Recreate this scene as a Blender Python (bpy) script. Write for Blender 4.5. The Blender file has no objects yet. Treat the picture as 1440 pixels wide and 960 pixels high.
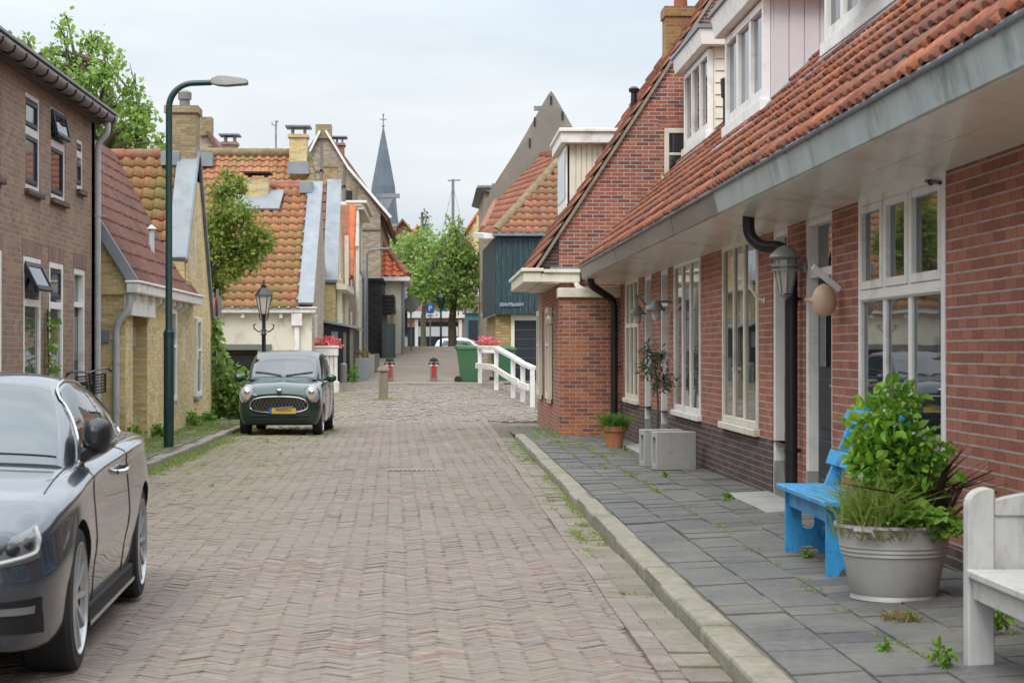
import bpy, bmesh, math, random
import numpy as np
from mathutils import Vector, Matrix
random.seed(7); RNG = np.random.default_rng(11)
S = bpy.context.scene; COL = S.collection
R = math.radians
CAMH = 1.48; FPX = 2800.0; YAW = math.atan(110/2800); PITCH = math.atan(13/2800)

def W(px, py, Y):
    """the place on the sight line of a photo pixel at street distance Y"""
    dx = (px-720)/FPX; dy = (480-py)/FPX
    c, s = math.cos(PITCH), math.sin(PITCH)
    f = c-dy*s; z = s+dy*c
    X = dx*math.cos(YAW)+f*math.sin(YAW); y = f*math.cos(YAW)-dx*math.sin(YAW)
    return Vector((X/y*Y, Y, CAMH+z/y*Y))

# ------------------------------------------------------------- materials
def nmat(name):
    m = bpy.data.materials.new(name); m.use_nodes = True
    nt = m.node_tree; nt.nodes.clear()
    o = nt.nodes.new('ShaderNodeOutputMaterial'); b = nt.nodes.new('ShaderNodeBsdfPrincipled')
    nt.links.new(b.outputs[0], o.inputs[0])
    return m, nt, b
def N(nt, t, **k):
    n = nt.nodes.new('ShaderNode'+t)
    for a, v in k.items():
        if a in ('d',): continue
        setattr(n, a, v)
    return n
def L(nt, a, b): nt.links.new(a, b)
def rgba(c): return (c[0], c[1], c[2], 1)
def noise(nt, scale, detail=4, rough=.55, vec=None, coord='Object', stretch=None):
    t = N(nt, 'TexCoord'); n = N(nt, 'TexNoise'); n.inputs['Scale'].default_value = scale
    n.inputs['Detail'].default_value = detail; n.inputs['Roughness'].default_value = rough
    src = t.outputs[coord]
    if stretch:
        mp = N(nt, 'Mapping'); mp.inputs['Scale'].default_value = stretch; L(nt, src, mp.inputs[0]); src = mp.outputs[0]
    L(nt, src, n.inputs['Vector'])
    return n.outputs['Fac']
def ramp(nt, fac, stops, interp='LINEAR'):
    r = N(nt, 'ValToRGB'); r.color_ramp.interpolation = interp
    els = r.color_ramp.elements
    while len(els) < len(stops): els.new(.5)
    for e, (p, c) in zip(els, stops): e.position = p; e.color = rgba(c) if len(c) == 3 else c
    L(nt, fac, r.inputs[0]); return r.outputs[0]
def mix(nt, a, b, fac, mode='MIX'):
    m = N(nt, 'Mix', data_type='RGBA', blend_type=mode)
    for s, v in ((m.inputs['Factor'], fac), (m.inputs[6], a), (m.inputs[7], b)):
        if isinstance(v, (int, float)): s.default_value = v
        elif isinstance(v, tuple): s.default_value = rgba(v)
        else: L(nt, v, s)
    return m.outputs[2]
def bump(nt, b, h, strength=.3, dist=.01):
    n = N(nt, 'Bump'); n.inputs['Strength'].default_value = strength; n.inputs['Distance'].default_value = dist
    L(nt, h, n.inputs['Height']); L(nt, n.outputs[0], b.inputs['Normal'])
def smooth(nt, f, a, c):
    m = N(nt, 'MapRange', clamp=True); m.inputs[1].default_value = a; m.inputs[2].default_value = c
    L(nt, f, m.inputs[0]); return m.outputs[0]
def paint(name, col, rough=.5, metal=0., var=.12, vscale=3., bmp=0., dirt=None, dscale=2., coat=0., spec=.5, stretch=None):
    m, nt, b = nmat(name)
    n = noise(nt, vscale, 5, .6, stretch=stretch)
    c = ramp(nt, n, [(.25, tuple(x*(1-var) for x in col)), (.75, tuple(min(1, x*(1+var)) for x in col))])
    if dirt:
        f = smooth(nt, noise(nt, dscale, 6, .65, stretch=stretch), .52, .72)
        c = mix(nt, c, dirt, f)
    L(nt, c, b.inputs['Base Color'])
    b.inputs['Roughness'].default_value = rough; b.inputs['Metallic'].default_value = metal
    b.inputs['Coat Weight'].default_value = coat; b.inputs['Specular IOR Level'].default_value = spec
    if bmp: bump(nt, b, noise(nt, vscale*6, 4, .6, stretch=stretch), bmp, .01)
    return m
def brick(name, cs, mortar, bw=.22, bh=.067, ms=.006, stain=None, bstr=.5, tone=.3, bed=False):
    """cs: list of brick colours; every brick gets its own from them"""
    m, nt, b = nmat(name)
    t = N(nt, 'TexCoord'); mp = N(nt, 'Mapping'); L(nt, t.outputs['UV'], mp.inputs[0])
    nz = N(nt, 'TexNoise'); nz.inputs['Scale'].default_value = 9; L(nt, mp.outputs[0], nz.inputs['Vector'])
    wob = N(nt, 'VectorMath', operation='MULTIPLY_ADD'); wob.inputs[1].default_value = (.006, .006, 0)
    L(nt, nz.outputs['Color'], wob.inputs[0]); L(nt, mp.outputs[0], wob.inputs[2])
    def bt(c1, c2, mo):
        k = N(nt, 'TexBrick'); k.offset = .5; k.squash = 1
        k.inputs['Scale'].default_value = 1; k.inputs['Brick Width'].default_value = bw; k.inputs['Row Height'].default_value = bh
        k.inputs['Mortar Size'].default_value = ms; k.inputs['Mortar Smooth'].default_value = .25; k.inputs['Bias'].default_value = 0
        k.inputs['Color1'].default_value = c1; k.inputs['Color2'].default_value = c2; k.inputs['Mortar'].default_value = mo
        L(nt, wob.outputs[0], k.inputs['Vector']); return k
    k = bt((0, 0, 0, 1), (1, 1, 1, 1), (.5, .5, .5, 1))
    stops = [((i+.0)/max(1, len(cs)), c) for i, c in enumerate(cs)]
    col = ramp(nt, k.outputs['Color'], stops, 'CONSTANT')
    fine = noise(nt, 45, 4, .7); big = noise(nt, .7, 4, .6)
    col = mix(nt, col, ramp(nt, fine, [(.3, (1-tone,)*3), (.75, (1+tone*.6,)*3)]), 1., 'MULTIPLY')
    mo = mix(nt, mortar, tuple(x*.65 for x in mortar), smooth(nt, noise(nt, 5, 4, .6), .35, .7))
    if bed:     # flush dark head joints, pale raked bed joints
        sx = N(nt, 'SeparateXYZ'); L(nt, wob.outputs[0], sx.inputs[0]); q = N(nt, 'Math', operation='DIVIDE'); q.inputs[1].default_value = bh; L(nt, sx.outputs[1], q.inputs[0])
        q2 = N(nt, 'Math', operation='FRACT'); L(nt, q.outputs[0], q2.inputs[0]); q3 = N(nt, 'Math', operation='SUBTRACT'); q3.inputs[1].default_value = .5; L(nt, q2.outputs[0], q3.inputs[0])
        q4 = N(nt, 'Math', operation='ABSOLUTE'); L(nt, q3.outputs[0], q4.inputs[0])
        mo = mix(nt, mix(nt, col, (.45, .42, .40), 1., 'MULTIPLY'), mo, smooth(nt, q4.outputs[0], .5-ms/bh*1.1, .5-ms/bh*.75))
    col = mix(nt, col, mo, k.outputs['Fac'])
    col = mix(nt, col, ramp(nt, big, [(.3, (.8, .8, .8)), (.7, (1.1, 1.1, 1.1))]), 1., 'MULTIPLY')
    if stain: col = mix(nt, col, stain, smooth(nt, noise(nt, 1.3, 7, .7), .55, .8))
    L(nt, col, b.inputs['Base Color']); b.inputs['Roughness'].default_value = .85
    inv = N(nt, 'Math', operation='SUBTRACT'); inv.inputs[0].default_value = 1; L(nt, k.outputs['Fac'], inv.inputs[1])
    ad = N(nt, 'Math', operation='MULTIPLY_ADD'); ad.inputs[1].default_value = .35; L(nt, fine, ad.inputs[0]); L(nt, inv.outputs[0], ad.inputs[2])
    bump(nt, b, ad.outputs[0], bstr, .008)
    return m
def island(name, stops, rough=.8, vs=14., var=.2, over=None, oscale=.8, olo=.5, ohi=.7, spec=.4, bmp=.25, trans=None, sub=0., interp='LINEAR'):
    """each separate tile / brick / leaf gets its own colour from the ramp"""
    m, nt, b = nmat(name)
    g = N(nt, 'NewGeometry'); c = ramp(nt, g.outputs['Random Per Island'], stops, interp)
    n = noise(nt, vs, 5, .65)
    c = mix(nt, c, ramp(nt, n, [(.3, (1-var,)*3), (.7, (1+var,)*3)]), 1., 'MULTIPLY')
    if over: c = mix(nt, c, over, smooth(nt, noise(nt, oscale, 7, .68), olo, ohi))
    L(nt, c, b.inputs['Base Color']); b.inputs['Roughness'].default_value = rough; b.inputs['Specular IOR Level'].default_value = spec
    if bmp: bump(nt, b, noise(nt, vs*4, 4, .6), bmp, .006)
    if trans:
        tr = N(nt, 'BsdfTranslucent'); L(nt, mix(nt, c, trans, .5), tr.inputs['Color'])
        ms = N(nt, 'MixShader'); ms.inputs[0].default_value = .35
        L(nt, b.outputs[0], ms.inputs[1]); L(nt, tr.outputs[0], ms.inputs[2])
        L(nt, ms.outputs[0], [x for x in nt.nodes if x.type == 'OUTPUT_MATERIAL'][0].inputs[0])
    return m
def glassy(name, col=(.015, .018, .022), rough=.02, spec=.9, ior=1.6):
    m, nt, b = nmat(name)
    n = noise(nt, 1.5, 2, .5)
    L(nt, ramp(nt, n, [(.3, col), (.75, tuple(x*1.8 for x in col))]), b.inputs['Base Color'])
    b.inputs['Roughness'].default_value = rough; b.inputs['IOR'].default_value = ior; b.inputs['Specular IOR Level'].default_value = spec
    bump(nt, b, noise(nt, 2.2, 1, .4), .04, .02)
    return m

# ------------------------------------------------------------- mesh builder
def wloc(p):
    v = Vector((0, 0, 0))
    while p is not None: v += Vector(p.location); p = p.parent
    return v
class MB:
    def __init__(s): s.v = []; s.f = []; s.mi = []; s.m = 0
    def add(s, vs, fs):
        o = len(s.v); s.v.extend(tuple(v) for v in vs)
        for f in fs: s.f.append(tuple(i+o for i in f)); s.mi.append(s.m)
    def quad(s, *p): s.add(p, [tuple(range(len(p)))])
    def hexa(s, p): s.add(p, [(0, 3, 2, 1), (4, 5, 6, 7), (0, 1, 5, 4), (1, 2, 6, 5), (2, 3, 7, 6), (3, 0, 4, 7)])
    def box(s, x0, x1, y0, y1, z0, z1):
        s.hexa([(x0, y0, z0), (x1, y0, z0), (x1, y1, z0), (x0, y1, z0), (x0, y0, z1), (x1, y0, z1), (x1, y1, z1), (x0, y1, z1)])
    def lbox(s, F, a0, a1, b0, b1, c0, c1):
        O, u, n = F
        def p(a, b, c): return O+u*a+Vector((0, 0, b))+n*c
        s.hexa([p(a0, b0, c0), p(a1, b0, c0), p(a1, b1, c0), p(a0, b1, c0), p(a0, b0, c1), p(a1, b0, c1), p(a1, b1, c1), p(a0, b1, c1)])
    def beam(s, p, q, w, h, up=(0, 0, 1)):
        p = Vector(p); q = Vector(q); d = (q-p).normalized(); up = Vector(up)
        a = d.cross(up).normalized()*w/2; b = a.cross(d).normalized()*h/2
        s.hexa([p-a-b, p+a-b, p+a+b, p-a+b, q-a-b, q+a-b, q+a+b, q-a+b])
    def prism(s, poly, d):
        """poly: list of 3D points, extruded by vector d"""
        n = len(poly); d = Vector(d); a = [Vector(p) for p in poly]
        s.add(a+[p+d for p in a], [tuple(range(n))[::-1], tuple(range(n, 2*n))]+[(i, (i+1) % n, (i+1) % n+n, i+n) for i in range(n)])
    def tube(s, pts, r, seg=8, caps=True):
        pts = [Vector(p) for p in pts]; n = len(pts)
        rs = r if isinstance(r, (list, tuple)) else [r]*n
        vs = []; a = None
        for i, p in enumerate(pts):
            d = (pts[min(i+1, n-1)]-pts[max(i-1, 0)])
            d = d.normalized() if d.length > 1e-9 else Vector((0, 0, 1))
            if a is None: a = d.orthogonal().normalized()
            a = (a-d*a.dot(d)); a = a.normalized() if a.length > 1e-6 else d.orthogonal().normalized()
            b = d.cross(a)
            for k in range(seg):
                t = 2*math.pi*k/seg; vs.append(p+(a*math.cos(t)+b*math.sin(t))*rs[i])
        fs = [(i*seg+k, i*seg+(k+1) % seg, (i+1)*seg+(k+1) % seg, (i+1)*seg+k) for i in range(n-1) for k in range(seg)]
        if caps: fs += [tuple(range(seg))[::-1], tuple(range((n-1)*seg, n*seg))]
        s.add(vs, fs)
    def lathe(s, prof, c=(0, 0, 0), seg=20, axis='z', caps=True):
        """prof: (radius, height) pairs"""
        vs = []
        for r, h in prof:
            for k in range(seg):
                t = 2*math.pi*k/seg; x, y = r*math.cos(t), r*math.sin(t)
                v = (x, y, h) if axis == 'z' else ((h, x, y) if axis == 'x' else (x, h, y))
                vs.append((v[0]+c[0], v[1]+c[1], v[2]+c[2]))
        n = len(prof)
        fs = [(i*seg+k, i*seg+(k+1) % seg, (i+1)*seg+(k+1) % seg, (i+1)*seg+k) for i in range(n-1) for k in range(seg)]
        if caps: fs += [tuple(range(seg))[::-1], tuple(range((n-1)*seg, n*seg))]
        s.add(vs, fs)
    def ball(s, c, r, seg=12, rings=8):
        rr = r if isinstance(r, (tuple, list)) else (r, r, r); vs = []
        for i in range(1, rings):
            p = math.pi*i/rings
            for k in range(seg):
                t = 2*math.pi*k/seg
                vs.append((c[0]+rr[0]*math.sin(p)*math.cos(t), c[1]+rr[1]*math.sin(p)*math.sin(t), c[2]+rr[2]*math.cos(p)))
        n = rings-1
        fs = [(i*seg+k, i*seg+(k+1) % seg, (i+1)*seg+(k+1) % seg, (i+1)*seg+k) for i in range(n-1) for k in range(seg)]
        vs += [(c[0], c[1], c[2]+rr[2]), (c[0], c[1], c[2]-rr[2])]
        fs += [(n*seg, (k+1) % seg, k) for k in range(seg)]+[(n*seg+1, (n-1)*seg+k, (n-1)*seg+(k+1) % seg) for k in range(seg)]
        s.add(vs, fs)
    def grid(s, P, close=False):
        """P: 2D list of points"""
        n, m = len(P), len(P[0]); vs = [p for r in P for p in r]
        s.add(vs, [(i*m+j, i*m+(j+1) % m, (i+1)*m+(j+1) % m, (i+1)*m+j) for i in range(n-1) for j in range(m if close else m-1)])
    def build_each(s, name, mat, parent=None, **k):
        """every loose piece becomes an object of its own"""
        p = list(range(len(s.v)))
        def find(i):
            while p[i] != i: p[i] = p[p[i]]; i = p[i]
            return i
        for f in s.f:
            for i in f[1:]: p[find(i)] = find(f[0])
        gr = {}
        for f in s.f: gr.setdefault(find(f[0]), []).append(f)
        out = []
        for fs in gr.values():
            ids = sorted({i for f in fs for i in f}); mp = {i: j for j, i in enumerate(ids)}
            m = MB(); m.add([s.v[i] for i in ids], [tuple(mp[i] for i in f) for f in fs]); out.append(m.build(name, mat, parent, **k))
        return out
    def build(s, name, mat, parent=None, smooth=None, uv=True, bevel=0., seg=1, recalc=True):
        me = bpy.data.meshes.new(name); off = wloc(parent)
        me.from_pydata([(v[0]-off.x, v[1]-off.y, v[2]-off.z) for v in s.v], [], s.f)
        mats = mat if isinstance(mat, (list, tuple)) else [mat]
        for m in mats: me.materials.append(m)
        if len(mats) > 1: me.polygons.foreach_set('material_index', s.mi)
        bm = bmesh.new(); bm.from_mesh(me)
        if recalc: bmesh.ops.recalc_face_normals(bm, faces=bm.faces)
        if bevel:
            es = [e for e in bm.edges if len(e.link_faces) == 2 and e.calc_face_angle(0) > .5]
            bmesh.ops.bevel(bm, geom=es, offset=bevel, segments=seg, profile=.5, affect='EDGES', clamp_overlap=True)
        finish(bm, me, smooth, uv)
        o = bpy.data.objects.new(name, me); COL.objects.link(o)
        if parent is not None: o.parent = parent
        return o
def finish(bm, me, smooth=None, uv=True):
    if smooth:
        a = R(smooth)
        for f in bm.faces: f.smooth = True
        for e in bm.edges:
            if len(e.link_faces) == 2 and e.calc_face_angle(0) > a: e.smooth = False
    if uv:
        lay = bm.loops.layers.uv.new('uv'); up = Vector((0, 0, 1))
        bm.normal_update()
        for f in bm.faces:
            n = f.normal
            if abs(n.z) > .95: u, v = Vector((1, 0, 0)), Vector((0, 1, 0))
            else:
                u = up.cross(n)
                u = u.normalized() if u.length > 1e-6 else Vector((1, 0, 0))
                if u.x+u.y < 0: u = -u
                v = n.cross(u); v = v if v.z > 0 else -v
            for l in f.loops: l[lay].uv = (l.vert.co.dot(u), l.vert.co.dot(v))
    bm.to_mesh(me); bm.free()
def tag(o, label=None, cat=None, group=None, kind=None):
    if label: o['label'] = label
    if cat: o['category'] = cat
    if group: o['group'] = group
    if kind: o['kind'] = kind
    return o
def thing(name, loc, label, cat, group=None):
    o = bpy.data.objects.new(name, None); COL.objects.link(o); o.location = loc; o.empty_display_size = .2
    return tag(o, label, cat, group)
def dup(root, loc, rz=None, label=None, group=None):
    r = root.copy(); COL.objects.link(r); r.location = loc
    if rz is not None: r.rotation_euler = (0, 0, rz)
    if label: r['label'] = label
    if group: r['group'] = group
    for ch in list(root.children):
        c = ch.copy(); COL.objects.link(c); c.parent = r
        for g in list(ch.children):
            d = g.copy(); COL.objects.link(d); d.parent = c
    return r
def np_obj(name, V, F, mat, parent=None, smooth=False):
    """V (n,3) array, F (m,k) array"""
    off = wloc(parent); me = bpy.data.meshes.new(name)
    V = np.asarray(V, float)-np.array(off); F = np.asarray(F, int)
    me.vertices.add(len(V)); me.vertices.foreach_set('co', V.ravel())
    k = F.shape[1]; me.loops.add(F.size); me.loops.foreach_set('vertex_index', F.ravel())
    me.polygons.add(len(F)); me.polygons.foreach_set('loop_start', np.arange(len(F))*k)
    me.polygons.foreach_set('use_smooth', np.full(len(F), smooth))
    me.update(calc_edges=True); me.validate()
    for m in (mat if isinstance(mat, (list, tuple)) else [mat]): me.materials.append(m)
    o = bpy.data.objects.new(name, me); COL.objects.link(o)
    if parent is not None: o.parent = parent
    return o
def text(name, s, F, size, mat, parent, depth=.004):
    """raised lettering centred on frame F"""
    cu = bpy.data.curves.new(name, 'FONT'); cu.body = s; cu.size = size; cu.extrude = depth; cu.align_x = 'CENTER'; cu.align_y = 'CENTER'; cu.resolution_u = 3
    t = bpy.data.objects.new(name, cu); COL.objects.link(t)
    dg = bpy.context.evaluated_depsgraph_get(); me = bpy.data.meshes.new_from_object(t.evaluated_get(dg))
    bpy.data.objects.remove(t); O, u, n = F; off = wloc(parent)
    for v in me.vertices:
        p = O+u*v.co.x+Vector((0, 0, v.co.y))+n*v.co.z; v.co = p-off
    me.materials.clear(); me.materials.append(mat); o = bpy.data.objects.new(name, me); COL.objects.link(o); o.parent = parent
    return o

# ------------------------------------------------------------- building helpers
VX, VY, VZ = Vector((1, 0, 0)), Vector((0, 1, 0)), Vector((0, 0, 1))
def wall(mb, F, Wd, H, ops=(), rev=.12, clip=(), z0=0.):
    """wall rectangle a 0..Wd, b z0..H with openings (a0,a1,b0,b1); clip: (a,b,na,nb) keeps the side the normal points away from"""
    O, u, n = F
    xs = sorted({0., Wd, *[v for o in ops for v in o[:2]]}); zs = sorted({z0, H, *[v for o in ops for v in o[2:4]]})
    bm = bmesh.new()
    P = lambda a, b, c=0.: O+u*a+VZ*b+n*c
    for i in range(len(xs)-1):
        for j in range(len(zs)-1):
            ca, cb = (xs[i]+xs[i+1])/2, (zs[j]+zs[j+1])/2
            if any(o[0] < ca < o[1] and o[2] < cb < o[3] for o in ops): continue
            bm.faces.new([bm.verts.new(P(a, b)) for a, b in ((xs[i], zs[j]), (xs[i+1], zs[j]), (xs[i+1], zs[j+1]), (xs[i], zs[j+1]))])
    for a0, a1, b0, b1 in [o[:4] for o in ops]:
        q = [(a0, b0), (a1, b0), (a1, b1), (a0, b1)]
        for k in range(4):
            p, r = q[k], q[(k+1) % 4]
            bm.faces.new([bm.verts.new(P(*p)), bm.verts.new(P(*r)), bm.verts.new(P(*r, -rev)), bm.verts.new(P(*p, -rev))])
    for a, b, na, nb in clip:
        bmesh.ops.bisect_plane(bm, geom=bm.verts[:]+bm.edges[:]+bm.faces[:], plane_co=P(a, b), plane_no=u*na+VZ*nb, clear_outer=True)
    bm.verts.ensure_lookup_table(); bm.verts.index_update()
    mb.add([v.co.copy() for v in bm.verts], [tuple(v.index for v in f.verts) for f in bm.faces]); bm.free()
def win(parent, F, a0, a1, b0, b1, cols=1, rows=(), fm=None, gm=None, fw=.06, bar=.045, rec=.08, sill=True, name='window', sm=None, label=None, thick=.06):
    """a window: frame with glazing bars, one pane mesh, a sill; cols can be a list of fractions"""
    fr = MB(); c0, c1 = -rec-.02, -rec+thick
    fr.lbox(F, a0, a0+fw, b0, b1, c0, c1); fr.lbox(F, a1-fw, a1, b0, b1, c0, c1)
    fr.lbox(F, a0+fw, a1-fw, b0, b0+fw, c0, c1); fr.lbox(F, a0+fw, a1-fw, b1-fw, b1, c0, c1)
    cf = [k/cols for k in range(1, cols)] if isinstance(cols, int) else cols
    for k in cf:
        a = a0+fw+(a1-a0-2*fw)*k; fr.lbox(F, a-bar/2, a+bar/2, b0+fw, b1-fw, c0, c1-.006)
    for k in rows:
        b = b0+fw+(b1-b0-2*fw)*k; fr.lbox(F, a0+fw, a1-fw, b-bar/2, b+bar/2, c0, c1-.003)
    o = fr.build(name, fm, parent, bevel=.006)
    p = MB(); p.lbox(F, a0+fw*.6, a1-fw*.6, b0+fw*.6, b1-fw*.6, c1-.045, c1-.028); p.build('pane', gm, o)
    if sill:
        s = MB(); s.lbox(F, a0-.05, a1+.05, b0-.07, b0-.002, -rec, .06); s.build('sill', sm or fm, o, bevel=.006)
    if label: o['label'] = label
    return o
def tiles(name, P0, u, Lu, v, Lv, mat, parent, pitch=.22, course=.3, amp=.022, m=5, lip=.028, poly=None, jit=.006, lat=True):
    """real pantiles, one island each: P0 eave start, u along the eave, v up the slope (unit vectors)"""
    u = Vector(u).normalized(); v = Vector(v).normalized(); n = u.cross(v); n = n if n.z > 0 else -n
    nu, nv = max(1, round(Lu/pitch)), max(1, round(Lv/course)); pu, pv = Lu/nu, Lv/nv
    us = np.linspace(0, 1, m+1); prof = amp*(np.sin(2*np.pi*us-.6)+.35*np.sin(4*np.pi*us))
    V = []; F = []; o = 0; P0 = np.array(P0); un, vn, nn = np.array(u), np.array(v), np.array(n)
    r = random.Random(name+str(Lu))
    def inside(a, b):
        if poly is None: return True
        s = 0
        for k in range(len(poly)):
            p, q = poly[k], poly[(k+1) % len(poly)]
            c = (q[0]-p[0])*(b-p[1])-(q[1]-p[1])*(a-p[0])
            if c < -1e-9: s |= 1
            if c > 1e-9: s |= 2
        return s != 3
    K = m+1
    base = np.array([[i+k*K, i+1+k*K, i+1+(k+1)*K, i+(k+1)*K] for k in range(2) for i in range(m)])
    for j in range(nv):
        for i in range(nu):
            if not inside((i+.5)*pu, (j+.5)*pv): continue
            a = (i+us)*pu; h0 = r.uniform(-jit, jit); t = r.uniform(-jit, jit); sh = r.uniform(-jit, jit)*1.2
            b0 = j*pv-.025+sh; b1 = (j+1)*pv+.015
            row = lambda b, h: P0+a[:, None]*un+b*vn+(h)[:, None]*nn
            V.append(row(b0+.004, prof+h0+lip-.03)); V.append(row(b0, prof+h0+lip+t*us)); V.append(row(b1, prof+h0*.5))
            F.append(base+o); o += 3*K
    if not V: return None
    return np_obj(name, np.concatenate(V), np.concatenate(F), mat, parent, smooth=False if m < 5 else True)
def ridge(mb, p, q, r=.1, step=.35):
    """row of half round ridge tiles"""
    p, q = Vector(p), Vector(q); n = max(1, round((q-p).length/step))
    for k in range(n):
        a, b = p.lerp(q, k/n), p.lerp(q, (k+1.04)/n)
        mb.tube([a, b], [r*random.uniform(.97, 1.03), r*1.1], 8)
def gutter(mb, p, q, r=.07): mb.tube([p, q], r, 8)
# ------------------------------------------------------------- foliage
def leaf_cloud(blobs, n, size, seed=1, shell=.55, droop=.3, wl=.55, six=False):
    """leaf-sized faces through the volume of several clumps: blobs (centre, radii)"""
    g = np.random.default_rng(seed); w = np.array([b[1][0]*b[1][1]*b[1][2] for b in blobs])**.8; w /= w.sum()
    idx = g.choice(len(blobs), n, p=w); C = np.array([b[0] for b in blobs])[idx]; Rr = np.array([b[1] for b in blobs])[idx]
    d = g.normal(size=(n, 3)); d /= np.linalg.norm(d, axis=1)[:, None]
    rad = shell+(1-shell)*g.random(n)**.7; rad *= np.where(g.random(n) < .25, g.random(n), 1)
    P = C+d*rad[:, None]*Rr*(1+.18*g.normal(size=(n, 1)))
    ax = d*.6+g.normal(size=(n, 3))*.6; ax[:, 2] -= droop; ax /= np.linalg.norm(ax, axis=1)[:, None]
    nr = g.normal(size=(n, 3))+np.array([0, 0, .9]); sd = np.cross(ax, nr); sd /= np.linalg.norm(sd, axis=1)[:, None]+1e-9
    nn = np.cross(sd, ax); s = size*(.4+1.15*g.random(n)**1.3)[:, None]
    return leaf_mesh(P, ax, sd, nn, s, wl, six)
def leaf_mesh(P, ax, sd, nn, s, wl=.55, six=False):
    n = len(P)
    if not six:
        V = np.stack([P, P+ax*s*.5+sd*s*wl*.5, P+ax*s-nn*s*.1, P+ax*s*.5-sd*s*wl*.5], 1).reshape(-1, 3)
        return V, np.arange(n*4).reshape(n, 4)
    w = s*wl*.5
    V = np.stack([P, P+ax*s*.35+sd*w+nn*s*.1, P+ax*s*.72+sd*w*.75+nn*s*.06, P+ax*s-nn*s*.12, P+ax*s*.72-sd*w*.75+nn*s*.06, P+ax*s*.35-sd*w+nn*s*.1], 1).reshape(-1, 3)
    b = np.arange(n)[:, None]*6
    return V, np.concatenate([b+np.array([[0, 1, 2, 3]]), b+np.array([[0, 3, 4, 5]])])
def grass(cs, n, h, spread, seed=2, lean=.5, w=.006):
    """blades as thin bent strips round the centres cs"""
    g = np.random.default_rng(seed); cs = np.array(cs, float); k = g.integers(0, len(cs), n)
    B = cs[k].copy(); B[:, :2] += g.normal(size=(n, 2))*spread
    d = g.normal(size=(n, 2)); d = np.concatenate([d*lean*.5, np.ones((n, 1))], 1); d /= np.linalg.norm(d, axis=1)[:, None]
    s = h*(.45+.8*g.random(n))[:, None]; sd = np.cross(d, g.normal(size=(n, 3))); sd /= np.linalg.norm(sd, axis=1)[:, None]
    mid = B+d*s*.55; tip = B+d*s+np.concatenate([d[:, :2]*s*.6, -s*.18], 1); W_ = w*(.7+.6*g.random(n))[:, None]
    V = np.stack([B-sd*W_, B+sd*W_, mid+sd*W_*.8, tip, mid-sd*W_*.8], 1).reshape(-1, 3)
    b = np.arange(n)[:, None]*5
    F = np.concatenate([b+np.array([[0, 1, 2, 4]]), b+np.array([[4, 2, 3, 3]])])
    return V, F
def grass_obj(name, *a, mat=None, parent=None, **k):
    V, F = grass(*a, **k); me = MB()
    me.v = [tuple(v) for v in V]; me.f = [tuple(dict.fromkeys(f)) for f in F.tolist()]; me.mi = [0]*len(me.f)
    return me.build(name, mat, parent, uv=False, recalc=False)
def tree(name, base, label, cat, trunk_pts, tr, blobs, n, size, leafm, barkm, seed=1, limbs=6, group=None, shell=.4, six=False, wl=.6):
    t = thing(name, base, label, cat, group); g = random.Random(seed)
    mb = MB(); pts = [Vector(p) for p in trunk_pts]; k = len(pts)
    mb.tube(pts, [tr*(1-.75*i/(k-1)) for i in range(k)], 9)
    for c, r in blobs[:limbs*3]:
        c = Vector(c); q = pts[g.randrange(max(1, k//2), k)]; m = q.lerp(c, .5)+Vector((g.uniform(-.1, .1), g.uniform(-.1, .1), .15*(c-q).length))
        mb.tube([q, m, c], [tr*.4, tr*.25, tr*.08], 6)
        for _ in range(3):
            e = c+Vector((g.uniform(-1, 1)*r[0], g.uniform(-1, 1)*r[1], g.uniform(-.3, 1)*r[2]))*.8
            mb.tube([c, c.lerp(e, .5)+Vector((0, 0, .05)), e], [tr*.1, tr*.07, tr*.03], 4)
    mb.build('trunk', barkm, t, smooth=50, uv=False)
    V, F = leaf_cloud(blobs, n, size, seed, shell, six=six, wl=wl); np_obj('crown', V, F, leafm, t)
    return t
# ============================================================= camera, world, sun
cam = bpy.data.cameras.new('camera'); cam.sensor_width = 36; cam.lens = 70; cam.clip_end = 3000; cam.clip_start = .1
co = bpy.data.objects.new('camera', cam); COL.objects.link(co); S.camera = co
co.location = (0, 0, CAMH); co.rotation_euler = (R(90)+PITCH, 0, -YAW)
cam.dof.use_dof = True; cam.dof.focus_distance = 26; cam.dof.aperture_fstop = 7.1
SUN_EL, SUN_AZ = R(52), R(200)      # azimuth measured clockwise from +Y
w = bpy.data.worlds.new('World'); S.world = w; w.use_nodes = True
nt = w.node_tree; nt.nodes.clear()
sky = N(nt, 'TexSky', sky_type='NISHITA'); sky.sun_disc = False; sky.sun_elevation = SUN_EL; sky.sun_rotation = SUN_AZ
sky.dust_density = 2.5; sky.air_density = 1.0; sky.ozone_density = 1.5
tc = N(nt, 'TexCoord'); mp = N(nt, 'Mapping'); mp.inputs['Scale'].default_value = (1, 1, 4.5); L(nt, tc.outputs['Generated'], mp.inputs[0])
nz = N(nt, 'TexNoise'); nz.inputs['Scale'].default_value = 2.9; nz.inputs['Detail'].default_value = 6; nz.inputs['Roughness'].default_value = .5; L(nt, mp.outputs[0], nz.inputs['Vector'])
cl = ramp(nt, nz.outputs['Fac'], [(.32, (6.1, 6.8, 7.45)), (.62, (7.9, 8.25, 8.5))])
cov = smooth(nt, nz.outputs['Fac'], .1, .75); mm = N(nt, 'Math', operation='MULTIPLY_ADD'); mm.inputs[1].default_value = .3; mm.inputs[2].default_value = .68; L(nt, cov, mm.inputs[0])
sp = N(nt, 'SeparateXYZ'); L(nt, tc.outputs['Generated'], sp.inputs[0])
zf = N(nt, 'MapRange', clamp=True); zf.inputs[1].default_value = .12; zf.inputs[2].default_value = 1; zf.inputs[3].default_value = 1; zf.inputs[4].default_value = 3.5; L(nt, sp.outputs[2], zf.inputs[0])
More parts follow.
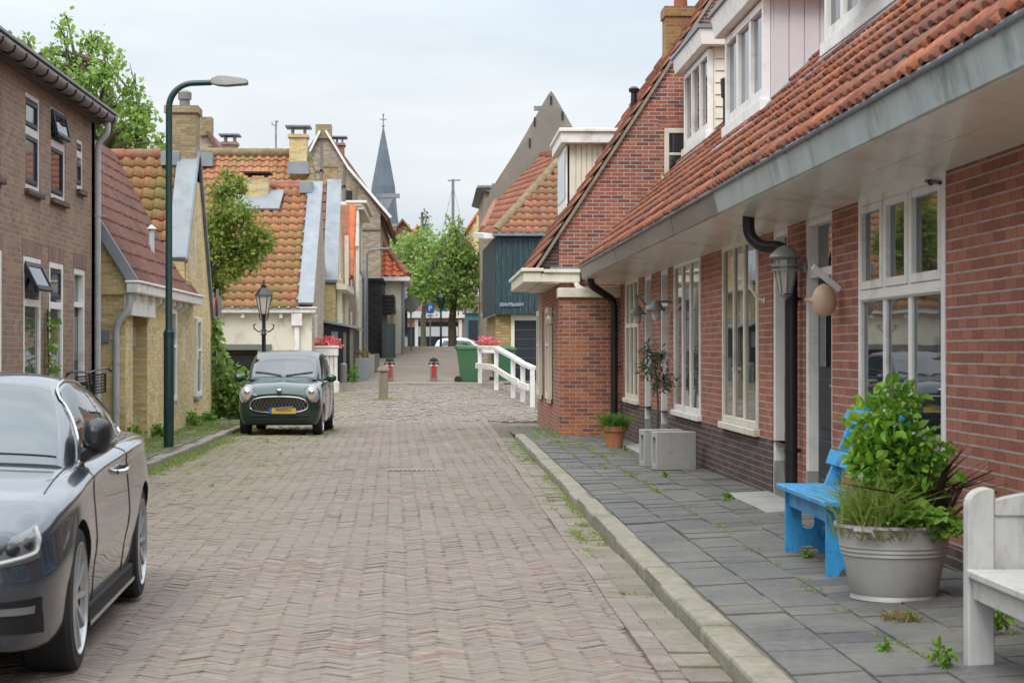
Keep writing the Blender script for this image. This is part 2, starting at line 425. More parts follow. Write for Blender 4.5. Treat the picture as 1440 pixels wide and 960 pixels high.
vm = N(nt, 'VectorMath', operation='SCALE'); L(nt, cl, vm.inputs[0]); L(nt, zf.outputs[0], vm.inputs[3]); cl = vm.outputs[0]
bg = N(nt, 'Background'); bg.inputs['Strength'].default_value = .1; L(nt, mix(nt, sky.outputs[0], cl, mm.outputs[0]), bg.inputs[0])
wo = N(nt, 'OutputWorld'); L(nt, bg.outputs[0], wo.inputs[0])
sl = bpy.data.lights.new('sun', 'SUN'); sl.energy = 1.5; sl.angle = R(25); sl.color = (1, .96, .9)
so = bpy.data.objects.new('sun', sl); COL.objects.link(so); so.rotation_euler = (R(90)-SUN_EL, 0, math.pi-SUN_AZ)
so.location = (0, 0, 40)
S.view_settings.view_transform = 'Standard'; S.view_settings.look = 'None'; S.view_settings.gamma = 1; S.view_settings.exposure = 0.26
S.cycles.max_bounces = 8; S.cycles.use_denoising = True

# ============================================================= materials
M = {}
M['brick_red'] = brick('brick_red', [(.39, .14, .085), (.345, .12, .075), (.43, .165, .10), (.30, .105, .074), (.40, .15, .092)], (.46, .42, .36), ms=.0062, bed=True, tone=.36, stain=(.30, .135, .095))
M['brick_orange'] = brick('brick_orange', [(.40, .135, .065), (.34, .105, .055), (.28, .095, .06), (.43, .16, .085), (.20, .085, .065)], (.45, .41, .34), bw=.21, bh=.066)
M['brick_gable'] = brick('brick_gable', [(.38, .115, .07), (.31, .092, .062), (.42, .15, .09), (.19, .075, .06), (.36, .11, .08)], (.52, .48, .42), bw=.21, bh=.064, ms=.007)
M['brick_dark'] = brick('brick_dark', [(.075, .045, .045), (.10, .06, .055), (.13, .07, .06), (.065, .045, .045)], (.26, .22, .19), bw=.2, bh=.062, bed=True)
M['brick_brown'] = brick('brick_brown', [(.285, .185, .13), (.24, .152, .11), (.325, .215, .155), (.265, .175, .13)], (.38, .31, .24), bw=.21, bh=.066, stain=(.33, .185, .125))
M['brick_yellow'] = brick('brick_yellow', [(.72, .56, .25), (.65, .50, .23), (.76, .61, .30), (.55, .41, .18), (.73, .54, .22)], (.58, .52, .39), bw=.19, bh=.055, stain=(.54, .42, .21))
M['brick_mossy'] = brick('brick_mossy', [(.34, .25, .13), (.26, .20, .11), (.38, .30, .17)], (.28, .24, .16), bw=.19, bh=.055, stain=(.17, .15, .07))
M['brick_grey'] = brick('brick_grey', [(.42, .34, .245), (.35, .28, .20), (.47, .385, .28), (.30, .245, .185)], (.46, .41, .33), bw=.2, bh=.06, stain=(.20, .17, .14))
M['brick_black'] = brick('brick_black', [(.018, .018, .02), (.028, .028, .03), (.012, .012, .014)], (.04, .04, .042), stain=(.06, .055, .05))
M['plaster'] = paint('plaster', (.21, .195, .165), .9, var=.18, vscale=.5, bmp=.15, dirt=(.34, .32, .29), dscale=.25)
M['tile_red'] = island('tile_red', [(0, (.34, .12, .07)), (.35, (.43, .155, .08)), (.65, (.27, .095, .06)), (.88, (.17, .085, .065)), (1, (.48, .19, .105))], over=(.17, .115, .09), oscale=1.6, olo=.47, ohi=.68, var=.38, vs=22)
M['tile_moss'] = island('tile_moss', [(0, (.30, .125, .06)), (.4, (.36, .165, .08)), (.7, (.245, .125, .06)), (1, (.32, .125, .065))], over=(.19, .155, .05), oscale=.75, olo=.44, ohi=.66, var=.25)
M['tile_old'] = island('tile_old', [(0, (.27, .10, .055)), (.4, (.34, .14, .075)), (.8, (.22, .10, .06)), (1, (.30, .13, .08))], over=(.16, .13, .06), oscale=.6, olo=.48, ohi=.68)
M['tile_new'] = island('tile_new', [(0, (.50, .13, .05)), (.6, (.58, .17, .07)), (1, (.44, .10, .045))], over=(.30, .10, .05), oscale=1, olo=.6, ohi=.8)
M['tile_brown'] = island('tile_brown', [(0, (.13, .062, .05)), (.6, (.17, .08, .06)), (1, (.105, .055, .046))], over=(.20, .075, .05), oscale=1.6, olo=.55, ohi=.7, rough=.7)
M['ridge'] = paint('ridge', (.27, .10, .06), .85, var=.35, vscale=4, dirt=(.16, .14, .06), dscale=1.5, bmp=.3)
M['ridge_moss'] = paint('ridge_moss', (.20, .15, .08), .9, var=.35, vscale=5, dirt=(.12, .12, .04), dscale=2, bmp=.3)
M['white'] = paint('white', (.80, .785, .75), .4, var=.05, vscale=4, dirt=(.55, .52, .47), dscale=3)
M['cream'] = paint('cream', (.72, .68, .56), .45, var=.05, vscale=3, dirt=(.50, .46, .36), dscale=2)
M['soffit'] = paint('soffit', (.82, .76, .65), .22, var=.06, vscale=1.2, dirt=(.52, .46, .38), dscale=1.2, spec=.5)
M['pinkwhite'] = paint('pinkwhite', (.62, .57, .58), .5, var=.05, vscale=3)
M['zinc'] = paint('zinc', (.42, .50, .51), .42, .1, .2, 1.5, dirt=(.12, .165, .15), dscale=1.9, stretch=(2, 1.3, .5))
M['zinc_brown'] = paint('zinc_brown', (.19, .165, .15), .4, .2, .22, 1.2, dirt=(.27, .25, .235), dscale=1.3, stretch=(1, .4, 2))
M['lead'] = paint('lead', (.245, .27, .295), .6, .05, .18, 2, dirt=(.17, .19, .215), dscale=2.5, bmp=.1)
M['lead_dark'] = paint('lead_dark', (.19, .215, .25), .5, .1, .2, 3, dirt=(.28, .3, .33), dscale=4)
M['pvc'] = paint('pvc', (.46, .47, .48), .4, var=.07, vscale=3, dirt=(.33, .33, .32))
M['black'] = paint('black', (.012, .013, .015), .42, var=.2, vscale=4)
M['black_rough'] = paint('black_rough', (.02, .02, .022), .8, var=.3, vscale=5)
M['navy'] = paint('navy', (.014, .022, .032), .5, var=.15, vscale=3)
M['greenblue'] = paint('greenblue', (.016, .044, .055), .55, var=.3, vscale=6, dirt=(.10, .14, .15), dscale=5, stretch=(6, 6, .5), bmp=.2)
M['post_green'] = paint('post_green', (.010, .040, .036), .35, var=.15, vscale=3)
M['alu'] = paint('alu', (.19, .188, .185), .55, .2, .1, 4)
M['concrete'] = paint('concrete', (.33, .325, .31), .9, var=.12, vscale=9, dirt=(.22, .215, .2), dscale=4, bmp=.25)
M['kerb'] = paint('kerb', (.26, .24, .19), .95, var=.25, vscale=14, dirt=(.15, .145, .095), dscale=2.5, bmp=.7)
M['gutterstone'] = island('gutterstone', [(0, (.23, .195, .16)), (1, (.165, .145, .12))], over=(.12, .12, .06), oscale=1.6, olo=.48, ohi=.68, vs=20)
M['road'] = island('road', [(0, (.215, .176, .147)), (.3, (.185, .150, .130)), (.55, (.245, .203, .166)), (.8, (.172, .142, .128)), (.96, (.22, .158, .130)), (1, (.235, .140, .108))], rough=.8, vs=16, var=.28, over=(.205, .175, .142), oscale=.42, olo=.42, ohi=.68, spec=.4, bmp=.4)
def moss_road():
    m = M['road']; nt = m.node_tree; b = [n for n in nt.nodes if n.type == 'BSDF_PRINCIPLED'][0]; src = b.inputs['Base Color'].links[0].from_socket
    t = N(nt, 'TexCoord'); s = N(nt, 'SeparateXYZ'); L(nt, t.outputs['Object'], s.inputs[0])
    fx = smooth(nt, s.outputs[0], -1.2, -3.2); fy = smooth(nt, s.outputs[1], 13, 24); n = smooth(nt, noise(nt, 1.1, 8, .72), .42, .62)
    a = N(nt, 'Math', operation='MULTIPLY'); L(nt, fx, a.inputs[0]); L(nt, fy, a.inputs[1]); c = N(nt, 'Math', operation='MULTIPLY'); L(nt, a.outputs[0], c.inputs[0]); L(nt, n, c.inputs[1])
    d = N(nt, 'Math', operation='MULTIPLY'); d.inputs[1].default_value = .75; L(nt, c.outputs[0], d.inputs[0])
    L(nt, mix(nt, src, (.19, .20, .07), d.outputs[0]), b.inputs['Base Color'])
moss_road()
M['galv'] = paint('galv', (.33, .335, .335), .45, .3, .1, 5)
M['road_far'] = brick('road_far', [(.24, .19, .155), (.21, .165, .135), (.27, .215, .175)], (.17, .15, .11), bw=.21, bh=.1, stain=(.17, .17, .08), bstr=.3)
M['slab'] = island('slab', [(0, (.098, .099, .096)), (.5, (.122, .122, .117)), (1, (.083, .085, .084))], rough=.8, vs=22, var=.28, over=(.175, .165, .135), oscale=1.4, olo=.46, ohi=.72, bmp=.3)
M['slab_left'] = island('slab_left', [(0, (.19, .175, .14)), (1, (.15, .14, .11))], over=(.13, .15, .045), oscale=1.2, olo=.42, ohi=.6, vs=18)
M['sand'] = paint('sand', (.125, .105, .08), .95, var=.3, vscale=5, dirt=(.085, .095, .035), dscale=1.1, bmp=.4)
M['glass'] = glassy('glass')
M['glass_pale'] = glassy('glass_pale', (.06, .066, .068), .03)
M['wood_grey'] = paint('wood_grey', (.22, .18, .135), .9, var=.25, vscale=4, dirt=(.13, .11, .08), stretch=(5, 5, .6), bmp=.4)
M['bark'] = paint('bark', (.10, .08, .055), .95, var=.35, vscale=8, dirt=(.08, .09, .04), bmp=.6)
LEAF = lambda n, a, b, c, tr: island(n, [(0, a), (.5, b), (1, c)], rough=.5, vs=6, var=.15, bmp=0, trans=tr)
M['leaf_poplar'] = LEAF('leaf_poplar', (.13, .24, .04), (.20, .33, .06), (.27, .41, .085), (.42, .58, .12))
M['leaf_rust'] = LEAF('leaf_rust', (.14, .26, .035), (.27, .27, .055), (.12, .25, .04), (.34, .40, .08))
M['leaf_elm'] = LEAF('leaf_elm', (.15, .25, .05), (.22, .35, .075), (.30, .44, .11), (.26, .40, .09))
M['leaf_shrub'] = LEAF('leaf_shrub', (.055, .165, .015), (.14, .33, .028), (.28, .44, .05), (.3, .5, .06))
M['leaf_lime'] = LEAF('leaf_lime', (.13, .26, .03), (.19, .34, .045), (.10, .2, .025), (.26, .42, .06))
M['leaf_olive'] = LEAF('leaf_olive', (.055, .075, .035), (.085, .105, .055), (.12, .14, .085), (.12, .16, .06))
M['leaf_dark'] = LEAF('leaf_dark', (.03, .018, .016), (.05, .025, .02), (.022, .018, .016), (.08, .03, .02))
M['grass'] = LEAF('grass', (.15, .24, .04), (.22, .32, .06), (.30, .33, .10), (.3, .42, .09))
M['straw'] = LEAF('straw', (.30, .24, .10), (.22, .17, .07), (.18, .18, .05), (.3, .26, .1))
M['flower'] = LEAF('flower', (.75, .12, .16), (.80, .25, .33), (.65, .05, .07), (.8, .3, .3))
M['flower_red'] = LEAF('flower_red', (.75, .10, .06), (.80, .2, .25), (.7, .06, .05), (.8, .2, .2))
M['terracotta'] = paint('terracotta', (.42, .16, .075), .8, var=.15, vscale=4, dirt=(.45, .28, .2), dscale=4)
M['tub'] = paint('tub', (.40, .395, .38), .5, .2, .22, 3, dirt=(.26, .25, .23), dscale=3, bmp=.1)
M['blue'] = paint('blue', (.035, .30, .60), .5, var=.16, vscale=5, dirt=(.02, .12, .27), dscale=7, stretch=(3, .6, 1.5), bmp=.15)
M['white_worn'] = paint('white_worn', (.48, .475, .46), .65, var=.12, vscale=6, dirt=(.33, .30, .27), dscale=5, stretch=(2, 2, .7), bmp=.15)
M['wicker'] = paint('wicker', (.16, .14, .125), .8, var=.4, vscale=30, bmp=.5)
M['bin'] = paint('bin', (.045, .135, .06), .5, var=.12, vscale=3)
M['red'] = paint('red', (.42, .025, .025), .4, var=.1)
M['skin'] = paint('ceramic', (.58, .42, .29), .45, var=.06, vscale=5)
M['slate'] = paint('slate', (.10, .125, .155), .6, var=.15, vscale=.6, dirt=(.15, .18, .21), dscale=.5)
M['stone'] = paint('stone', (.27, .25, .22), .9, var=.12, vscale=.8)
M['signblue'] = paint('signblue', (.02, .10, .42), .4, var=.05)
M['signwhite'] = paint('signwhite', (.75, .75, .75), .4, var=.04)
M['greywood'] = paint('greywood', (.26, .28, .29), .6, var=.12, vscale=4)
M['lamp_glass'] = glassy('lamp_glass', (.35, .33, .28), .1)

# ============================================================= ground and road
def roadz(x, y):
    def lerp(a, b, t): return a+(b-a)*t
    if y < 42: z = 0
    elif y < 54: z = .57*((y-42)/12)
    elif y < 88: z = lerp(.57, 1.67, (y-54)/34)
    elif y < 96: z = 1.67-.02*(y-88)**1.2
    else: z = max(.6, 1.4-(y-96)*.04)
    return z
g = MB()
ys = [-40, 0, 20, 42, 45, 48, 51, 54, 62, 70, 78, 84, 88, 91, 94, 97, 102, 110, 120, 200, 400, 1500]
xs = [-900, -200, -60, -20, -8, -4, -2, 0, 2, 4, 8, 20, 60, 200, 900]
g.grid([[(x, y, roadz(x, y)-.05) for x in xs] for y in ys])
tag(g.build('ground', M['sand'], smooth=60), kind='structure')

def brick_sheet(name, recs, mat, h=.05, ch=.003, jit=.0016, lift=0.):
    """recs: (cx, cy, angle, length, width) per brick"""
    A = np.array(recs); n = len(A); c, s = np.cos(A[:, 2]), np.sin(A[:, 2])
    z = np.array([roadz(x, y) for x, y in A[:, :2]])+.010*np.sin(A[:, 0]*1.3+A[:, 1]*.55)+.008*np.sin(A[:, 1]*1.7-A[:, 0]*2.1)+RNG.normal(size=n)*jit+lift
    tl = RNG.normal(size=(n, 2))*.010
    V = []
    for dz, sh in ((-h, 0), (-ch, 0), (0, ch)):
        for sx, sy in ((-1, -1), (1, -1), (1, 1), (-1, 1)):
            lx = sx*(A[:, 3]/2-sh); ly = sy*(A[:, 4]/2-sh)
            x = A[:, 0]+lx*c-ly*s; y = A[:, 1]+lx*s+ly*c
            sl = np.array([(roadz(0, yy+.1)-roadz(0, yy-.1))/.2 for yy in A[:, 1]])
            V.append(np.stack([x, y, z+dz+tl[:, 0]*lx+tl[:, 1]*ly+sl*(y-A[:, 1])], 1))
    V = np.stack(V, 1).reshape(-1, 3)
    q = [[8, 9, 10, 11]]+[[4+k, 4+(k+1) % 4, 8+(k+1) % 4, 8+k] for k in range(4)]+[[k, (k+1) % 4, 4+(k+1) % 4, 4+k] for k in range(4)]
    F = (np.arange(n)[:, None, None]*12+np.array(q)[None]).reshape(-1, 4)
    return tag(np_obj(name, V, F, mat), kind='structure')
recs = []; cs = .0495; a45 = math.pi/4+.02
XL, XR, Y0, Y1 = -3.52, 1.06, 4.0, 42.0
nn_ = int(58/cs); ca, sa = math.cos(a45), math.sin(a45)
for i in range(-nn_//2, nn_//2+1):
    for j in range(-nn_//2, nn_//2+1):
        k = (i-j) % 8
        if k not in (0, 7): continue
        if k == 0: cx, cy, an = (i+2)*cs, (j+.5)*cs, 0.
        else: cx, cy, an = (i+.5)*cs, (j+2)*cs, math.pi/2
        x, y = cx*ca-cy*sa-1.2, cx*sa+cy*ca+23
        if XL < x < XR and Y0 < y < Y1: recs.append((x, y, an+a45, 4*cs-.004, cs-.004))
road = brick_sheet('road', recs, M['road'])
recs = []; y = Y0
while y < Y1:
    recs.append((1.075, y+.105, math.pi/2, .205, .112)); y += .212
brick_sheet('road_edge', recs, M['road'], lift=.012)
t = MB(); t.grid([[(x, y, -.010+.010*math.sin(x*1.3+y*.55)+.008*math.sin(y*1.7-x*2.1)) for x in np.arange(-3.6, 1.41, .25)] for y in np.arange(2, 42.2, .3)]); tag(t.build('road_bed', M['sand']), kind='structure')
# bridge ramp: bricks laid across, widening to the quay on the left
recs = []; r = 0; y = 42.05
while y < 53.9:
    x = -5.6+(r % 2)*.055; xr = 2.3+(.25 if y < 45 else 0)
    while x < xr:
        recs.append((x, y+.1, math.pi/2+random.uniform(-.03, .03), .203, .1)); x += .108
    y += .212; r += 1
brick_sheet('bridge_ramp', recs, M['road'], jit=.006)
t = MB(); t.box(-4.4, 1.9, 53.9, 54.35, .3, .60); tag(t.build('threshold_strip', M['kerb'], bevel=.01), kind='structure')
t = MB(); rows = []
for y in np.linspace(54.35, 118, 60): rows.append([(x, y, roadz(x, y)+.012) for x in (-3.4, -2, -.6, .8, 2.2)])
t.grid(rows); tag(t.build('bridge_road', M['road_far'], smooth=60), kind='structure')
# right gutter stones, kerb, pavement
def zp(x, y):
    zw = .175 if y < 17 else .175-.125*min(1, (y-17)/15); k = (x-1.5)/1.6
    return .10+(zw-.10)*max(0, min(1, k))
recs = []; y = 4
while y < 33.5:
    recs.append((1.235, y+.2, math.pi/2, .39, .2)); y += .4
brick_sheet('gutter_strip', recs, M['gutterstone'], jit=.003, lift=.010)
t = MB(); y = 3.; kk = 0
while y < 32.9:
    ln = random.choice((.9, 1.0, 1.0)); dx = random.uniform(-.008, .008); dz = random.uniform(-.006, .006)
    if 18.2 < y < 19.2: dx -= .035
    e = min(y+ln-.008, 33)
    t.box(1.345+dx, 1.515+dx, y, e, -.1, .10+dz); y += ln
tag(t.build('kerb_right', M['kerb'], bevel=.02, seg=2), kind='structure')
t = MB(); t.box(1.345, 1.515, 33.2, 36.5, -.1, .07)
recs = []; V = []; F = []; o = 0
def slabs(name, x0, x1, y0, y1, sx, sy, zf, mat, off=.0, gap=.005):
    V = []; F = []; o = 0; i = 0; x = x0
    q = [[4, 5, 6, 7]]+[[k, (k+1) % 4, 4+(k+1) % 4, 4+k] for k in range(4)]
    while x < x1-.02:
        xe = min(x+sx, x1); y = y0-(sy*.5 if i % 2 else 0)
        while y < y1:
            d = random.gauss(0, .0035)
            for dz, sh in ((-.05, 0), (0, .003)):
                for px, py in ((x+gap/2+sh, y+gap/2+sh), (xe-gap/2-sh, y+gap/2+sh), (xe-gap/2-sh, y+sy-gap/2-sh), (x+gap/2+sh, y+sy-gap/2-sh)):
                    V.append((px, py, zf(px, py)+dz+d+random.gauss(0, .0015)))
            F += [[a+o for a in f] for f in q]; o += 8; y += sy
        x += sx; i += 1
    return tag(np_obj(name, V, F, mat), kind='structure')
slabs('pavement_right', 1.52, 3.12, 3, 33.4, .32, .32, zp, M['slab'])
slabs('pavement_right', 1.52, 2.2, 33.4, 36.5, .32, .32, zp, M['slab'])
t = MB(); t.grid([[(x, y, zp(x, y)-.012) for x in (1.35, 1.5, 2.3, 3.15)] for y in (2.5, 12, 17, 22, 27, 32, 33, 36.6)]); tag(t.build('pavement_bed', M['sand']), kind='structure')
t = MB(); t.hexa([(2.72, 16.2, .12), (3.1, 16.2, .12), (3.1, 18.4, .12), (2.72, 18.4, .12), (2.72, 16.2, zp(2.72, 16)+.014), (3.1, 16.2, zp(3.1, 16)+.014), (3.1, 18.4, zp(3.1, 18)+.014), (2.72, 18.4, zp(2.72, 18)+.014)])
t.box(2.75, 3.1, 26.2, 29.0, .02, .125)
tag(t.build('doorstep_slab', M['concrete'], bevel=.01), kind='structure')
# left kerb and pavement
t = MB(); y = 3.
while y < 38.5:
    t.box(-3.69, -3.53+random.uniform(-.01, .01), y, y+.99, -.1, .09+random.uniform(-.008, .008)); y += 1.0
tag(t.build('kerb_left', M['kerb'], bevel=.02, seg=2), kind='structure')
slabs('pavement_left', -5.0, -3.69, 3, 39.5, .3, .3, lambda x, y: .10, M['slab_left'])
t = MB(); t.grid([[(x, y, .085) for x in (-8, -3.6)] for y in (3, 20, 41)]); tag(t.build('pavement_bed', M['sand']), kind='structure')
# iron drain grate
g = MB(); g.box(-.57, .11, 24.5, 24.85, -.05, .012)
d = g.build('drain_grate', M['kerb']); tag(d, 'flat pale drain cover set in the brick road', 'drain cover')
s = MB()
for k in range(11): s.box(-.54+k*.058, -.515+k*.058, 24.54, 24.81, .013, .022)
s.build('bars', M['alu'], d)
# ============================================================= right side houses
XW = 3.1; XG = 2.45; ZG0, ZG1 = 2.68, 2.88
FR = lambda y0: (Vector((XW, y0, 0)), VY, -VX)          # wall facing the street from the right (a runs away from us)
RS = Vector((1, 0, 1.036)).normalized()
def row_house(y0, y1, label, ops, plinth, near):
    h = thing('terraced_house', (XW, y0, 0), label, 'house'); F = FR(y0)
    lo = MB(); hi = MB()
    cut = [(a, b, c, d) for a, b, c, d in ops]
    wall(hi, F, y1-y0, 2.62, [(a, b, max(c, plinth), d) for a, b, c, d in cut], .13, z0=plinth)
    hi.box(XW, XW+5, y1-.02 if not near else y0, y1 if not near else y0+.02, .0, 2.6)
    hi.build('wall', M['brick_red'], h)
    wall(lo, (F[0]-VX*.004, F[1], F[2]), y1-y0, plinth, [(a, b, c, min(d, plinth)) for a, b, c, d in cut if c < plinth], .13)
    lo.build('plinth', M['brick_dark'], h)
    r = MB(); r.hexa([(XG+.02, y0, ZG0+.05), (XW+5, y0, ZG0+.05), (XW+5, y1, ZG0+.05), (XG+.02, y1, ZG0+.05), (XG+.02, y0, ZG1-.03), (XW+4, y0, ZG1+4.75-.1), (XW+4, y1, ZG1+4.75-.1), (XG+.02, y1, ZG1-.03)])
    rf = r.build('roof_body', M['brick_dark'], h)
    S_ = 6.8
    tiles('roof_tiles', (XG-.03, y0, ZG1-.005), VY, y1-y0, RS, S_, M['tile_red'], h, .205, .30, .029, 6, .036, jit=.008)
    s = MB(); nb = 2
    for k in range(nb):
        xa, xb = XG+.03+(XW-XG-.03)*k/nb, XG+.03+(XW-XG-.03)*(k+1)/nb-.006; za, zb = ZG0+.0-.095*k/nb, ZG0-.095*(k+1)/nb
        s.hexa([(xa, y0, za-.02), (xb, y0, zb-.02), (xb, y1, zb-.02), (xa, y1, za-.02), (xa, y0, za), (xb, y0, zb), (xb, y1, zb), (xa, y1, za)])
    s.build('soffit', M['soffit'], h)
    gm = M['zinc'] if near else M['zinc_brown']
    g = MB(); n = max(1, int((y1-y0)/3)); dy = (y1-y0)/n
    for k in range(n):
        e = .004*(k % 2)
        g.hexa([(XG+.012-e, y0+k*dy, ZG0-.012), (XG+.06, y0+k*dy, ZG0-.012), (XG+.06, y0+(k+1)*dy-.004, ZG0-.012), (XG+.012-e, y0+(k+1)*dy-.004, ZG0-.012),
                (XG-.03-e, y0+k*dy, ZG1-.03), (XG+.06, y0+k*dy, ZG1-.03), (XG+.06, y0+(k+1)*dy-.004, ZG1-.03), (XG-.03-e, y0+(k+1)*dy-.004, ZG1-.03)])
    gu = g.build('gutter', gm, h, bevel=.004)
    t = MB(); t.tube([(XG-.045, y0, ZG1-.02), (XG-.045, y1, ZG1-.02)], .018, 8); t.build('gutter_lip', M['lead_dark'], gu, smooth=40)
    return h
def door_r(h, F, a0, a1, b1, rec=.1, zb=.2, glazed=True, thick=.085):
    f = MB()
    f.lbox(F, a0, a0+thick, zb, b1, -rec-.05, -.012); f.lbox(F, a1-thick, a1, zb, b1, -rec-.05, -.012)
    f.lbox(F, a0+thick, a1-thick, b1-.09, b1, -rec-.05, -.015); f.lbox(F, a0+thick, a1-thick, 2.08, 2.15, -rec-.05, -.02)
    fo = f.build('door_frame', M['white'], h, bevel=.005)
    b = MB(); b.lbox(F, a0, a0+thick+.003, zb-.06, zb+.28, -rec-.05, -.008); b.lbox(F, a1-thick-.003, a1, zb-.06, zb+.28, -rec-.05, -.008); b.build_each('frame_foot', M['concrete'], fo)
    d = MB(); d.lbox(F, a0+thick, a1-thick, zb, 2.08, -rec-.04, -rec); 
    for k in range(2): d.lbox(F, a0+thick+.1, a1-thick-.1, zb+.15+k*.5, zb+.55+k*.5, -rec, -rec+.02)
    do = d.build('door', M['navy'], h, bevel=.004)
    g = MB(); g.lbox(F, a0+thick+.12, a1-thick-.12, 1.35, 1.95, -rec, -rec+.012); g.lbox(F, a0+thick, a1-thick, 2.15, b1-.09, -rec-.03, -rec); g.build('pane', M['glass'], do)
    k = MB(); k.tube([O_(F, a0+thick+.07, 1.2, -rec), O_(F, a0+thick+.07, 1.2, -rec+.06), O_(F, a0+thick+.18, 1.2, -rec+.06)], .012, 8)
    k.lbox(F, a0+thick+.04, a0+thick+.1, 1.05, 1.3, -rec, -rec+.012); k.build('handle', M['alu'], do, smooth=40)
    return do
def O_(F, a, b, c): return F[0]+F[1]*a+VZ*b+F[2]*c
YN0, YN1, YF1 = 3.0, 17.15, 33.0
bw = (8.95, 11.4, .62, 2.60); dn = (12.4, 13.55, 0, 2.6); w0 = (2.2, 5.2, .7, 2.6)
hn = row_house(YN0, YN1, 'near red brick terraced house with a pale zinc gutter and a big six-pane white window', [bw, dn, w0], .32, True)
F = FR(YN0)
ww = win(hn, F, *bw, cols=[.36, .68], rows=(.645,), fm=M['white'], gm=M['glass'], fw=.085, bar=.085, rec=.05, label='large white window with three panes above and three below')
e = MB(); cw = (bw[1]-bw[0]-.17)
for k, (p, q) in enumerate(((0, .36), (.36, .68), (.68, 1))):
    a0, a1 = bw[0]+.085+cw*p+.045*(k > 0), bw[0]+.085+cw*q-.045*(k < 2); zb, zt = bw[2]+.085+(1.98-.17)*.645+.045, bw[3]-.085
    for (x0, x1, y0, y1) in ((a0, a0+.05, zb, zt), (a1-.05, a1, zb, zt), (a0+.05, a1-.05, zb, zb+.06), (a0+.05, a1-.05, zt-.05, zt)): e.lbox(F, x0, x1, y0, y1, -.06, .018)
e.lbox(F, bw[0]+.09, bw[1]-.09, bw[2]+1.22, bw[2]+1.25, -.02, .03)
e.build('casement', M['white'], ww, bevel=.005)
h_ = MB(); h_.tube([O_(F, 9.0, 2.5, .02), O_(F, 9.15, 2.52, .03), O_(F, 9.35, 2.54, .02)], .012, 6); h_.ball(O_(F, 9.2, 2.52, .03), .02); h_.build('stay', M['black'], ww, smooth=40)
win(hn, F, *w0, cols=3, rows=(.56,), fm=M['white'], gm=M['glass'], fw=.085, bar=.085, rec=.05)
door_r(hn, F, *dn[:2], dn[3])
ofs = YN1
W3 = (18.9-ofs, 21.2-ofs, .73, 2.60); W2 = (23.0-ofs, 25.5-ofs, .73, 2.60); W1 = (30.0-ofs, 32.0-ofs, .73, 2.60)
D2 = (.2, 1.0, 0, 2.6); D3 = (26.3-ofs, 27.2-ofs, 0, 2.6); D4 = (28.3-ofs, 29.3-ofs, 0, 2.6)
hf = row_house(YN1, YF1, 'far red brick terraced house with brown gutter, dark brick plinth and three tall windows', [W3, W2, W1, D2, D3, D4], .66, False)
F2 = FR(YN1)
win(hf, F2, *W3, cols=[.36, .68], fm=M['cream'], gm=M['glass'], fw=.07, bar=.07, rec=.04, label='tall cream window nearest the black downpipe')
win(hf, F2, *W2, cols=[.36, .68], fm=M['white'], gm=M['glass_pale'], fw=.07, bar=.07, rec=.04)
win(hf, F2, *W1, cols=[.36, .68], rows=(.62,), fm=M['cream'], gm=M['glass_pale'], fw=.07, bar=.07, rec=.04, label='tall cream window with a cross bar near the brick block')
for D in (D2, D3, D4): door_r(hf, F2, *D[:2], D[3])
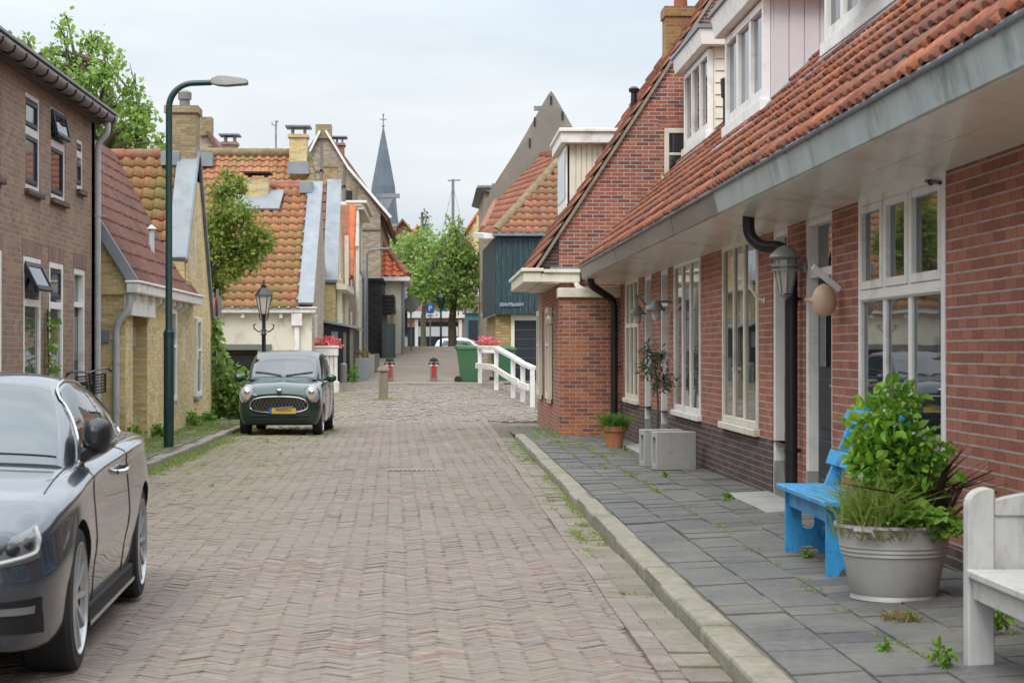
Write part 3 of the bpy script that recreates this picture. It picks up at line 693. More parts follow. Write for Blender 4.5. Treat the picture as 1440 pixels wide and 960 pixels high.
# roof dormers
def roofz(x): return ZG1+(x-XG)*1.036
def dormer(h, X, y0, y1, zt, fh, over, cols, cheek, fm, fasc, trim, boards='h', opened=None, gm='glass'):
    zb = roofz(X); xb = XG+(zt-ZG1)/1.036
    d = MB(); d.prism([(X, y0, zb-.05), (X, y0, zt), (xb+.3, y0, zt), (xb+.3, y0, roofz(xb+.3)-.1)], (0, y1-y0, 0)); do = d.build('dormer', cheek, h)
    b = MB(); n = 7
    for k in range(n):
        if boards == 'h':
            z0, z1 = zb+.1+(zt-zb-.1)*k/n, zb+.1+(zt-zb-.1)*(k+1)/n-.012
            xe = XG+(z0-ZG1)/1.036+.12; b.hexa([(X+.03, y0-.03, z0), (max(X+.1, xe), y0-.03, z0), (max(X+.1, xe), y0, z0), (X+.03, y0, z0), (X+.03, y0-.012, z1), (max(X+.1, xe), y0-.012, z1), (max(X+.1, xe), y0, z1), (X+.03, y0, z1)])
        else:
            xa, xc = X+.04+(xb-X)*k/n, X+.04+(xb-X)*(k+1)/n-.014
            b.hexa([(xa, y0-.02, roofz(xa)+.05), (xc, y0-.02, roofz(xc)+.05), (xc, y0, roofz(xc)), (xa, y0, roofz(xa)), (xa, y0-.02, zt), (xc, y0-.02, zt), (xc, y0, zt), (xa, y0, zt)])
    b.build('cladding', cheek, do)
    FF = (Vector((X-.05, y0, 0)), VY, -VX)
    f = MB(); p = MB(); w_ = y1-y0; fw = .09
    z0, z1 = zb+.1, zt-.03
    f.lbox(FF, 0, fw, z0, z1, -.06, .03); f.lbox(FF, w_-fw, w_, z0, z1, -.06, .03); f.lbox(FF, fw, w_-fw, z0, z0+.12, -.06, .035); f.lbox(FF, fw, w_-fw, z1-.09, z1, -.06, .03)
    for k in range(1, cols): f.lbox(FF, w_*k/cols-.06, w_*k/cols+.06, z0+.12, z1-.09, -.06, .025)
    f.lbox(FF, -.03, w_+.03, zb-.03, z0-.004, -.05, .07)
    f.build('dormer_frame', fm, do, bevel=.006)
    p.lbox(FF, fw-.02, w_-fw+.02, z0+.1, z1-.07, -.05, -.02); p.build('dormer_pane', M[gm], do)
    fr = MB(); e = fr; e.hexa([(X-over, y0-.22, zt), (xb+.5, y0-.22, zt), (xb+.5, y1+.2, zt), (X-over, y1+.2, zt), (X-over-.04, y0-.25, zt+fh), (xb+.5, y0-.25, zt+fh), (xb+.5, y1+.23, zt+fh), (X-over-.04, y1+.23, zt+fh)])
    fr.build('dormer_fascia', fasc, do, bevel=.008)
    tp = MB(); tp.box(X-over-.07, xb+.5, y0-.28, y1+.26, zt+fh+.002, zt+fh+.06); tp.build('dormer_top', trim, do)
    ap = MB(); ap.hexa([(X-.4, y0-.15, roofz(X-.4)+.03), (X-.02, y0-.15, roofz(X)+.03), (X-.02, y1+.15, roofz(X)+.03), (X-.4, y1+.15, roofz(X-.4)+.03), (X-.4, y0-.15, roofz(X-.4)+.06), (X-.02, y0-.15, roofz(X)+.06), (X-.02, y1+.15, roofz(X)+.06), (X-.4, y1+.15, roofz(X-.4)+.06)])
    xq = xb+.2
    ap.hexa([(X-.05, y0-.2, roofz(X-.05)+.04), (xq, y0-.2, roofz(xq)+.04), (xq, y0-.03, roofz(xq)+.04), (X-.05, y0-.03, roofz(X-.05)+.04), (X-.05, y0-.2, roofz(X-.05)+.065), (xq, y0-.2, roofz(xq)+.065), (xq, y0-.03, roofz(xq)+.09), (X-.05, y0-.03, roofz(X-.05)+.09)])
    ap.build('flashing', M['lead'], do)
    if opened:
        o = MB(); 
        for (ya, yb) in opened:
            z = z0+.15; hgt = z1-z0-.27
            q = [Vector((X-.09, ya, z1-.1)), Vector((X-.09, yb, z1-.1)), Vector((X-.42, yb, z+.05)), Vector((X-.42, ya, z+.05))]
            for k in range(4): o.beam(q[k], q[(k+1) % 4], .06, .05, (1, 0, .3))
        oo = o.build('dormer_vent', M['black'], do)
        g = MB(); 
        for (ya, yb) in opened: g.hexa([(X-.12, ya+.03, z1-.15), (X-.12, yb-.03, z1-.15), (X-.41, yb-.03, z+.09), (X-.41, ya+.03, z+.09), (X-.105, ya+.03, z1-.15), (X-.105, yb-.03, z1-.15), (X-.395, yb-.03, z+.09), (X-.395, ya+.03, z+.09)])
        g.build('vent_pane', M['glass'], do)
    return do
d1 = dormer(hf, 4.2, 29.8, 32.7, 6.05, .24, .2, 3, M['cream'], M['white'], M['white'], M['lead_dark'], 'h')
d2 = dormer(hf, 3.62, 21.3, 24.1, 5.3, .26, .18, 3, M['pinkwhite'], M['white'], M['white'], M['lead'], 'v', gm='glass_pale')
d3 = dormer(hf, 3.91, 16.2, 19.4, 5.9, .25, .18, 4, M['white'], M['white'], M['white'], M['lead'], 'v', opened=[(17.1, 17.75), (16.4, 17.0)])
v = MB(); v.lathe([(.05, 0), (.05, .5), (.075, .52), (.085, .78), (.06, .8)], (4.25, 28.8, roofz(4.25)-.1), 14); v.build('flue', M['black'], hf, smooth=40)
# black downpipes
def pipe_tube(h, pts, r, mat, name='downpipe', clips=()):
    fine = []
    P = [Vector(p) for p in pts]
    for i, p in enumerate(P):
        if 0 < i < len(P)-1:
            a, b = P[i-1], P[i+1]; ra = min(.12, (p-a).length*.45, (b-p).length*.45)
            s, e = p+(a-p).normalized()*ra, p+(b-p).normalized()*ra
            for k in range(6):
                t = k/5; fine.append((s.lerp(p, t)).lerp(p.lerp(e, t), t))
        else: fine.append(p)
    m = MB(); m.tube(fine, r, 14); o = m.build(name, mat, h, smooth=40)
    if clips:
        c = MB()
        for q in clips: c.tube([q, (q[0], q[1], q[2]+.035)], r*1.18, 14); c.box(q[0], q[0]+.12, q[1]-.012, q[1]+.012, q[2]+.005, q[2]+.03)
        c.build_each('clamp', mat, o, smooth=40)
    return o
pipe_tube(hf, [(2.70, 17.0, 2.68), (2.70, 17.0, 2.47), (2.80, 16.9, 2.36), (2.94, 16.8, 2.37), (3.02, 16.72, 2.25), (3.02, 16.72, .2)], .052, M['black'], clips=[(3.02, 16.72, 1.9), (3.02, 16.72, .62)])
pipe_tube(hf, [(2.55, 32.3, 2.7), (2.55, 32.3, 2.55), (2.93, 32.6, 2.32), (2.96, 32.6, 2.2), (2.96, 32.6, .1)], .06, M['black'], clips=[(2.96, 32.6, 1.2)])
# house number plates and small brackets
n1 = MB(); n1.box(3.085, 3.097, 16.86, 16.94, 1.84, 1.98); no = n1.build('number_plate', M['signblue']); tag(no, 'small blue house number plate on the brick pier beside the lamp', 'house number')
text('digit', '1', (Vector((3.084, 16.90, 1.91)), -VY, -VX), .1, M['signwhite'], no, .002)
for (y, z, lb) in ((18.55, 1.95, 'white flag bracket on the pier beside the black downpipe'), (26.0, 1.95, 'white flag bracket under the barn lamps')):
    b = MB(); b.tube([(3.095, y, z), (3.03, y, z+.02), (2.96, y, z+.13)], .014, 8); b.lathe([(.03, 0), (.03, .01)], (3.088, y, z), 12, axis='x'); tag(b.build('flag_bracket', M['white'], bevel=.004), lb, 'bracket')

# ------------------------------------------------------------- gable house beyond (R2)
hg = thing('gable_house', (2.15, 33.2, 0), 'tall red brick house whose steep gable faces us, with brick block and cream gutter', 'house')
XE, ZE, SL = 1.66, 2.82, 1.527; YB0, YB1 = 33.4, 40.2; XRG = 5.35; ZRG = ZE+SL*(XRG-XE)
GF = (Vector((2.1, YB0, 0)), VX, -VY)
gw = (3.88-2.1, 4.55-2.1, 4.42, 5.22)
b = MB(); wall(b, GF, 8, ZRG+.2, [gw], .1, clip=[(XE-2.1, ZE-.05, -SL, 1), (XRG-2.1, ZRG-.05, SL, 1)], z0=2.0); b.build('gable_wall', M['brick_gable'], hg)
SF = (Vector((2.1, YB0, 0)), VY, -VX)
so_ = [(1.7, 2.6, .62, 2.25), (4.8, 5.6, .62, 2.25)]
b = MB(); wall(b, SF, YB1-YB0, 2.75, so_, .12, z0=.55); b.box(2.1, 8, YB1-.02, YB1, 0, 2.75); b.build('wall', M['brick_orange'], hg)
b = MB(); wall(b, (SF[0]-VX*.005, VY, -VX), YB1-YB0, .55, (), .1); b.build('plinth', M['brick_red'], hg)
for o in so_: win(hg, SF, *o, cols=1, rows=(.6,), fm=M['cream'], gm=M['glass_pale'], fw=.1, rec=-.03)
b = MB(); b.box(2.093, 3.12, YB0-.4, YB0-.002, 0, 2.36); b.build('brick_block', M['brick_orange'], hg)
b = MB(); b.box(2.06, 3.1, YB0-.46, YB0+.02, 2.362, 2.52); b.build('block_fascia', M['cream'], hg, bevel=.01)
win(hg, GF, *gw, cols=1, rows=(.45,), fm=M['cream'], gm=M['glass'], fw=.08, rec=.03)
sv = MB(); sv.lbox(GF, gw[0]-.1, gw[1]+.3, gw[3]+.003, gw[3]+.17, -.02, .006); sv.build('soldier_course', M['brick_red'], hg)
rv = Vector((1, 0, SL)).normalized(); SLn = math.hypot(XRG-XE, ZRG-ZE)
tiles('roof_tiles', (XE, YB0-.06, ZE+.05), VY, YB1-YB0+.3, rv, SLn, M['tile_red'], hg, .21, .3, .024, 5, .03)
b = MB(); b.hexa([(XE+.08, YB0+.03, ZE-.08), (XRG, YB0+.03, ZE-.08), (XRG, YB1, ZE-.08), (XE+.08, YB1, ZE-.08), (XE+.08, YB0+.03, ZE), (XRG, YB0+.03, ZRG-.06), (XRG, YB1, ZRG-.06), (XE+.08, YB1, ZE)])
b.hexa([(XRG, YB0+.03, ZE-.08), (XRG+4, YB0+.03, ZE-.08), (XRG+4, YB1, ZE-.08), (XRG, YB1, ZE-.08), (XRG, YB0+.03, ZRG-.06), (XRG+4, YB0+.03, ZE), (XRG+4, YB1, ZE), (XRG, YB1, ZRG-.06)])
b.build('roof_body', M['brick_dark'], hg)
b = MB(); p0, p1 = Vector((XE+.02, YB0-.03, ZE-.03)), Vector((XRG, YB0-.03, ZRG-.03)); b.beam(p0, p1, .07, .05, (-SL, 0, 1)); b.build('verge_mortar', M['kerb'], hg)
# gutter box
b = MB(); b.box(1.50, 1.80, YB0-.15, 38.6, 2.62, 2.80); b.box(1.80, 2.45, YB0-.15, YB0-.005, 2.62, 2.78); gu = b.build('gutter', M['cream'], hg, bevel=.015)
b = MB(); b.box(1.46, 1.84, YB0-.19, 38.7, 2.802, 2.86); b.box(1.84, 2.5, YB0-.19, YB0-.01, 2.782, 2.84); b.build('gutter_lip', M['cream'], gu, bevel=.008)
b = MB(); b.box(1.8, 2.1, YB0-.1, 38.6, 2.60, 2.625); b.build('soffit', M['cream'], hg)
b = MB(); b.box(1.95, 2.7, YB0-.16, YB0-.012, 2.842, 2.88); b.build('gutter_flashing', M['lead'], gu)
pipe_tube(hg, [(2.38, YB0-.1, 2.64), (2.4, YB0-.12, 2.56), (2.56, YB0-.12, 2.46), (2.6, YB0-.12, 2.4)], .045, M['cream'])
# dormer seen from the side
zr = lambda x: ZE+SL*(x-XE)
b = MB(); dz = 5.28; b.prism([(2.5, 36.6, zr(2.5)-.05), (2.5, 36.6, dz), (3.3, 36.6, dz), (3.4, 36.6, zr(3.4)-.2)], (0, 2.4, 0)); dm = b.build('dormer', M['cream'], hg)
b = MB()
for k in range(8):
    x0, x1 = 2.52+k*.1, 2.52+k*.1+.088
    if zr(x1) < dz: b.hexa([(x0, 36.57, zr(x0)), (x1, 36.57, zr(x1)), (x1, 36.6, zr(x1)), (x0, 36.6, zr(x0)), (x0, 36.57, dz), (x1, 36.57, dz), (x1, 36.6, dz), (x0, 36.6, dz)])
b.build('cladding', M['cream'], dm)
b = MB(); b.box(2.33, 3.5, 36.35, 39.2, dz+.002, dz+.2); b.box(2.29, 3.5, 36.3, 39.25, dz+.203, dz+.27); b.build('dormer_fascia', M['white'], dm, bevel=.01)
FD = (Vector((2.46, 36.6, 0)), VY, -VX)
b = MB(); b.lbox(FD, 0, 2.4, zr(2.5)+.02, dz-.02, 0, .03); b.build('dormer_frame', M['white'], dm)
b = MB(); b.lbox(FD, .15, 2.25, zr(2.5)+.2, dz-.12, .031, .04); b.build('dormer_pane', M['glass'], dm)
# chimney and vent pipe
b = MB(); cx, cy = 4.43, 36.0; b.box(cx-.25, cx+.25, cy-.3, cy+.3, 6.4, 7.5); b.box(cx-.28, cx+.28, cy-.33, cy+.33, 7.502, 7.68); ch = b.build('chimney', brick('brick_lichen', [(.34, .16, .07), (.36, .20, .07), (.28, .13, .06)], (.34, .30, .16), stain=(.36, .27, .04)), hg)
b = MB(); b.lathe([(.13, 0), (.11, .3), (.12, .32)], (cx+.05, cy, 7.68), 12); b.build('chimney_pot', M['ridge'], ch, smooth=40)
b = MB(); vx = 3.55; b.tube([(vx, 35.4, zr(vx)-.1), (vx+.02, 35.4, zr(vx)+.38)], .055, 12); b.lathe([(.085, 0), (.1, .06), (.05, .1)], (vx+.02, 35.4, zr(vx)+.38), 12); b.build('vent_pipe', M['black'], hg, smooth=40)
# small cream wall lamp by the corner of the block
b = MB(); b.ball((1.98, 33.9, 2.0), (.07, .07, .1)); b.tube([(2.1, 33.9, 2.12), (1.98, 33.9, 2.16), (1.98, 33.9, 2.08)], .012, 6); tag(b.build('wall_lamp', M['lamp_glass'], smooth=40), 'small globe lamp on the corner of the brick block', 'wall lamp')
# ============================================================= left side houses
# brown brick house
XB = -4.9; LY0, LY1 = 6.0, 29.0
hb = thing('brick_house', (XB, LY1, 0), 'brown brick two-storey house with narrow pale windows and a round-bellied gutter', 'house')
FB = (Vector((XB, LY0, 0)), VY, VX)
up = [(22.4-LY0-1.1, 22.75-LY0, 3.43, 4.6), (24.1-LY0, 25.0-LY0, 3.43, 4.6), (25.7-LY0, 26.7-LY0, 3.44, 4.62), (27.55-LY0, 28.05-LY0, 3.7, 4.4), (16-LY0, 17.2-LY0, 3.43, 4.6), (10-LY0, 11.2-LY0, 3.43, 4.6)]
lw = [(21.5-LY0, 22.8-LY0, .75, 2.62), (24.0-LY0, 25.05-LY0, .75, 2.62), (25.6-LY0, 26.55-LY0, .75, 2.62), (16-LY0, 17.5-LY0, .75, 2.62), (10-LY0, 11.5-LY0, .75, 2.62)]
ld = (27.35-LY0, 28.25-LY0, .1, 2.62)
b = MB(); wall(b, FB, LY1-LY0, 4.86, up+lw+[ld], .11); b.box(XB-6, XB, LY1-.25, LY1, 0, 4.8); b.build('wall', M['brick_brown'], hb)
b = MB()
for o in lw+[ld]: b.lbox(FB, o[0]-.06, o[1]+.06, o[3]+.003, o[3]+.2, -.05, .005)
b.build_each('soldier_course', brick('brick_soldier', [(.23, .13, .10), (.18, .105, .08), (.27, .16, .12)], (.3, .24, .2), bw=.066, bh=.22), hb)
for i, o in enumerate(up):
    tall = o[1]-o[0] > .6
    wn = win(hb, FB, *o, cols=1, rows=(.62,) if tall else (.75,), fm=M['pinkwhite'], gm=M['glass_pale'] if i % 2 else M['glass'], fw=.06, bar=.10, rec=.07, sm=M['brick_dark'], sill=True)
    k = MB(); zm = o[2]+(o[3]-o[2])*.62
    for za, zb in ((o[2]+.09, zm-.06), (zm+.06, o[3]-.08)):
        for q in ((o[0]+.075, o[0]+.125, za, zb), (o[1]-.125, o[1]-.075, za, zb), (o[0]+.125, o[1]-.125, za, za+.05), (o[0]+.125, o[1]-.125, zb-.05, zb)): k.lbox(FB, *q, -.06, -.015)
    k.build('casement', M['navy'], wn, bevel=.004)
for o in lw:
    wn = win(hb, FB, *o, cols=1, rows=(.72,), fm=M['white'], gm=M['glass_pale'], fw=.08, bar=.09, rec=.06, sm=M['brick_dark'])
    k = MB(); zm = o[2]+(o[3]-o[2])*.75
    for q in ((o[0]+.09, o[0]+.14, zm, o[3]-.09), (o[1]-.14, o[1]-.09, zm, o[3]-.09), (o[0]+.14, o[1]-.14, zm, zm+.05), (o[0]+.14, o[1]-.14, o[3]-.14, o[3]-.09)): k.lbox(FB, *q, -.06, -.01)
    k.build('casement', M['navy'], wn, bevel=.004)
# tilted open vents
def vent(o, z0, z1, out, name='open_vent'):
    q = [O_(FB, o[0]+.06, z1, 0), O_(FB, o[1]-.06, z1, 0), O_(FB, o[1]-.06, z0, out), O_(FB, o[0]+.06, z0, out)]
    f = MB()
    for k in range(4): f.beam(q[k], q[(k+1) % 4], .06, .05, (1, 0, .4))
    fo = f.build(name, M['navy'], hb, bevel=.004); f = MB(); c = sum(q, Vector())/4
    qq = [p.lerp(c, .08) for p in q]; f.prism(qq, (.012, 0, .004)); f.build('pane', M['glass'], fo)
vent(lw[1], 2.24, 2.52, .14); vent(up[2], 4.27, 4.55, .06)
door_r(hb, FB, ld[0], ld[1], ld[3], rec=.09, zb=.12)
b = MB(); b.hexa([(XB-.05, LY0, 4.76), (XB+.2, LY0, 4.77), (XB+.2, LY1+.15, 4.77), (XB-.05, LY1+.15, 4.76), (XB-.05, LY0, 4.84), (XB+.2, LY0, 4.86), (XB+.2, LY1+.15, 4.86), (XB-.05, LY1+.15, 4.84)])
b.build('eave_board', M['brick_dark'], hb)
b = MB(); b.tube([(XB+.22, LY0, 4.83), (XB+.22, LY1+.18, 4.83)], .075, 12); gu = b.build('gutter', paint('gutter_brown', (.15, .125, .115), .6, var=.2, vscale=4, dirt=(.22, .19, .17)), hb, smooth=50)
b = MB()
for k in range(27):
    y = LY1-.1-k*.62; b.tube([(XB+.22+.084*math.cos(t), y, 4.83+.084*math.sin(t)) for t in np.linspace(-math.pi, .1, 9)], .011, 5)
b.build_each('bracket', M['black_rough'], gu)
b = MB(); b.box(XB+.1, XB+.30, LY0, LY1+.2, 4.9, 4.93); b.build('roof_edge', M['lead'], hb)
rsl = Vector((-1, 0, .75)).normalized()
tiles('roof_tiles', (XB+.12, LY0, 4.87), VY, LY1-LY0+.15, rsl, 5.5, M['tile_red'], hb, .24, .34, .024, 4)
b = MB(); b.hexa([(XB+.12, LY0, 4.75), (XB-6, LY0, 4.75), (XB-6, LY1, 4.75), (XB+.12, LY1, 4.75), (XB+.12, LY0, 4.8), (XB-4.1, LY0, 7.95), (XB-4.1, LY1, 7.95), (XB+.12, LY1, 4.8)]); b.build('roof_body', M['brick_dark'], hb)
pipe_tube(hb, [(XB+.22, 28.78, 4.75), (XB+.22, 28.78, 4.6), (XB+.08, 28.8, 4.45), (XB+.08, 28.8, .1)], .045, M['pvc'], clips=[(XB+.08, 28.8, 3.4), (XB+.08, 28.8, 1.9)])

# yellow brick house with lean-to porch
XY = -4.5; XYG = -4.4
hy = thing('yellow_house', (XY, 36, 0), 'yellow brick cottage with an orange pantile roof and a brown lean-to roof over its porch', 'house')
FY = (Vector((XY, 29.3, 0)), VY, VX); D_ = 29.3
oy = [(30.0-D_, 31.5-D_, .1, 2.15), (33.9-D_, 34.7-D_, .62, 2.2), (36.0-D_, 36.25-D_, 1.3, 1.9), (37.6-D_, 38.4-D_, .62, 2.1), (37.6-D_, 37.85-D_, 2.9, 3.9)]
b = MB()
wall(b, FY, 7.0, 2.45, oy[:2]+[oy[2]], .45)
wall(b, (Vector((XY, 36.3, 0)), VY, VX), 4.3, 5.3, [(o[0]-7, o[1]-7, o[2], o[3]) for o in oy[3:]], .12, clip=[(0, 3.1, -1.139, 1), (2.0, 5.22, 1.32, 1)])
wall(b, (Vector((XY-5, 29.3, 0)), VX, -VY), 5.0, 5.6, [], .1, clip=[(5.0-.1, 2.4, 1.6, 1)])
b.box(XY-6, XY, 40.55, 40.6, 0, 2.3); b.box(XY-6, XY-.01, 36.25, 36.3, 0, 3.1)
b.build('wall', M['brick_yellow'], hy)
b = MB(); b.box(XY-.5, XY-.44, 29.95, 31.55, .1, 2.15); do = b.build('door', paint('door_brown', (.05, .035, .028), .4), hy)
b = MB(); b.box(XY-.44, XY-.425, 30.4, 31.1, 1.2, 1.9); b.build('pane', M['glass'], do)
b = MB(); b.box(XY-.28, XY-.18, 31.48, 31.495, 1.55, 1.85); b.build('notice', M['signwhite'], do)
win(hy, FY, *oy[1], cols=1, rows=(.6,), fm=M['white'], gm=M['glass_pale'], fw=.09, rec=.0, sm=M['lead'])
win(hy, FY, *oy[3], cols=1, rows=(.6,), fm=M['white'], gm=M['glass_pale'], fw=.09, rec=.0, sm=M['lead'])
for o in (oy[2], oy[4]): win(hy, FY, *o, cols=1, fm=M['white'], gm=M['glass'], fw=.04, rec=.06, sill=False)
# brown lean-to roof
rb = Vector((-1, 0, 1.6)).normalized()
tiles('lean_to_tiles', (XYG+.02, 29.2, 2.47), VY, 9.2, rb, 3.3, M['tile_brown'], hy, .21, .31, .030, 4, .03, poly=[(0, 0), (8.0, 0), (9.2, 3.0), (9.2, 3.3), (0, 3.3)])
b = MB(); b.hexa([(XYG, 29.25, 2.3), (XYG-1.75, 29.25, 2.3), (XYG-1.75, 36.5, 2.3), (XYG, 36.5, 2.3), (XYG, 29.25, 2.42), (XYG-1.75, 29.25, 5.2), (XYG-1.75, 36.5, 5.2), (XYG, 36.5, 2.42)]); b.build('lean_to_body', M['brick_yellow'], hy)
b = MB(); b.beam((XYG+.05, 29.14, 2.46), (XYG-1.75, 29.14, 2.46+1.6*1.8), .05, .16, (1.6, 0, 1)); b.build('bargeboard', M['lead'], hy, bevel=.01)
b = MB(); b.box(XYG-.06, XYG+.12, 29.1, 37.2, 2.32, 2.46); b.box(XYG-.08, XYG+.15, 29.08, 37.25, 2.462, 2.5)
gu = b.build('gutter', M['white'], hy, bevel=.01)
b = MB()
for k in range(9): b.prism([(XY, 29.35+k*.85, 2.31), (XYG+.06, 29.35+k*.85, 2.31), (XYG+.06, 29.35+k*.85, 2.24), (XY, 29.35+k*.85, 2.1)], (0, .1, 0))
b.build_each('bracket', M['white'], gu)
b = MB(); b.box(XY-.02, XY+.1, 29.27, 31.7, 2.0, 2.3); b.build('porch_beam', M['white'], hy)
pipe_tube(hy, [(XYG-.02, 29.2, 2.36), (XYG-.02, 29.2, 2.1), (XYG-.22, 29.2, 1.86), (XYG-.22, 29.2, .1)], .05, M['pvc'], clips=[(XYG-.22, 29.2, 1.3), (XYG-.22, 29.2, .6)])
# orange roof facing us
ro = Vector((0, 1, 1.139)).normalized(); so2 = 2.85
tiles('roof_tiles', (XY-6.0, 36.3, 3.05), VX, 5.72, ro, so2, M['tile_moss'], hy, .225, .275, .032, 5, .034)
ro2 = Vector((0, -1, 1.32)).normalized()
tiles('rear_tiles', (XY-6, 40.5, 2.32), VX, 5.9, ro2, 3.6, M['tile_moss'], hy, .25, .33, .03, 4)
b = MB(); b.prism([(XY-6, 36.35, 2.95), (XY-6, 38.2, 5.1), (XY-6, 40.5, 2.2)], (5.95, 0, 0)); b.build('roof_body', M['brick_mossy'], hy)
b = MB(); p = [Vector((XY-.34, 36.25, 3.1)), Vector((XY+.03, 36.25, 3.1)), Vector((XY+.03, 38.15, 5.27)), Vector((XY-.36, 38.15, 5.27))]; b.prism(p, (0, -.05, .07))
b.prism([(XY+.0, 36.25, 3.05), (XY+.05, 36.25, 3.05), (XY+.05, 38.15, 5.22), (XY+.0, 38.15, 5.22)], (0, -.05, .09)); b.box(XY-.66, XY-.3, 37.85, 38.3, 4.98, 5.25)
b.build('verge_flashing', M['lead'], hy, bevel=.01)
b = MB(); b.beam((XY+.03, 38.2, 5.2), (XY+.03, 40.55, 2.12), .06, .12, (0, 1.32, 1)); b.build('rear_verge', M['lead_dark'], hy)
b = MB(); ridge(b, (XY-6, 38.22, 5.2), (XY-.7, 38.22, 5.2), .12); b.build('ridge_tiles', M['ridge'], hy, smooth=50)
b = MB(); b.box(-5.06, -4.5, 37.9, 38.55, 4.7, 5.98); b.box(-5.1, -4.46, 37.86, 38.59, 5.982, 6.12); ch = b.build('chimney', M['brick_mossy'], hy)
b = MB(); b.lathe([(.1, 0), (.1, .14), (.13, .15), (.13, .28), (.08, .32)], (-4.75, 38.2, 6.12), 12); b.build('chimney_pot', M['alu'], ch, smooth=40)
b = MB(); b.tube([(-5.25, 32.6, 3.4), (-5.25, 32.6, 3.9)], .05, 10); b.lathe([(.09, 0), (.02, .07)], (-5.25, 32.6, 3.9), 10)
vt = b.build('vent_pipe', M['pvc'], hy, smooth=40); vt.location = (.45, 1.5, -.35)
b = MB(); b.box(-4.88, -4.74, 29.26, 29.296, 1.6, 1.78); b.build('junction_box', M['lead_dark'], hy)

# garage house with the lead flashed gable
XC = -3.05
hc = thing('garage_house', (XC, 50, .3), 'cream walled house with a mossy orange roof and dark garage behind the green car', 'house')
CF = (Vector((-11, 50, 0)), VX, -VY)
b = MB(); wall(b, CF, 7.95, 2.55, [(0.6, 6.6, -.4, 1.5)], .2, z0=-.5); b.build('wall', M['cream'], hc)
b = MB(); wall(b, (Vector((XC, 50, 0)), VY, VX), 8, 5.8, [(1.2, 1.9, 1.3, 2.4)], .1, clip=[(0, 2.45, -.8, 1), (4.0, 5.65, .8, 1)], z0=-.5); b.build('gable_wall', M['brick_grey'], hc)
b = MB(); b.lbox(CF, .6, 6.6, -.4, 1.36, -.15, -.1)
for k in range(6): b.lbox(CF, .6, 6.6, -.38+k*.29, -.12+k*.29, -.1, -.08)
b.build('garage_door', M['black'], hc)
b = MB(); b.lbox(CF, .3, 6.95, 1.5, 1.64, -.02, .06); b.build('lintel', M['alu'], hc)
b = MB(); b.box(-11, XC+.1, 49.78, 49.98, 2.42, 2.53); b.box(-11, XC+.13, 49.74, 49.99, 2.532, 2.57); b.box(-3.55, -3.28, 49.8, 49.99, 2.1, 2.42); b.box(-3.48, -3.36, 49.86, 49.98, .3, 2.1); b.build('gutter', M['white'], hc, bevel=.012)
b = MB()
for k in range(8): b.box(-10.5+k*.95, -10.42+k*.95, 49.85, 49.99, 2.3, 2.41)
b.build_each('bracket', M['white'], hc)
rc = Vector((0, 1, .8)).normalized(); sc = 5.15
tiles('roof_tiles', (-11, 49.75, 2.56), VX, 7.65, rc, 5.25, M['tile_moss'], hc, .235, .32, .032, 5, .036)
b = MB(); b.prism([(-11, 49.8, 2.45), (-11, 54, 5.75), (-11, 58, 2.45)], (7.9, 0, 0)); b.build('roof_body', M['brick_dark'], hc)
tiles('rear_tiles', (-11, 58.2, 2.5), VX, 7.65, Vector((0, -1, .8)).normalized(), 5.2, M['tile_moss'], hc, .29, .36, .03, 4)
b = MB(); b.prism([(XC-.33, 49.75, 2.62), (XC+.06, 49.75, 2.62), (XC+.06, 54, 6.0), (XC-.33, 54, 6.0)], (0, -.04, .06)); b.box(XC-.55, XC-.2, 53.5, 54.2, 5.7, 6.02)
for k in range(9): b.beam((XC-.36, 49.9+k*.45, 2.75+k*.36), (XC-.27, 50.1+k*.45, 2.9+k*.36), .07, .05)
b.build('verge_flashing', M['lead'], hc, bevel=.01)
b = MB(); ridge(b, (-11, 54, 5.86), (XC-.5, 54, 5.86), .12); b.build('ridge_tiles', M['ridge'], hc, smooth=50)
c0 = W(347, 295, 53.6); c1 = W(373, 252, 53.6)
b = MB(); b.box(-5.0, -4.42, 53.3, 53.9, 5.3, 6.1); ch = b.build('chimney', M['brick_yellow'], hc)
b = MB(); b.box(-5.08, -4.34, 53.2, 54, 6.2, 6.25); b.box(-4.95, -4.9, 53.3, 53.9, 6.1, 6.2); b.box(-4.52, -4.47, 53.3, 53.9, 6.1, 6.2); b.build('chimney_cap', M['black_rough'], ch)
b = MB(); b.prism([(-5.3, 53.0, 5.2), (-4.1, 53.0, 5.2), (-4.0, 53.5, 5.75), (-5.3, 53.5, 5.6)], (0, -.03, .05)); b.build('chimney_flashing', M['lead'], ch)
win(hc, (Vector((XC, 50, 0)), VY, VX), 1.2, 1.9, 1.3, 2.4, fm=M['white'], gm=M['glass'], rec=.04)
# ============================================================= far houses on the left
def cap(parent, x0, x1, y0, y1, z, h=.22, m=None):
    b = MB(); b.box(x0-.12, x1+.12, y0-.1, y1+.1, z+h, z+h+.05)
    for x in (x0+.05, x1-.1): b.box(x, x+.06, y0+.05, y1-.05, z, z+h)
    b.build('chimney_cap', m or M['lead_dark'], parent)
def chim(h, px0, px1, py0, Y, zb, mat, capped=True, d=.7):
    a, b_ = W(px0, py0, Y), W(px1, py0, Y); m = MB(); m.box(a.x, b_.x, Y-d/2, Y+d/2, zb, a.z); m.box(a.x-.05, b_.x+.05, Y-d/2-.05, Y+d/2+.05, a.z+.002, a.z+.1)
    c = m.build('chimney', mat, h)
    if capped: cap(c, a.x, b_.x, Y-d/2, Y+d/2, a.z+.1)
    return c
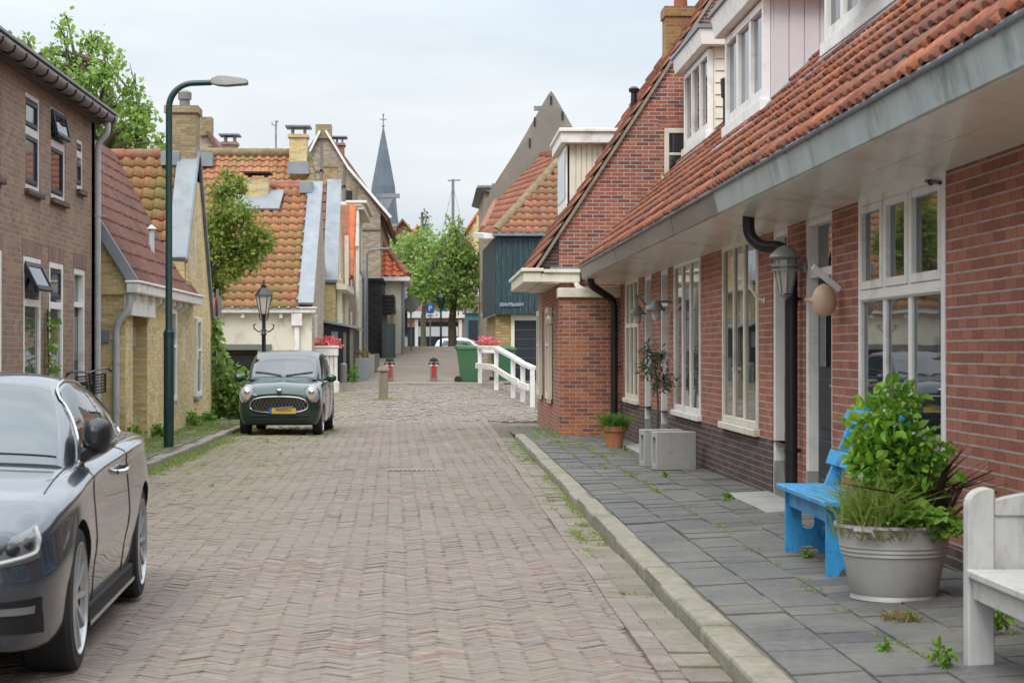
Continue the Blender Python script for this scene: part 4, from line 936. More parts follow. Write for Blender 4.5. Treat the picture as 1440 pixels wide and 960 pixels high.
# L4: broad roof behind the garage house
h4 = thing('rear_house', (-6, 58, .6), 'house behind the garage house with a broad mossy roof and capped yellow chimney', 'house')
r4 = Vector((0, 1, .85)).normalized(); ze4 = 4.2; yr4 = 62.0; zr4 = W(350, 217, yr4).z; y04 = yr4-(zr4-ze4)/.85
b = MB(); b.box(-11, -3.2, y04+.1, 66, .2, ze4); b.build('wall', M['brick_grey'], h4)
L4 = 8.6; sl4 = math.hypot(yr4-y04, zr4-ze4)
xr4 = W(432, 228, yr4).x; hipw = L4-(xr4+11.8)
tiles('roof_tiles', (-11.8, y04, ze4), VX, L4, r4, sl4, M['tile_moss'], h4, .25, .33, .033, 4, .036, poly=[(0, 0), (L4, 0), (xr4+11.8, sl4), (0, sl4)])
b = MB(); xe = -11.8+L4
b.add([(-11.8, y04, ze4-.06), (xe, y04, ze4-.06), (xr4, yr4, zr4-.06), (-11.8, yr4, zr4-.06), (xe, 66, ze4-.06), (-11.8, 66, ze4-.06)], [(0, 1, 2, 3), (1, 4, 2), (3, 2, 4, 5), (0, 3, 5), (0, 5, 4, 1)]); b.build('roof_body', M['tile_old'], h4)
b = MB(); ridge(b, (-11.8, yr4, zr4+.03), (xr4, yr4, zr4+.03), .15, .4); ridge(b, (xr4, yr4, zr4), (xe, y04, ze4), .14, .4); b.build('ridge_tiles', M['ridge_moss'], h4, smooth=50)
c = chim(h4, 408, 432, 195, 61.5, zr4-1, M['brick_yellow']); b = MB(); a0, a1 = W(404, 232, 60.9), W(434, 240, 60.9); b.box(a0.x, a1.x, 60.85, 61.0, a1.z-.1, a0.z+.1); b.build('chimney_flashing', M['lead'], c)
b = MB(); a0 = W(285, 222, 61.8); b.box(a0.x-.2, a0.x+.35, 61.3, 62.2, a0.z-.3, a0.z+.12); b.build('lead_cover', M['lead'], h4)
# gable peeking behind with its chimney, and antenna
h41 = thing('gabled_house', (-8.5, 70, .6), 'grey gable peeking over the broad roof beside a brown capped chimney', 'house')
p = [W(270, 215, 70), W(312, 224, 70), W(292, 188, 70), W(283, 183, 70), W(270, 200, 70)]
b = MB(); b.prism([Vector((p[0].x-2.5, 70, .5)), Vector((p[1].x+.3, 70, .5)), p[1], p[2], p[3], Vector((p[3].x-2.7, 70, p[1].z))], (0, 5, 0)); b.build('wall', M['brick_grey'], h41)
b = MB(); b.beam(p[2]+Vector((0, -.05, .05)), p[1]+Vector((.1, -.05, 0)), .3, .1); b.beam(p[2]+Vector((0, 2, .05)), p[1]+Vector((.1, 2, 0)), 4.5, .1); b.build('roof', M['tile_brown'], h41)
b = MB(); q = W(288, 183, 70); b.box(q.x-.15, q.x+.25, 69.9, 70.5, q.z-.2, q.z+.45); b.build('chimney', M['brick_mossy'], h41)
chim(h41, 314, 333, 205, 68, 5, M['brick_brown'])
an = MB(); q = W(388, 215, 63); an.tube([(q.x, 63, 6.6), (q.x, 63, W(388, 170, 63).z)], .03, 6); z = W(388, 176, 63).z; an.tube([(q.x-.12, 63, z+.1), (q.x-.12, 63, z), (q.x+.05, 63, z)], .018, 5); an.tube([(q.x-.02, 63, z+.12), (q.x+.08, 63, z+.12)], .03, 5)
tag(an.build('antenna', M['lead_dark']), 'thin antenna mast above the broad mossy roof', 'antenna')
# L5: grey brick gable with white bargeboard
Y5 = 76.0
h5 = thing('warehouse', (-4, Y5, 1.2), 'tall weathered grey brick warehouse gable with long white bargeboard', 'house')
A = W(455, 182, Y5); Rt = W(535, 296, Y5); Lf = W(425, 232, Y5); Lf2 = Vector((2*A.x-Rt.x, Y5, Rt.z))
b = MB(); b.prism([(Lf2.x, Y5, .5), (Rt.x, Y5, .5), Rt, A, Lf2], (0, .4, 0)); b.box(Rt.x-.3, Rt.x, Y5+.4, Y5+16, .5, Rt.z-.2); b.build('wall', M['brick_grey'], h5)
b = MB()
for (xa, ya, xb, yb) in ((440, 262, 486, 262), (452, 300, 520, 300), (452, 200, 452, 300), (484, 232, 484, 330), (436, 240, 474, 240), (500, 262, 500, 330), (480, 322, 536, 322)):
    b.beam(W(xa, ya, Y5-.02), W(xb, yb, Y5-.02), .09, .05, (0, 1, 0) if ya == yb else (0, 1, 0))
b.build_each('wall_anchor', paint('anchor', (.2, .175, .14), .9), h5)
sl = (A-Rt); b = MB(); b.prism([A+Vector((0, -.1, .12)), Rt+Vector((.35, -.1, -.3)), Rt+Vector((.35, 16, -.3)), A+Vector((0, 16, .12))], (-.1, 0, -.12)); b.prism([A+Vector((0, -.1, .12)), Lf2+Vector((-.3, -.1, -.3)), Lf2+Vector((-.3, 16, -.3)), A+Vector((0, 16, .12))], (.1, 0, -.12)); b.build('roof', M['tile_brown'], h5)
b = MB(); b.beam(W(490, 236, Y5-.15), W(550, 306, Y5-.15), .1, .24, (0, 1, 0)); b.beam(W(450, 184, Y5-.15), W(426, 232, Y5-.15), .08, .12, (0, 1, 0)); b.beam(W(458, 184, Y5-.15), W(490, 236, Y5-.15), .08, .12, (0, 1, 0)); b.build('bargeboard', M['white'], h5)
b = MB(); q = W(553, 276, Y5+1); b.beam((Rt.x-.2, Y5+1, q.z), (q.x+.25, Y5+1, q.z+.02), .25, .16); b.prism([(q.x-.5, Y5+.85, q.z-.1), (q.x+.0, Y5+.85, q.z-.1), (q.x-.45, Y5+.85, q.z-1.0)], (0, .2, 0)); b.build('hoist_beam', M['lead'], h5)
for (px, py) in ((491, 275), (462, 246)):
    a, c = W(px-4, py-7, Y5), W(px+4, py+7, Y5); b = MB(); b.box(a.x, c.x, Y5-.06, Y5+.02, c.z, a.z); b.build('shutter', M['black_rough'], h5)
q = W(455, 182, Y5); b = MB(); b.box(q.x-.3, q.x+.3, Y5-.12, Y5+.5, q.z-.35, q.z+.18); b.build('finial', M['brick_mossy'], h5)
q = W(465, 236, Y5-8); b = MB(); b.box(q.x-.2, q.x+.22, Y5-8.3, Y5-7.7, 5.5, q.z); b.box(q.x-.24, q.x+.26, Y5-8.34, Y5-7.66, q.z, q.z+.12); tag(b.build('chimney', M['brick_mossy']), 'small mossy chimney in front of the grey gable', 'chimney')
b = chim(h5, 471, 484, 206, Y5+3, 7, M['brick_gable'])
# church
YC = 220.
hch = thing('church', (W(540, 400, YC).x, YC, 0), 'distant church tower with tall slate spire and weathervane', 'church')
cx = W(539, 300, YC).x; b = MB()
def zc(py): return W(539, py, YC).z
b.lathe([(1.75, zc(322)), (1.55, zc(300)), (1.28, zc(262)), (.07, zc(180))], (cx, YC, 0), 8); b.build('spire', M['slate'], hch)
b = MB(); b.box(cx-.1, cx+1.85, YC-1.5, YC+1.8, 0, zc(317)); b.box(cx-.2, cx+1.95, YC-1.6, YC+1.9, zc(320), zc(316)); b.build('tower', M['stone'], hch)
b = MB(); b.tube([(cx, YC, zc(181)), (cx, YC, zc(160))], .07, 6); b.tube([(cx-.4, YC, zc(168)), (cx+.4, YC, zc(168))], .05, 6); b.ball((cx, YC, zc(177)), .15); b.ball((cx, YC, zc(161)), .12); b.build('weathervane', M['lead_dark'], hch)
# row of narrow gable houses along the street: H1..H3
def gable_row(name, label, X, ye, ze, yr, zr, yb, wallm, tilem, depth=7, flash=None, wins=()):
    h = thing(name, (X, ye, .6), label, 'house'); s1 = (zr-ze)/(yr-ye); s2 = (zr-ze)/(yb-yr)
    b = MB(); wall(b, (Vector((X, ye, 0)), VY, VX), yb-ye, zr+.1, wins, .1, clip=[(0, ze-.05, -s1, 1), (yr-ye, zr-.05, s2, 1)], z0=.3); b.box(X-depth, X-.01, ye, ye+.2, .3, ze); b.build('wall', wallm, h)
    v1 = Vector((0, 1, s1)).normalized(); v2 = Vector((0, -1, s2)).normalized(); Lr = depth-.25
    tiles('roof_tiles', (X-depth, ye-.1, ze), VX, Lr, v1, math.hypot(yr-ye, zr-ze)+.1, tilem, h, .25, .33, .033, 4, .034)
    tiles('rear_tiles', (X-depth, yb+.1, ze), VX, Lr, v2, math.hypot(yb-yr, zr-ze)+.1, tilem, h, .29, .36, .03, 4)
    b = MB(); b.prism([(X-depth, ye, ze-.1), (X-depth, yr, zr-.08), (X-depth, yb, ze-.1)], (depth-.05, 0, 0)); b.build('roof_body', M['brick_dark'], h)
    b = MB(); p = [Vector((X-.36, ye-.1, ze+.04)), Vector((X+.05, ye-.1, ze+.04)), Vector((X+.05, yr, zr+.16)), Vector((X-.36, yr, zr+.16))]; b.prism(p, (0, -.04, .08)); fl = b.build('verge_flashing', flash or M['lead'], h)
    b = MB(); ridge(b, (X-depth, yr, zr+.06), (X-.4, yr, zr+.06), .13); b.build('ridge_tiles', M['ridge'], h, smooth=50)
    for o in wins: win(h, (Vector((X, ye, 0)), VY, VX), *o, fm=M['white'], gm=M['glass_pale'], rec=.04, fw=.07)
    return h
h1 = gable_row('gable_house', 'narrow house with a lead edged steep roof behind the navy shed', -2.75, 56.2, 3.35, 58.4, 6.25, 61.3, M['brick_yellow'], M['tile_brown'], 6.5, wins=[(1.6, 2.4, 1.4, 2.6), (1.7, 2.3, 3.6, 4.6), (3.4, 4.2, 1.4, 2.6)])
b = MB(); b.box(-2.73, -2.45, 56.0, 61.3, 3.2, 3.35); b.box(-2.72, -2.6, 56.5, 56.62, .8, 3.2); b.box(-2.72, -2.6, 60.9, 61.0, .8, 5.0); b.build('gutter', M['cream'], h1)
h2 = gable_row('gable_house', 'narrow house with bright new orange verge tiles and a grey dormer', -2.62, 61.6, 3.6, 63.8, 5.9, 66.4, M['brick_brown'], M['tile_new'], 6, flash=M['ridge'], wins=[(1.2, 2.0, 1.5, 2.7), (1.4, 2.0, 3.5, 4.4)])
b = MB(); ridge(b, (-2.6, 61.7, 3.75), (-2.6, 63.8, 6.05), .13, .33); b.build('verge_tiles', M['tile_new'], h2, smooth=50)
b = MB(); a0, a1 = W(480, 325, 66.6), W(503, 290, 66.6); b.box(a0.x, a1.x, 66.5, 69, a0.z, a1.z); dm = b.build('dormer', M['lead_dark'], h2)
b = MB(); b.box(a0.x-.12, a1.x+.15, 66.35, 69.1, a1.z, a1.z+.14); b.box(a1.x-.1, a1.x+.04, 66.44, 66.5, a0.z-.5, a1.z); b.build('dormer_fascia', M['white'], dm)
h3 = thing('plastered_house', (-2.55, 67, 1), 'narrow cream plastered house with a flat white cornice and many pipes', 'house')
X3 = -2.62; zt3 = W(500, 305, 70).z
b = MB(); F3 = (Vector((X3, 66.6, 0)), VY, VX); o3 = [(1, 1.9, 1.6, 3.0), (3.2, 4.1, 1.6, 3.0), (1, 1.9, 4.0, 5.2), (3.2, 4.1, 4.0, 5.2)]; wall(b, F3, 6.4, zt3, o3, .12, z0=.4); b.box(X3-5, X3-.005, 66.58, 66.8, .4, zt3-.1); b.build('wall', M['cream'], h3)
for o in o3: win(h3, F3, *o, fm=M['white'], gm=M['glass_pale'], rec=.05)
b = MB(); b.box(X3-.3, X3+.3, 66.4, 73.2, zt3, zt3+.2); b.box(X3-.3, X3+.4, 66.3, 73.3, zt3+.202, zt3+.3); b.box(X3+.02, X3+.14, 66.55, 66.75, .8, zt3); b.build('cornice', M['cream'], h3, bevel=.02)
b = MB(); b.box(X3-5, X3, 66.7, 73, zt3+.1, zt3+.16); b.build('roof', M['lead_dark'], h3)
b = MB(); b.tube([(X3+.1, 67.2, zt3), (X3+.12, 67.2, 4.2), (X3+.3, 67.1, 3.9), (X3+.3, 67.1, 1)], .05, 8); b.build('downpipe', M['lead_dark'], h3, smooth=40)
# L6 orange hipped house with cream wall
Y6 = 78.
h6 = thing('hipped_house', (-1.5, Y6, 1.3), 'cream house with a bright orange hipped roof above the black brick extension', 'house')
a, bb, cc = W(507, 306, Y6+4), W(573, 388, Y6), W(470, 388, Y6)
ze6 = bb.z; Lx = bb.x-cc.x; v6 = Vector((0, a.y-Y6, a.z-ze6)); S6 = v6.length
tiles('roof_tiles', (cc.x, Y6-.15, ze6), VX, Lx, v6.normalized(), S6, M['tile_new'], h6, .33, .4, .038, 4, .036, poly=[(0, 0), (Lx, 0), (a.x-cc.x, S6)])
b = MB(); b.add([(cc.x, Y6, ze6-.06), (bb.x, Y6, ze6-.06), (a.x, a.y, a.z-.06), (bb.x, Y6+8, ze6-.06), (cc.x, Y6+8, ze6-.06)], [(0, 1, 2), (1, 3, 2), (3, 4, 2), (4, 0, 2), (0, 4, 3, 1)]); b.build('roof_body', M['tile_new'], h6)
b = MB(); ridge(b, a, (bb.x, Y6-.1, ze6), .15, .4); b.build('ridge_tiles', M['ridge'], h6, smooth=50)
xw = bb.x-.25; b = MB(); wa = MB(); F6 = (Vector((xw-4, Y6+.1, 0)), VX, -VY); q0, q1 = W(525, 410, Y6), W(541, 403, Y6); ow = (q0.x-(xw-4), q1.x-(xw-4), q0.z-.15, q1.z+.1)
wall(wa, F6, 4, ze6-.1, [ow], .1, z0=.6); wall(wa, (Vector((xw, Y6+.1, 0)), VY, VX), 8, ze6-.1, [(1, 2, 1.9, 3.2), (4, 5, 1.9, 3.2)], .1, z0=.6); wa.build('wall', M['cream'], h6)
win(h6, F6, *ow, cols=2, fm=M['white'], gm=M['glass'], rec=.05, sill=False)
for o in ((1, 2, 1.9, 3.2), (4, 5, 1.9, 3.2)): win(h6, (Vector((xw, Y6+.1, 0)), VY, VX), *o, fm=M['white'], gm=M['glass_pale'], rec=.05)
b = MB(); b.box(cc.x, bb.x+.1, Y6-.3, Y6+.05, ze6-.2, ze6-.04); b.box(bb.x-.2, bb.x+.1, Y6+.05, Y6+8.1, ze6-.2, ze6-.04); b.build('gutter', M['white'], h6)
b = MB(); b.tube([(xw+.08, Y6-.1, ze6-.2), (xw+.08, Y6-.1, 1.2)], .06, 8); b.build('downpipe', M['lead_dark'], h6, smooth=40)
# black brick extension, fence, balcony
hk = thing('black_brick_extension', (-2, 69, 1), 'black painted brick extension in front of the cream hipped house', 'extension')
a0, a1 = W(510, 395, 73.5), W(537, 500, 73.5); b = MB(); b.box(a0.x, a1.x, 73.5, 77.9, .8, a0.z); b.build('wall', M['brick_black'], hk)
b = MB(); b.box(a0.x-.05, a1.x+.05, 73.4, 77.9, a0.z+.002, a0.z+.1); b.build('coping', M['black_rough'], hk)
c0, c1 = W(533, 415, 74.2), W(554, 440, 74.2); b = MB(); b.box(c0.x, c1.x, 74.1, 77.7, c1.z, c0.z)
for k in range(5): b.box(c0.x-.02, c1.x+.02, 74.04, 74.1, c1.z+k*.14, c1.z+k*.14+.11)
b.build('balcony', M['black_rough'], hk)
b = MB(); b.tube([(c1.x-.06, 74.15, 1), (c1.x-.06, 74.15, c1.z)], .06, 6); b.box(c0.x+.1, c0.x+.3, 74.3, 74.5, 1, c1.z); b.build_each('balcony_post', M['wood_grey'], hk)
fe = thing('board_fence', (-1.6, 73, 1), 'dark grey green board fence under the black balcony', 'fence')
a0, a1 = W(537, 455, 73.2), W(556, 505, 73.2); b = MB(); n = 7
for k in range(n): b.box(a0.x+(a1.x-a0.x)*k/n, a0.x+(a1.x-a0.x)*(k+.92)/n, 73.2, 73.26, .8, a0.z+.02*(k % 2))
b.build('boards', paint('fence_green', (.05, .075, .075), .7), fe)
b = MB(); b.box(a0.x, a0.x+.07, 73.28, 73.36, .8, a0.z); b.box(a1.x-.08, a1.x, 73.28, 73.36, .8, a0.z); b.build_each('rail', M['black_rough'], fe)
# pale houses further down the street on the left
hp = thing('white_house', (-1.2, 90, 1.5), 'narrow whitish house front far down the left side by the round sign', 'house')
b = MB(); xq = -1.28; Fq = (Vector((xq, 87, 0)), VY, VX); oq = [(1+i*2.2, 2+i*2.2, 2.2, 3.6) for i in range(4)]; wall(b, Fq, 10, 4.9, oq, .1, z0=.8); b.box(xq-4, xq-.005, 87, 87.2, .8, 4.9); b.build('wall', M['white'], hp)
for o in oq: win(hp, Fq, *o, fm=M['navy'], gm=M['glass_pale'], rec=.04)
b = MB(); b.prism([(xq+.1, 86.9, 4.9), (xq-4, 86.9, 4.9), (xq-2, 86.9, 6.3)], (0, 10, 0)); b.build('roof', M['tile_old'], hp)
# navy shed and planters
hs = thing('shed', (-2.7, 55.5, .6), 'navy wooden lean-to shed with a pale sheet roof behind the white flower box', 'shed')
a0, a1 = W(449, 452, 55.4), W(497, 462, 55.4); b = MB(); zb = .3
b.prism([(a0.x, 55.4, zb), (a1.x, 55.4, zb), (a1.x, 55.4, a1.z), (a0.x, 55.4, a0.z)], (0, 4.5, 0)); b.build('wall', M['navy'], hs)
b = MB(); b.prism([(a0.x-.05, 55.2, a0.z+.01), (a1.x+.1, 55.2, a1.z), (a1.x+.1, 55.2, a1.z+.06), (a0.x-.05, 55.2, a0.z+.08)], (0, 5, 0)); b.build('roof', M['lead'], hs)
b = MB(); q0, q1 = W(466, 488, 55.38), W(475, 466, 55.38); b.box(q0.x, q1.x, 55.36, 55.39, q0.z, q1.z); b.build('pane', M['lead'], hs)
b = MB(); b.box(a1.x-.1, a1.x, 55.34, 55.4, zb, a1.z); b.box(a1.x-.28, a1.x-.2, 55.35, 55.4, zb, a1.z-.1); b.build_each('corner_board', M['wood_grey'], hs)
def planter(px0, px1, py0, Y, label, plant=None, mat='greywood', d=.5, slats=6):
    p0, p1 = W(px0, py0, Y), W(px1, py0, Y); zb = roadz(0, Y)-.02; t = thing('planter', ((p0.x+p1.x)/2, Y, zb), label, 'planter'); w_ = p1.x-p0.x; b = MB()
    for k in range(slats): b.box(p0.x+w_*k/slats, p0.x+w_*(k+.93)/slats, Y, Y+.03, zb, p0.z)
    b.box(p0.x, p0.x+.03, Y+.031, Y+d, zb, p0.z); b.box(p1.x-.03, p1.x, Y+.031, Y+d, zb, p0.z); b.box(p0.x+.03, p1.x-.03, Y+d-.03, Y+d, zb, p0.z); b.build('boards', M[mat], t)
    b = MB(); b.box(p0.x+.03, p1.x-.03, Y+.04, Y+d-.04, zb, p0.z-.05); b.build('soil', M['sand'], t)
    return p0, p1
p0, p1 = planter(499, 517, 503, 55.8, 'grey slatted planter box with orange flowers beside the shed')
planter(518, 526, 498, 58, 'pale grey planter box just behind the slatted one', mat='concrete', slats=3)
planter(526, 533, 497, 61, 'brownish planter box furthest up the left side', mat='wood_grey', slats=3)
V, Fc = leaf_cloud([(((p0.x+p1.x)/2, 56.05, p0.z+.12), (.2, .2, .2))], 260, .06, 3); tag(np_obj('planter_flowers', V, Fc, island('leaf_orange', [(0, (.5, .18, .03)), (.5, (.2, .16, .04)), (1, (.12, .2, .04))])), 'orange and green flowers growing in the grey slatted planter', 'flowers')
b = MB(); q = W(483, 505, 54.6); b.lathe([(.1, 0), (.1, .55), (.05, .6)], (q.x, 54.6, .55), 10); tag(b.build('canister', M['alu'], smooth=40), 'pale grey canister standing by the shed corner', 'canister')
# ============================================================= right side beyond the gable house
h7 = thing('barn', (2.3, 57, .6), 'blue green boarded barn over yellow brick with an orange tiled hip roof', 'barn')
YA = 57.0; B_ = Vector((1.78, YA, W(697, 332, YA).z)); A_ = Vector((1.62, 65, 0)); A_.z = W(678, 330, 65).z; C_ = W(794, 224, 60); n_ = (A_-B_).cross(C_-B_); e_ = Vector((0, 0, CAMH)); r_ = W(729, 222, 60)-e_; D2_ = e_+r_*((B_-e_).dot(n_)/r_.dot(n_))
zs = B_.z
FA = (Vector((B_.x, YA, 0)), VX, -VY); zmid = W(720, 441, YA).z
b = MB(); wall(b, FA, 3.8, zs, (), .1, z0=zmid); nb = 24
b2 = MB()
for k in range(nb): b2.lbox(FA, .0+k*3.8/nb, (k+.93)*3.8/nb, zmid, zs-.05, .002, .03)
sideu = (A_-B_); sideu.z = 0; sl_ = sideu.length; sideu.normalize(); FS = (Vector((B_.x, YA, 0)), sideu, Vector((-sideu.y, sideu.x, 0)))
wall(b, FS, sl_, zs, (), .1, z0=zmid)
for k in range(30): b2.lbox(FS, k*sl_/30, (k+.93)*sl_/30, zmid, zs-.02, .002, .03)
b.build('loft_wall', M['greenblue'], h7); b2.build('loft_boards', M['greenblue'], h7)
gx = W(724, 450, YA).x-B_.x
b = MB(); wall(b, (FA[0]+VY*.25, VX, -VY), 3.8, zmid, [(gx, 3.6, .2, zmid-.18)], .15, z0=.2); wall(b, (FS[0]+Vector((.12, .25, 0)), FS[1], FS[2]), sl_-.3, zmid, [(.6, .8, 1.5, 2.4), (1.3, 1.5, 1.5, 2.4)], .12, z0=.2); b.build('wall', brick('brick_cut', [(.44, .31, .12), (.36, .25, .10), (.50, .38, .17)], (.25, .19, .10), bw=.25, bh=.085, bstr=.8), h7)
for o in ((.6, .8, 1.5, 2.4), (1.3, 1.5, 1.5, 2.4)): win(h7, (FS[0]+Vector((.12, .25, 0)), FS[1], FS[2]), *o, fm=M['white'], gm=M['glass'], rec=.05, fw=.04, sill=False)
FG = (FA[0]+VY*.25, VX, -VY); b = MB()
for k in range(8): b.lbox(FG, gx, 3.6, .2+k*(zmid-.38)/8, .2+(k+.94)*(zmid-.38)/8, -.1, -.06)
gd = b.build('garage_door', M['navy'], h7)
b = MB(); b.lbox(FG, gx-.1, gx, .2, zmid-.02, -.02, .02); b.lbox(FG, gx, 3.6, zmid-.18, zmid-.03, -.02, .02); b.build('door_frame', M['cream'], h7)
b = MB(); b.beam(B_+Vector((-.1, -.15, .05)), B_+Vector((3.8, -.15, .05)), .16, .1); b.build('gutter', M['lead_dark'], h7)
b = MB(); b.beam(B_+Vector((-.2, -.1, .0)), A_+Vector((-.2, 0, .0)), .3, .14); b.build('eave_box', M['white'], h7)
E_ = B_+Vector((4.6, 0, 0)); C2 = C_+Vector((4, 0, 0))
vv = Vector((0, C_.y-YA, C_.z-zs)); Sv = vv.length; tiles('front_tiles', (B_.x-.1, YA-.2, zs+.08), VX, 4.7, vv.normalized(), Sv, M['tile_old'], h7, .24, .32, .034, 5, .038, poly=[(0, 0), (4.7, 0), (4.7, Sv), (C_.x-B_.x+.1, Sv)])
b = MB(); b.add([B_, E_, C2, C_, D2_, A_, B_+Vector((4.6, 8, 0)), D2_+Vector((4, 0, 0))], [(0, 1, 2, 3), (0, 3, 4, 5), (3, 2, 7, 4), (1, 6, 7, 2), (5, 4, 7, 6), (0, 5, 6, 1)]); b.build('roof_body', M['tile_old'], h7)
# street-side roof face: its own plane
pu = (A_-B_).normalized(); nrm = pu.cross(C_-B_).normalized(); pv = nrm.cross(pu); pv = pv if pv.z > 0 else -pv
pp = lambda q: ((q-B_).dot(pu), (q-B_).dot(pv))
c2, d2q, a2 = pp(C_), pp(D2_), pp(A_); mx = max(c2[0], d2q[0], a2[0])
off = nrm*(.1 if nrm.z > 0 else -.1)
tiles('side_tiles', B_+off, pu, mx, pv, max(c2[1], d2q[1]), M['tile_red'], h7, .24, .32, .034, 5, .038, poly=[(0, 0), a2, d2q, c2])
b = MB(); ridge(b, B_+Vector((0, -.1, .15)), C_+Vector((0, 0, .12)), .13, .36); b.build('hip_tiles', M['ridge_moss'], h7, smooth=50)
b = MB(); ridge(b, A_+Vector((0, -.1, .15)), D2_+Vector((0, 0, .12)), .15, .36); ridge(b, D2_+Vector((0, 0, .12)), C_+Vector((0, 0, .12)), .13, .36); b.build('ridge_tiles', M['ridge'], h7, smooth=50)
sg = MB(); q0, q1 = W(706, 432, YA-.04), W(733.5, 424.5, YA-.04); sg.box(q0.x, q1.x, YA-.05, YA-.031, q0.z, q1.z); so_ = sg.build('street_name_sign', paint('sign_dark', (.02, .04, .085), .4), None, bevel=.004); tag(so_, 'blue street name sign reading ZOUTSLOOT on the dark boarded barn', 'street sign')
text('lettering', 'ZOUTSLOOT', (Vector(((q0.x+q1.x)/2, YA-.052, (q0.z+q1.z)/2)), VX, -VY), .115, M['signwhite'], so_, .002)
# grey plastered gable behind the barn
Y8 = 76.
h8 = thing('plaster_gable_house', (3, Y8, 1), 'tall grey plastered gable with a pointed top behind the barn', 'house')
A8 = W(775, 128, Y8); L8 = W(699, 258, Y8); R8 = Vector((2*A8.x-L8.x, Y8, L8.z)); L9 = W(692, 258, Y8)
b = MB(); b.prism([(L9.x, Y8, .6), (R8.x, Y8, .6), R8, A8+Vector((.12, 0, -.15)), A8, A8+Vector((-.12, 0, -.15)), L8, L9], (0, .45, 0)); b.box(L9.x, L9.x+.3, Y8+.45, Y8+12, .6, L8.z-.1); b.build('wall', M['plaster'], h8)
b = MB(); b.prism([(L9.x, Y8+.45, L8.z-.15), (R8.x, Y8+.45, L8.z-.15), A8+Vector((0, .45, -.2))], (0, 12, 0)); b.build('roof', M['tile_old'], h8)
b = MB(); q = W(756, 153, Y8+.3); b.beam((q.x-.15, Y8+.2, q.z), (q.x+.6, Y8+.2, q.z), .2, .16); b.build('hoist_beam', M['lead_dark'], h8)
b = MB()
for px, py in ((791, 162), (752, 170), (775, 140), (745, 200)):
    q0, q1 = W(px, py-5, Y8-.02), W(px, py+7, Y8-.02); b.beam(q0, q1, .07, .05, (0, 1, 0))
b.build_each('wall_anchor', M['black_rough'], h8)
h9 = thing('corniced_house', (1.9, 84, 1.4), 'far house with a pale projecting cornice at the end of the right side', 'house')
q = W(683, 268, 84); b = MB(); b.box(q.x-.05, q.x+3, 84, 95, .8, q.z); b.build('wall', M['brick_grey'], h9)
b = MB(); b.prism([(q.x-.4, 83.8, q.z+.1), (q.x+.3, 83.8, q.z-.12), (q.x+.5, 83.8, q.z+.1)], (0, 11, 0)); b.box(q.x-.35, q.x+.5, 83.7, 95, q.z+.102, q.z+.2); b.build('cornice', M['lead'], h9)
b = MB(); b.box(q.x-.06, q.x-.03, 85, 86, 3, 4.6); b.box(q.x-.06, q.x-.03, 88, 89, 3, 4.6); b.build('window', M['glass'], h9)
# end of the street: garage, terrace and roofs beyond
YE = 122.
he = thing('garage_building', (0, YE, .6), 'low red brick garage closing the street with dark doors and four white notices', 'garage')
x0, x1 = W(563, 480, YE).x, W(668, 480, YE).x; z1 = W(600, 447, YE).z; z2 = W(600, 440, YE).z
FE = (Vector((x0, YE, 0)), VX, -VY); d0, d1 = W(588, 450, YE).x-x0, W(645, 450, YE).x-x0
b = MB(); wall(b, FE, x1-x0, z1, [(d0, d1, .5, z1-.25), (.1, 1.0, .5, W(570, 460, YE).z)], .2, z0=.3); b.box(x0, x1, YE+.3, YE+6, .3, z1); b.build('wall', M['brick_gable'], he)
b = MB(); b.box(x0-.2, x1+.2, YE-.25, YE+6, z1+.002, z2+.1); b.build('fascia', M['white'], he)
b = MB(); n = 4
for k in range(n): b.lbox(FE, d0+(d1-d0)*k/n+.02, d0+(d1-d0)*(k+1)/n-.02, .5, z1-.25, -.15, -.1)
b.lbox(FE, .1, 1.0, .5, W(570, 460, YE).z, -.15, -.1); dd = b.build('garage_doors', M['navy'], he)
b = MB(); zl = W(600, 466, YE).z
for k in range(n): b.lbox(FE, d0+(d1-d0)*(k+.5)/n-.35, d0+(d1-d0)*(k+.5)/n+.28, zl-.3, zl+.3, -.1, -.08)
b.build_each('notice', M['signwhite'], dd)
b = MB(); b.lbox(FE, d0-.2, d0, .5, z1-.1, -.05, .02); b.lbox(FE, d1, d1+.2, .5, z1-.1, -.05, .02); b.lbox(FE, d1+.6, d1+.7, .5, z1-.1, 0, .03); b.build('door_frame', M['white'], he)
def far_house(px0, px1, py_e, px_r, py_r, Y, label, wallm, roofm, wins=(), d=8):
    a, c, r = W(px0, py_e, Y), W(px1, py_e, Y), W(px_r, py_r, Y); h = thing('far_house', ((a.x+c.x)/2, Y, 1), label, 'house')
    b = MB(); b.prism([(a.x, Y, .5), (c.x, Y, .5), c, r, a], (0, d, 0)); b.build('wall', wallm, h)
    b = MB(); o = Vector((0, -.3, .05)); b.prism([a+o-Vector((.3, 0, .3)), r+o, r+o+Vector((0, 0, .25)), a+o+Vector((-.3, 0, -.05))], (0, d+.5, 0)); b.prism([c+o+Vector((.3, 0, -.3)), r+o, r+o+Vector((0, 0, .25)), c+o+Vector((.3, 0, -.05))], (0, d+.5, 0)); b.build('roof', roofm, h)
    for (wx, wy, ww, wh) in wins:
        q0, q1 = W(wx-ww, wy+wh, Y-.06), W(wx+ww, wy-wh, Y-.06); b = MB(); b.box(q0.x, q1.x, Y-.08, Y+.02, q0.z, q1.z); wo_ = b.build('window', M['white'], h)
        b = MB(); b.box(q0.x+.1, q1.x-.1, Y-.1, Y-.081, q0.z+.1, q1.z-.1); b.build('pane', M['glass'], wo_)
    return h
far_house(612, 664, 352, 640, 322, 150, 'far house with a grey green gable and white windows behind the elm', paint('greygreen', (.16, .19, .18), .8), M['tile_brown'], [(640, 345, 6, 6), (628, 345, 3, 6)])
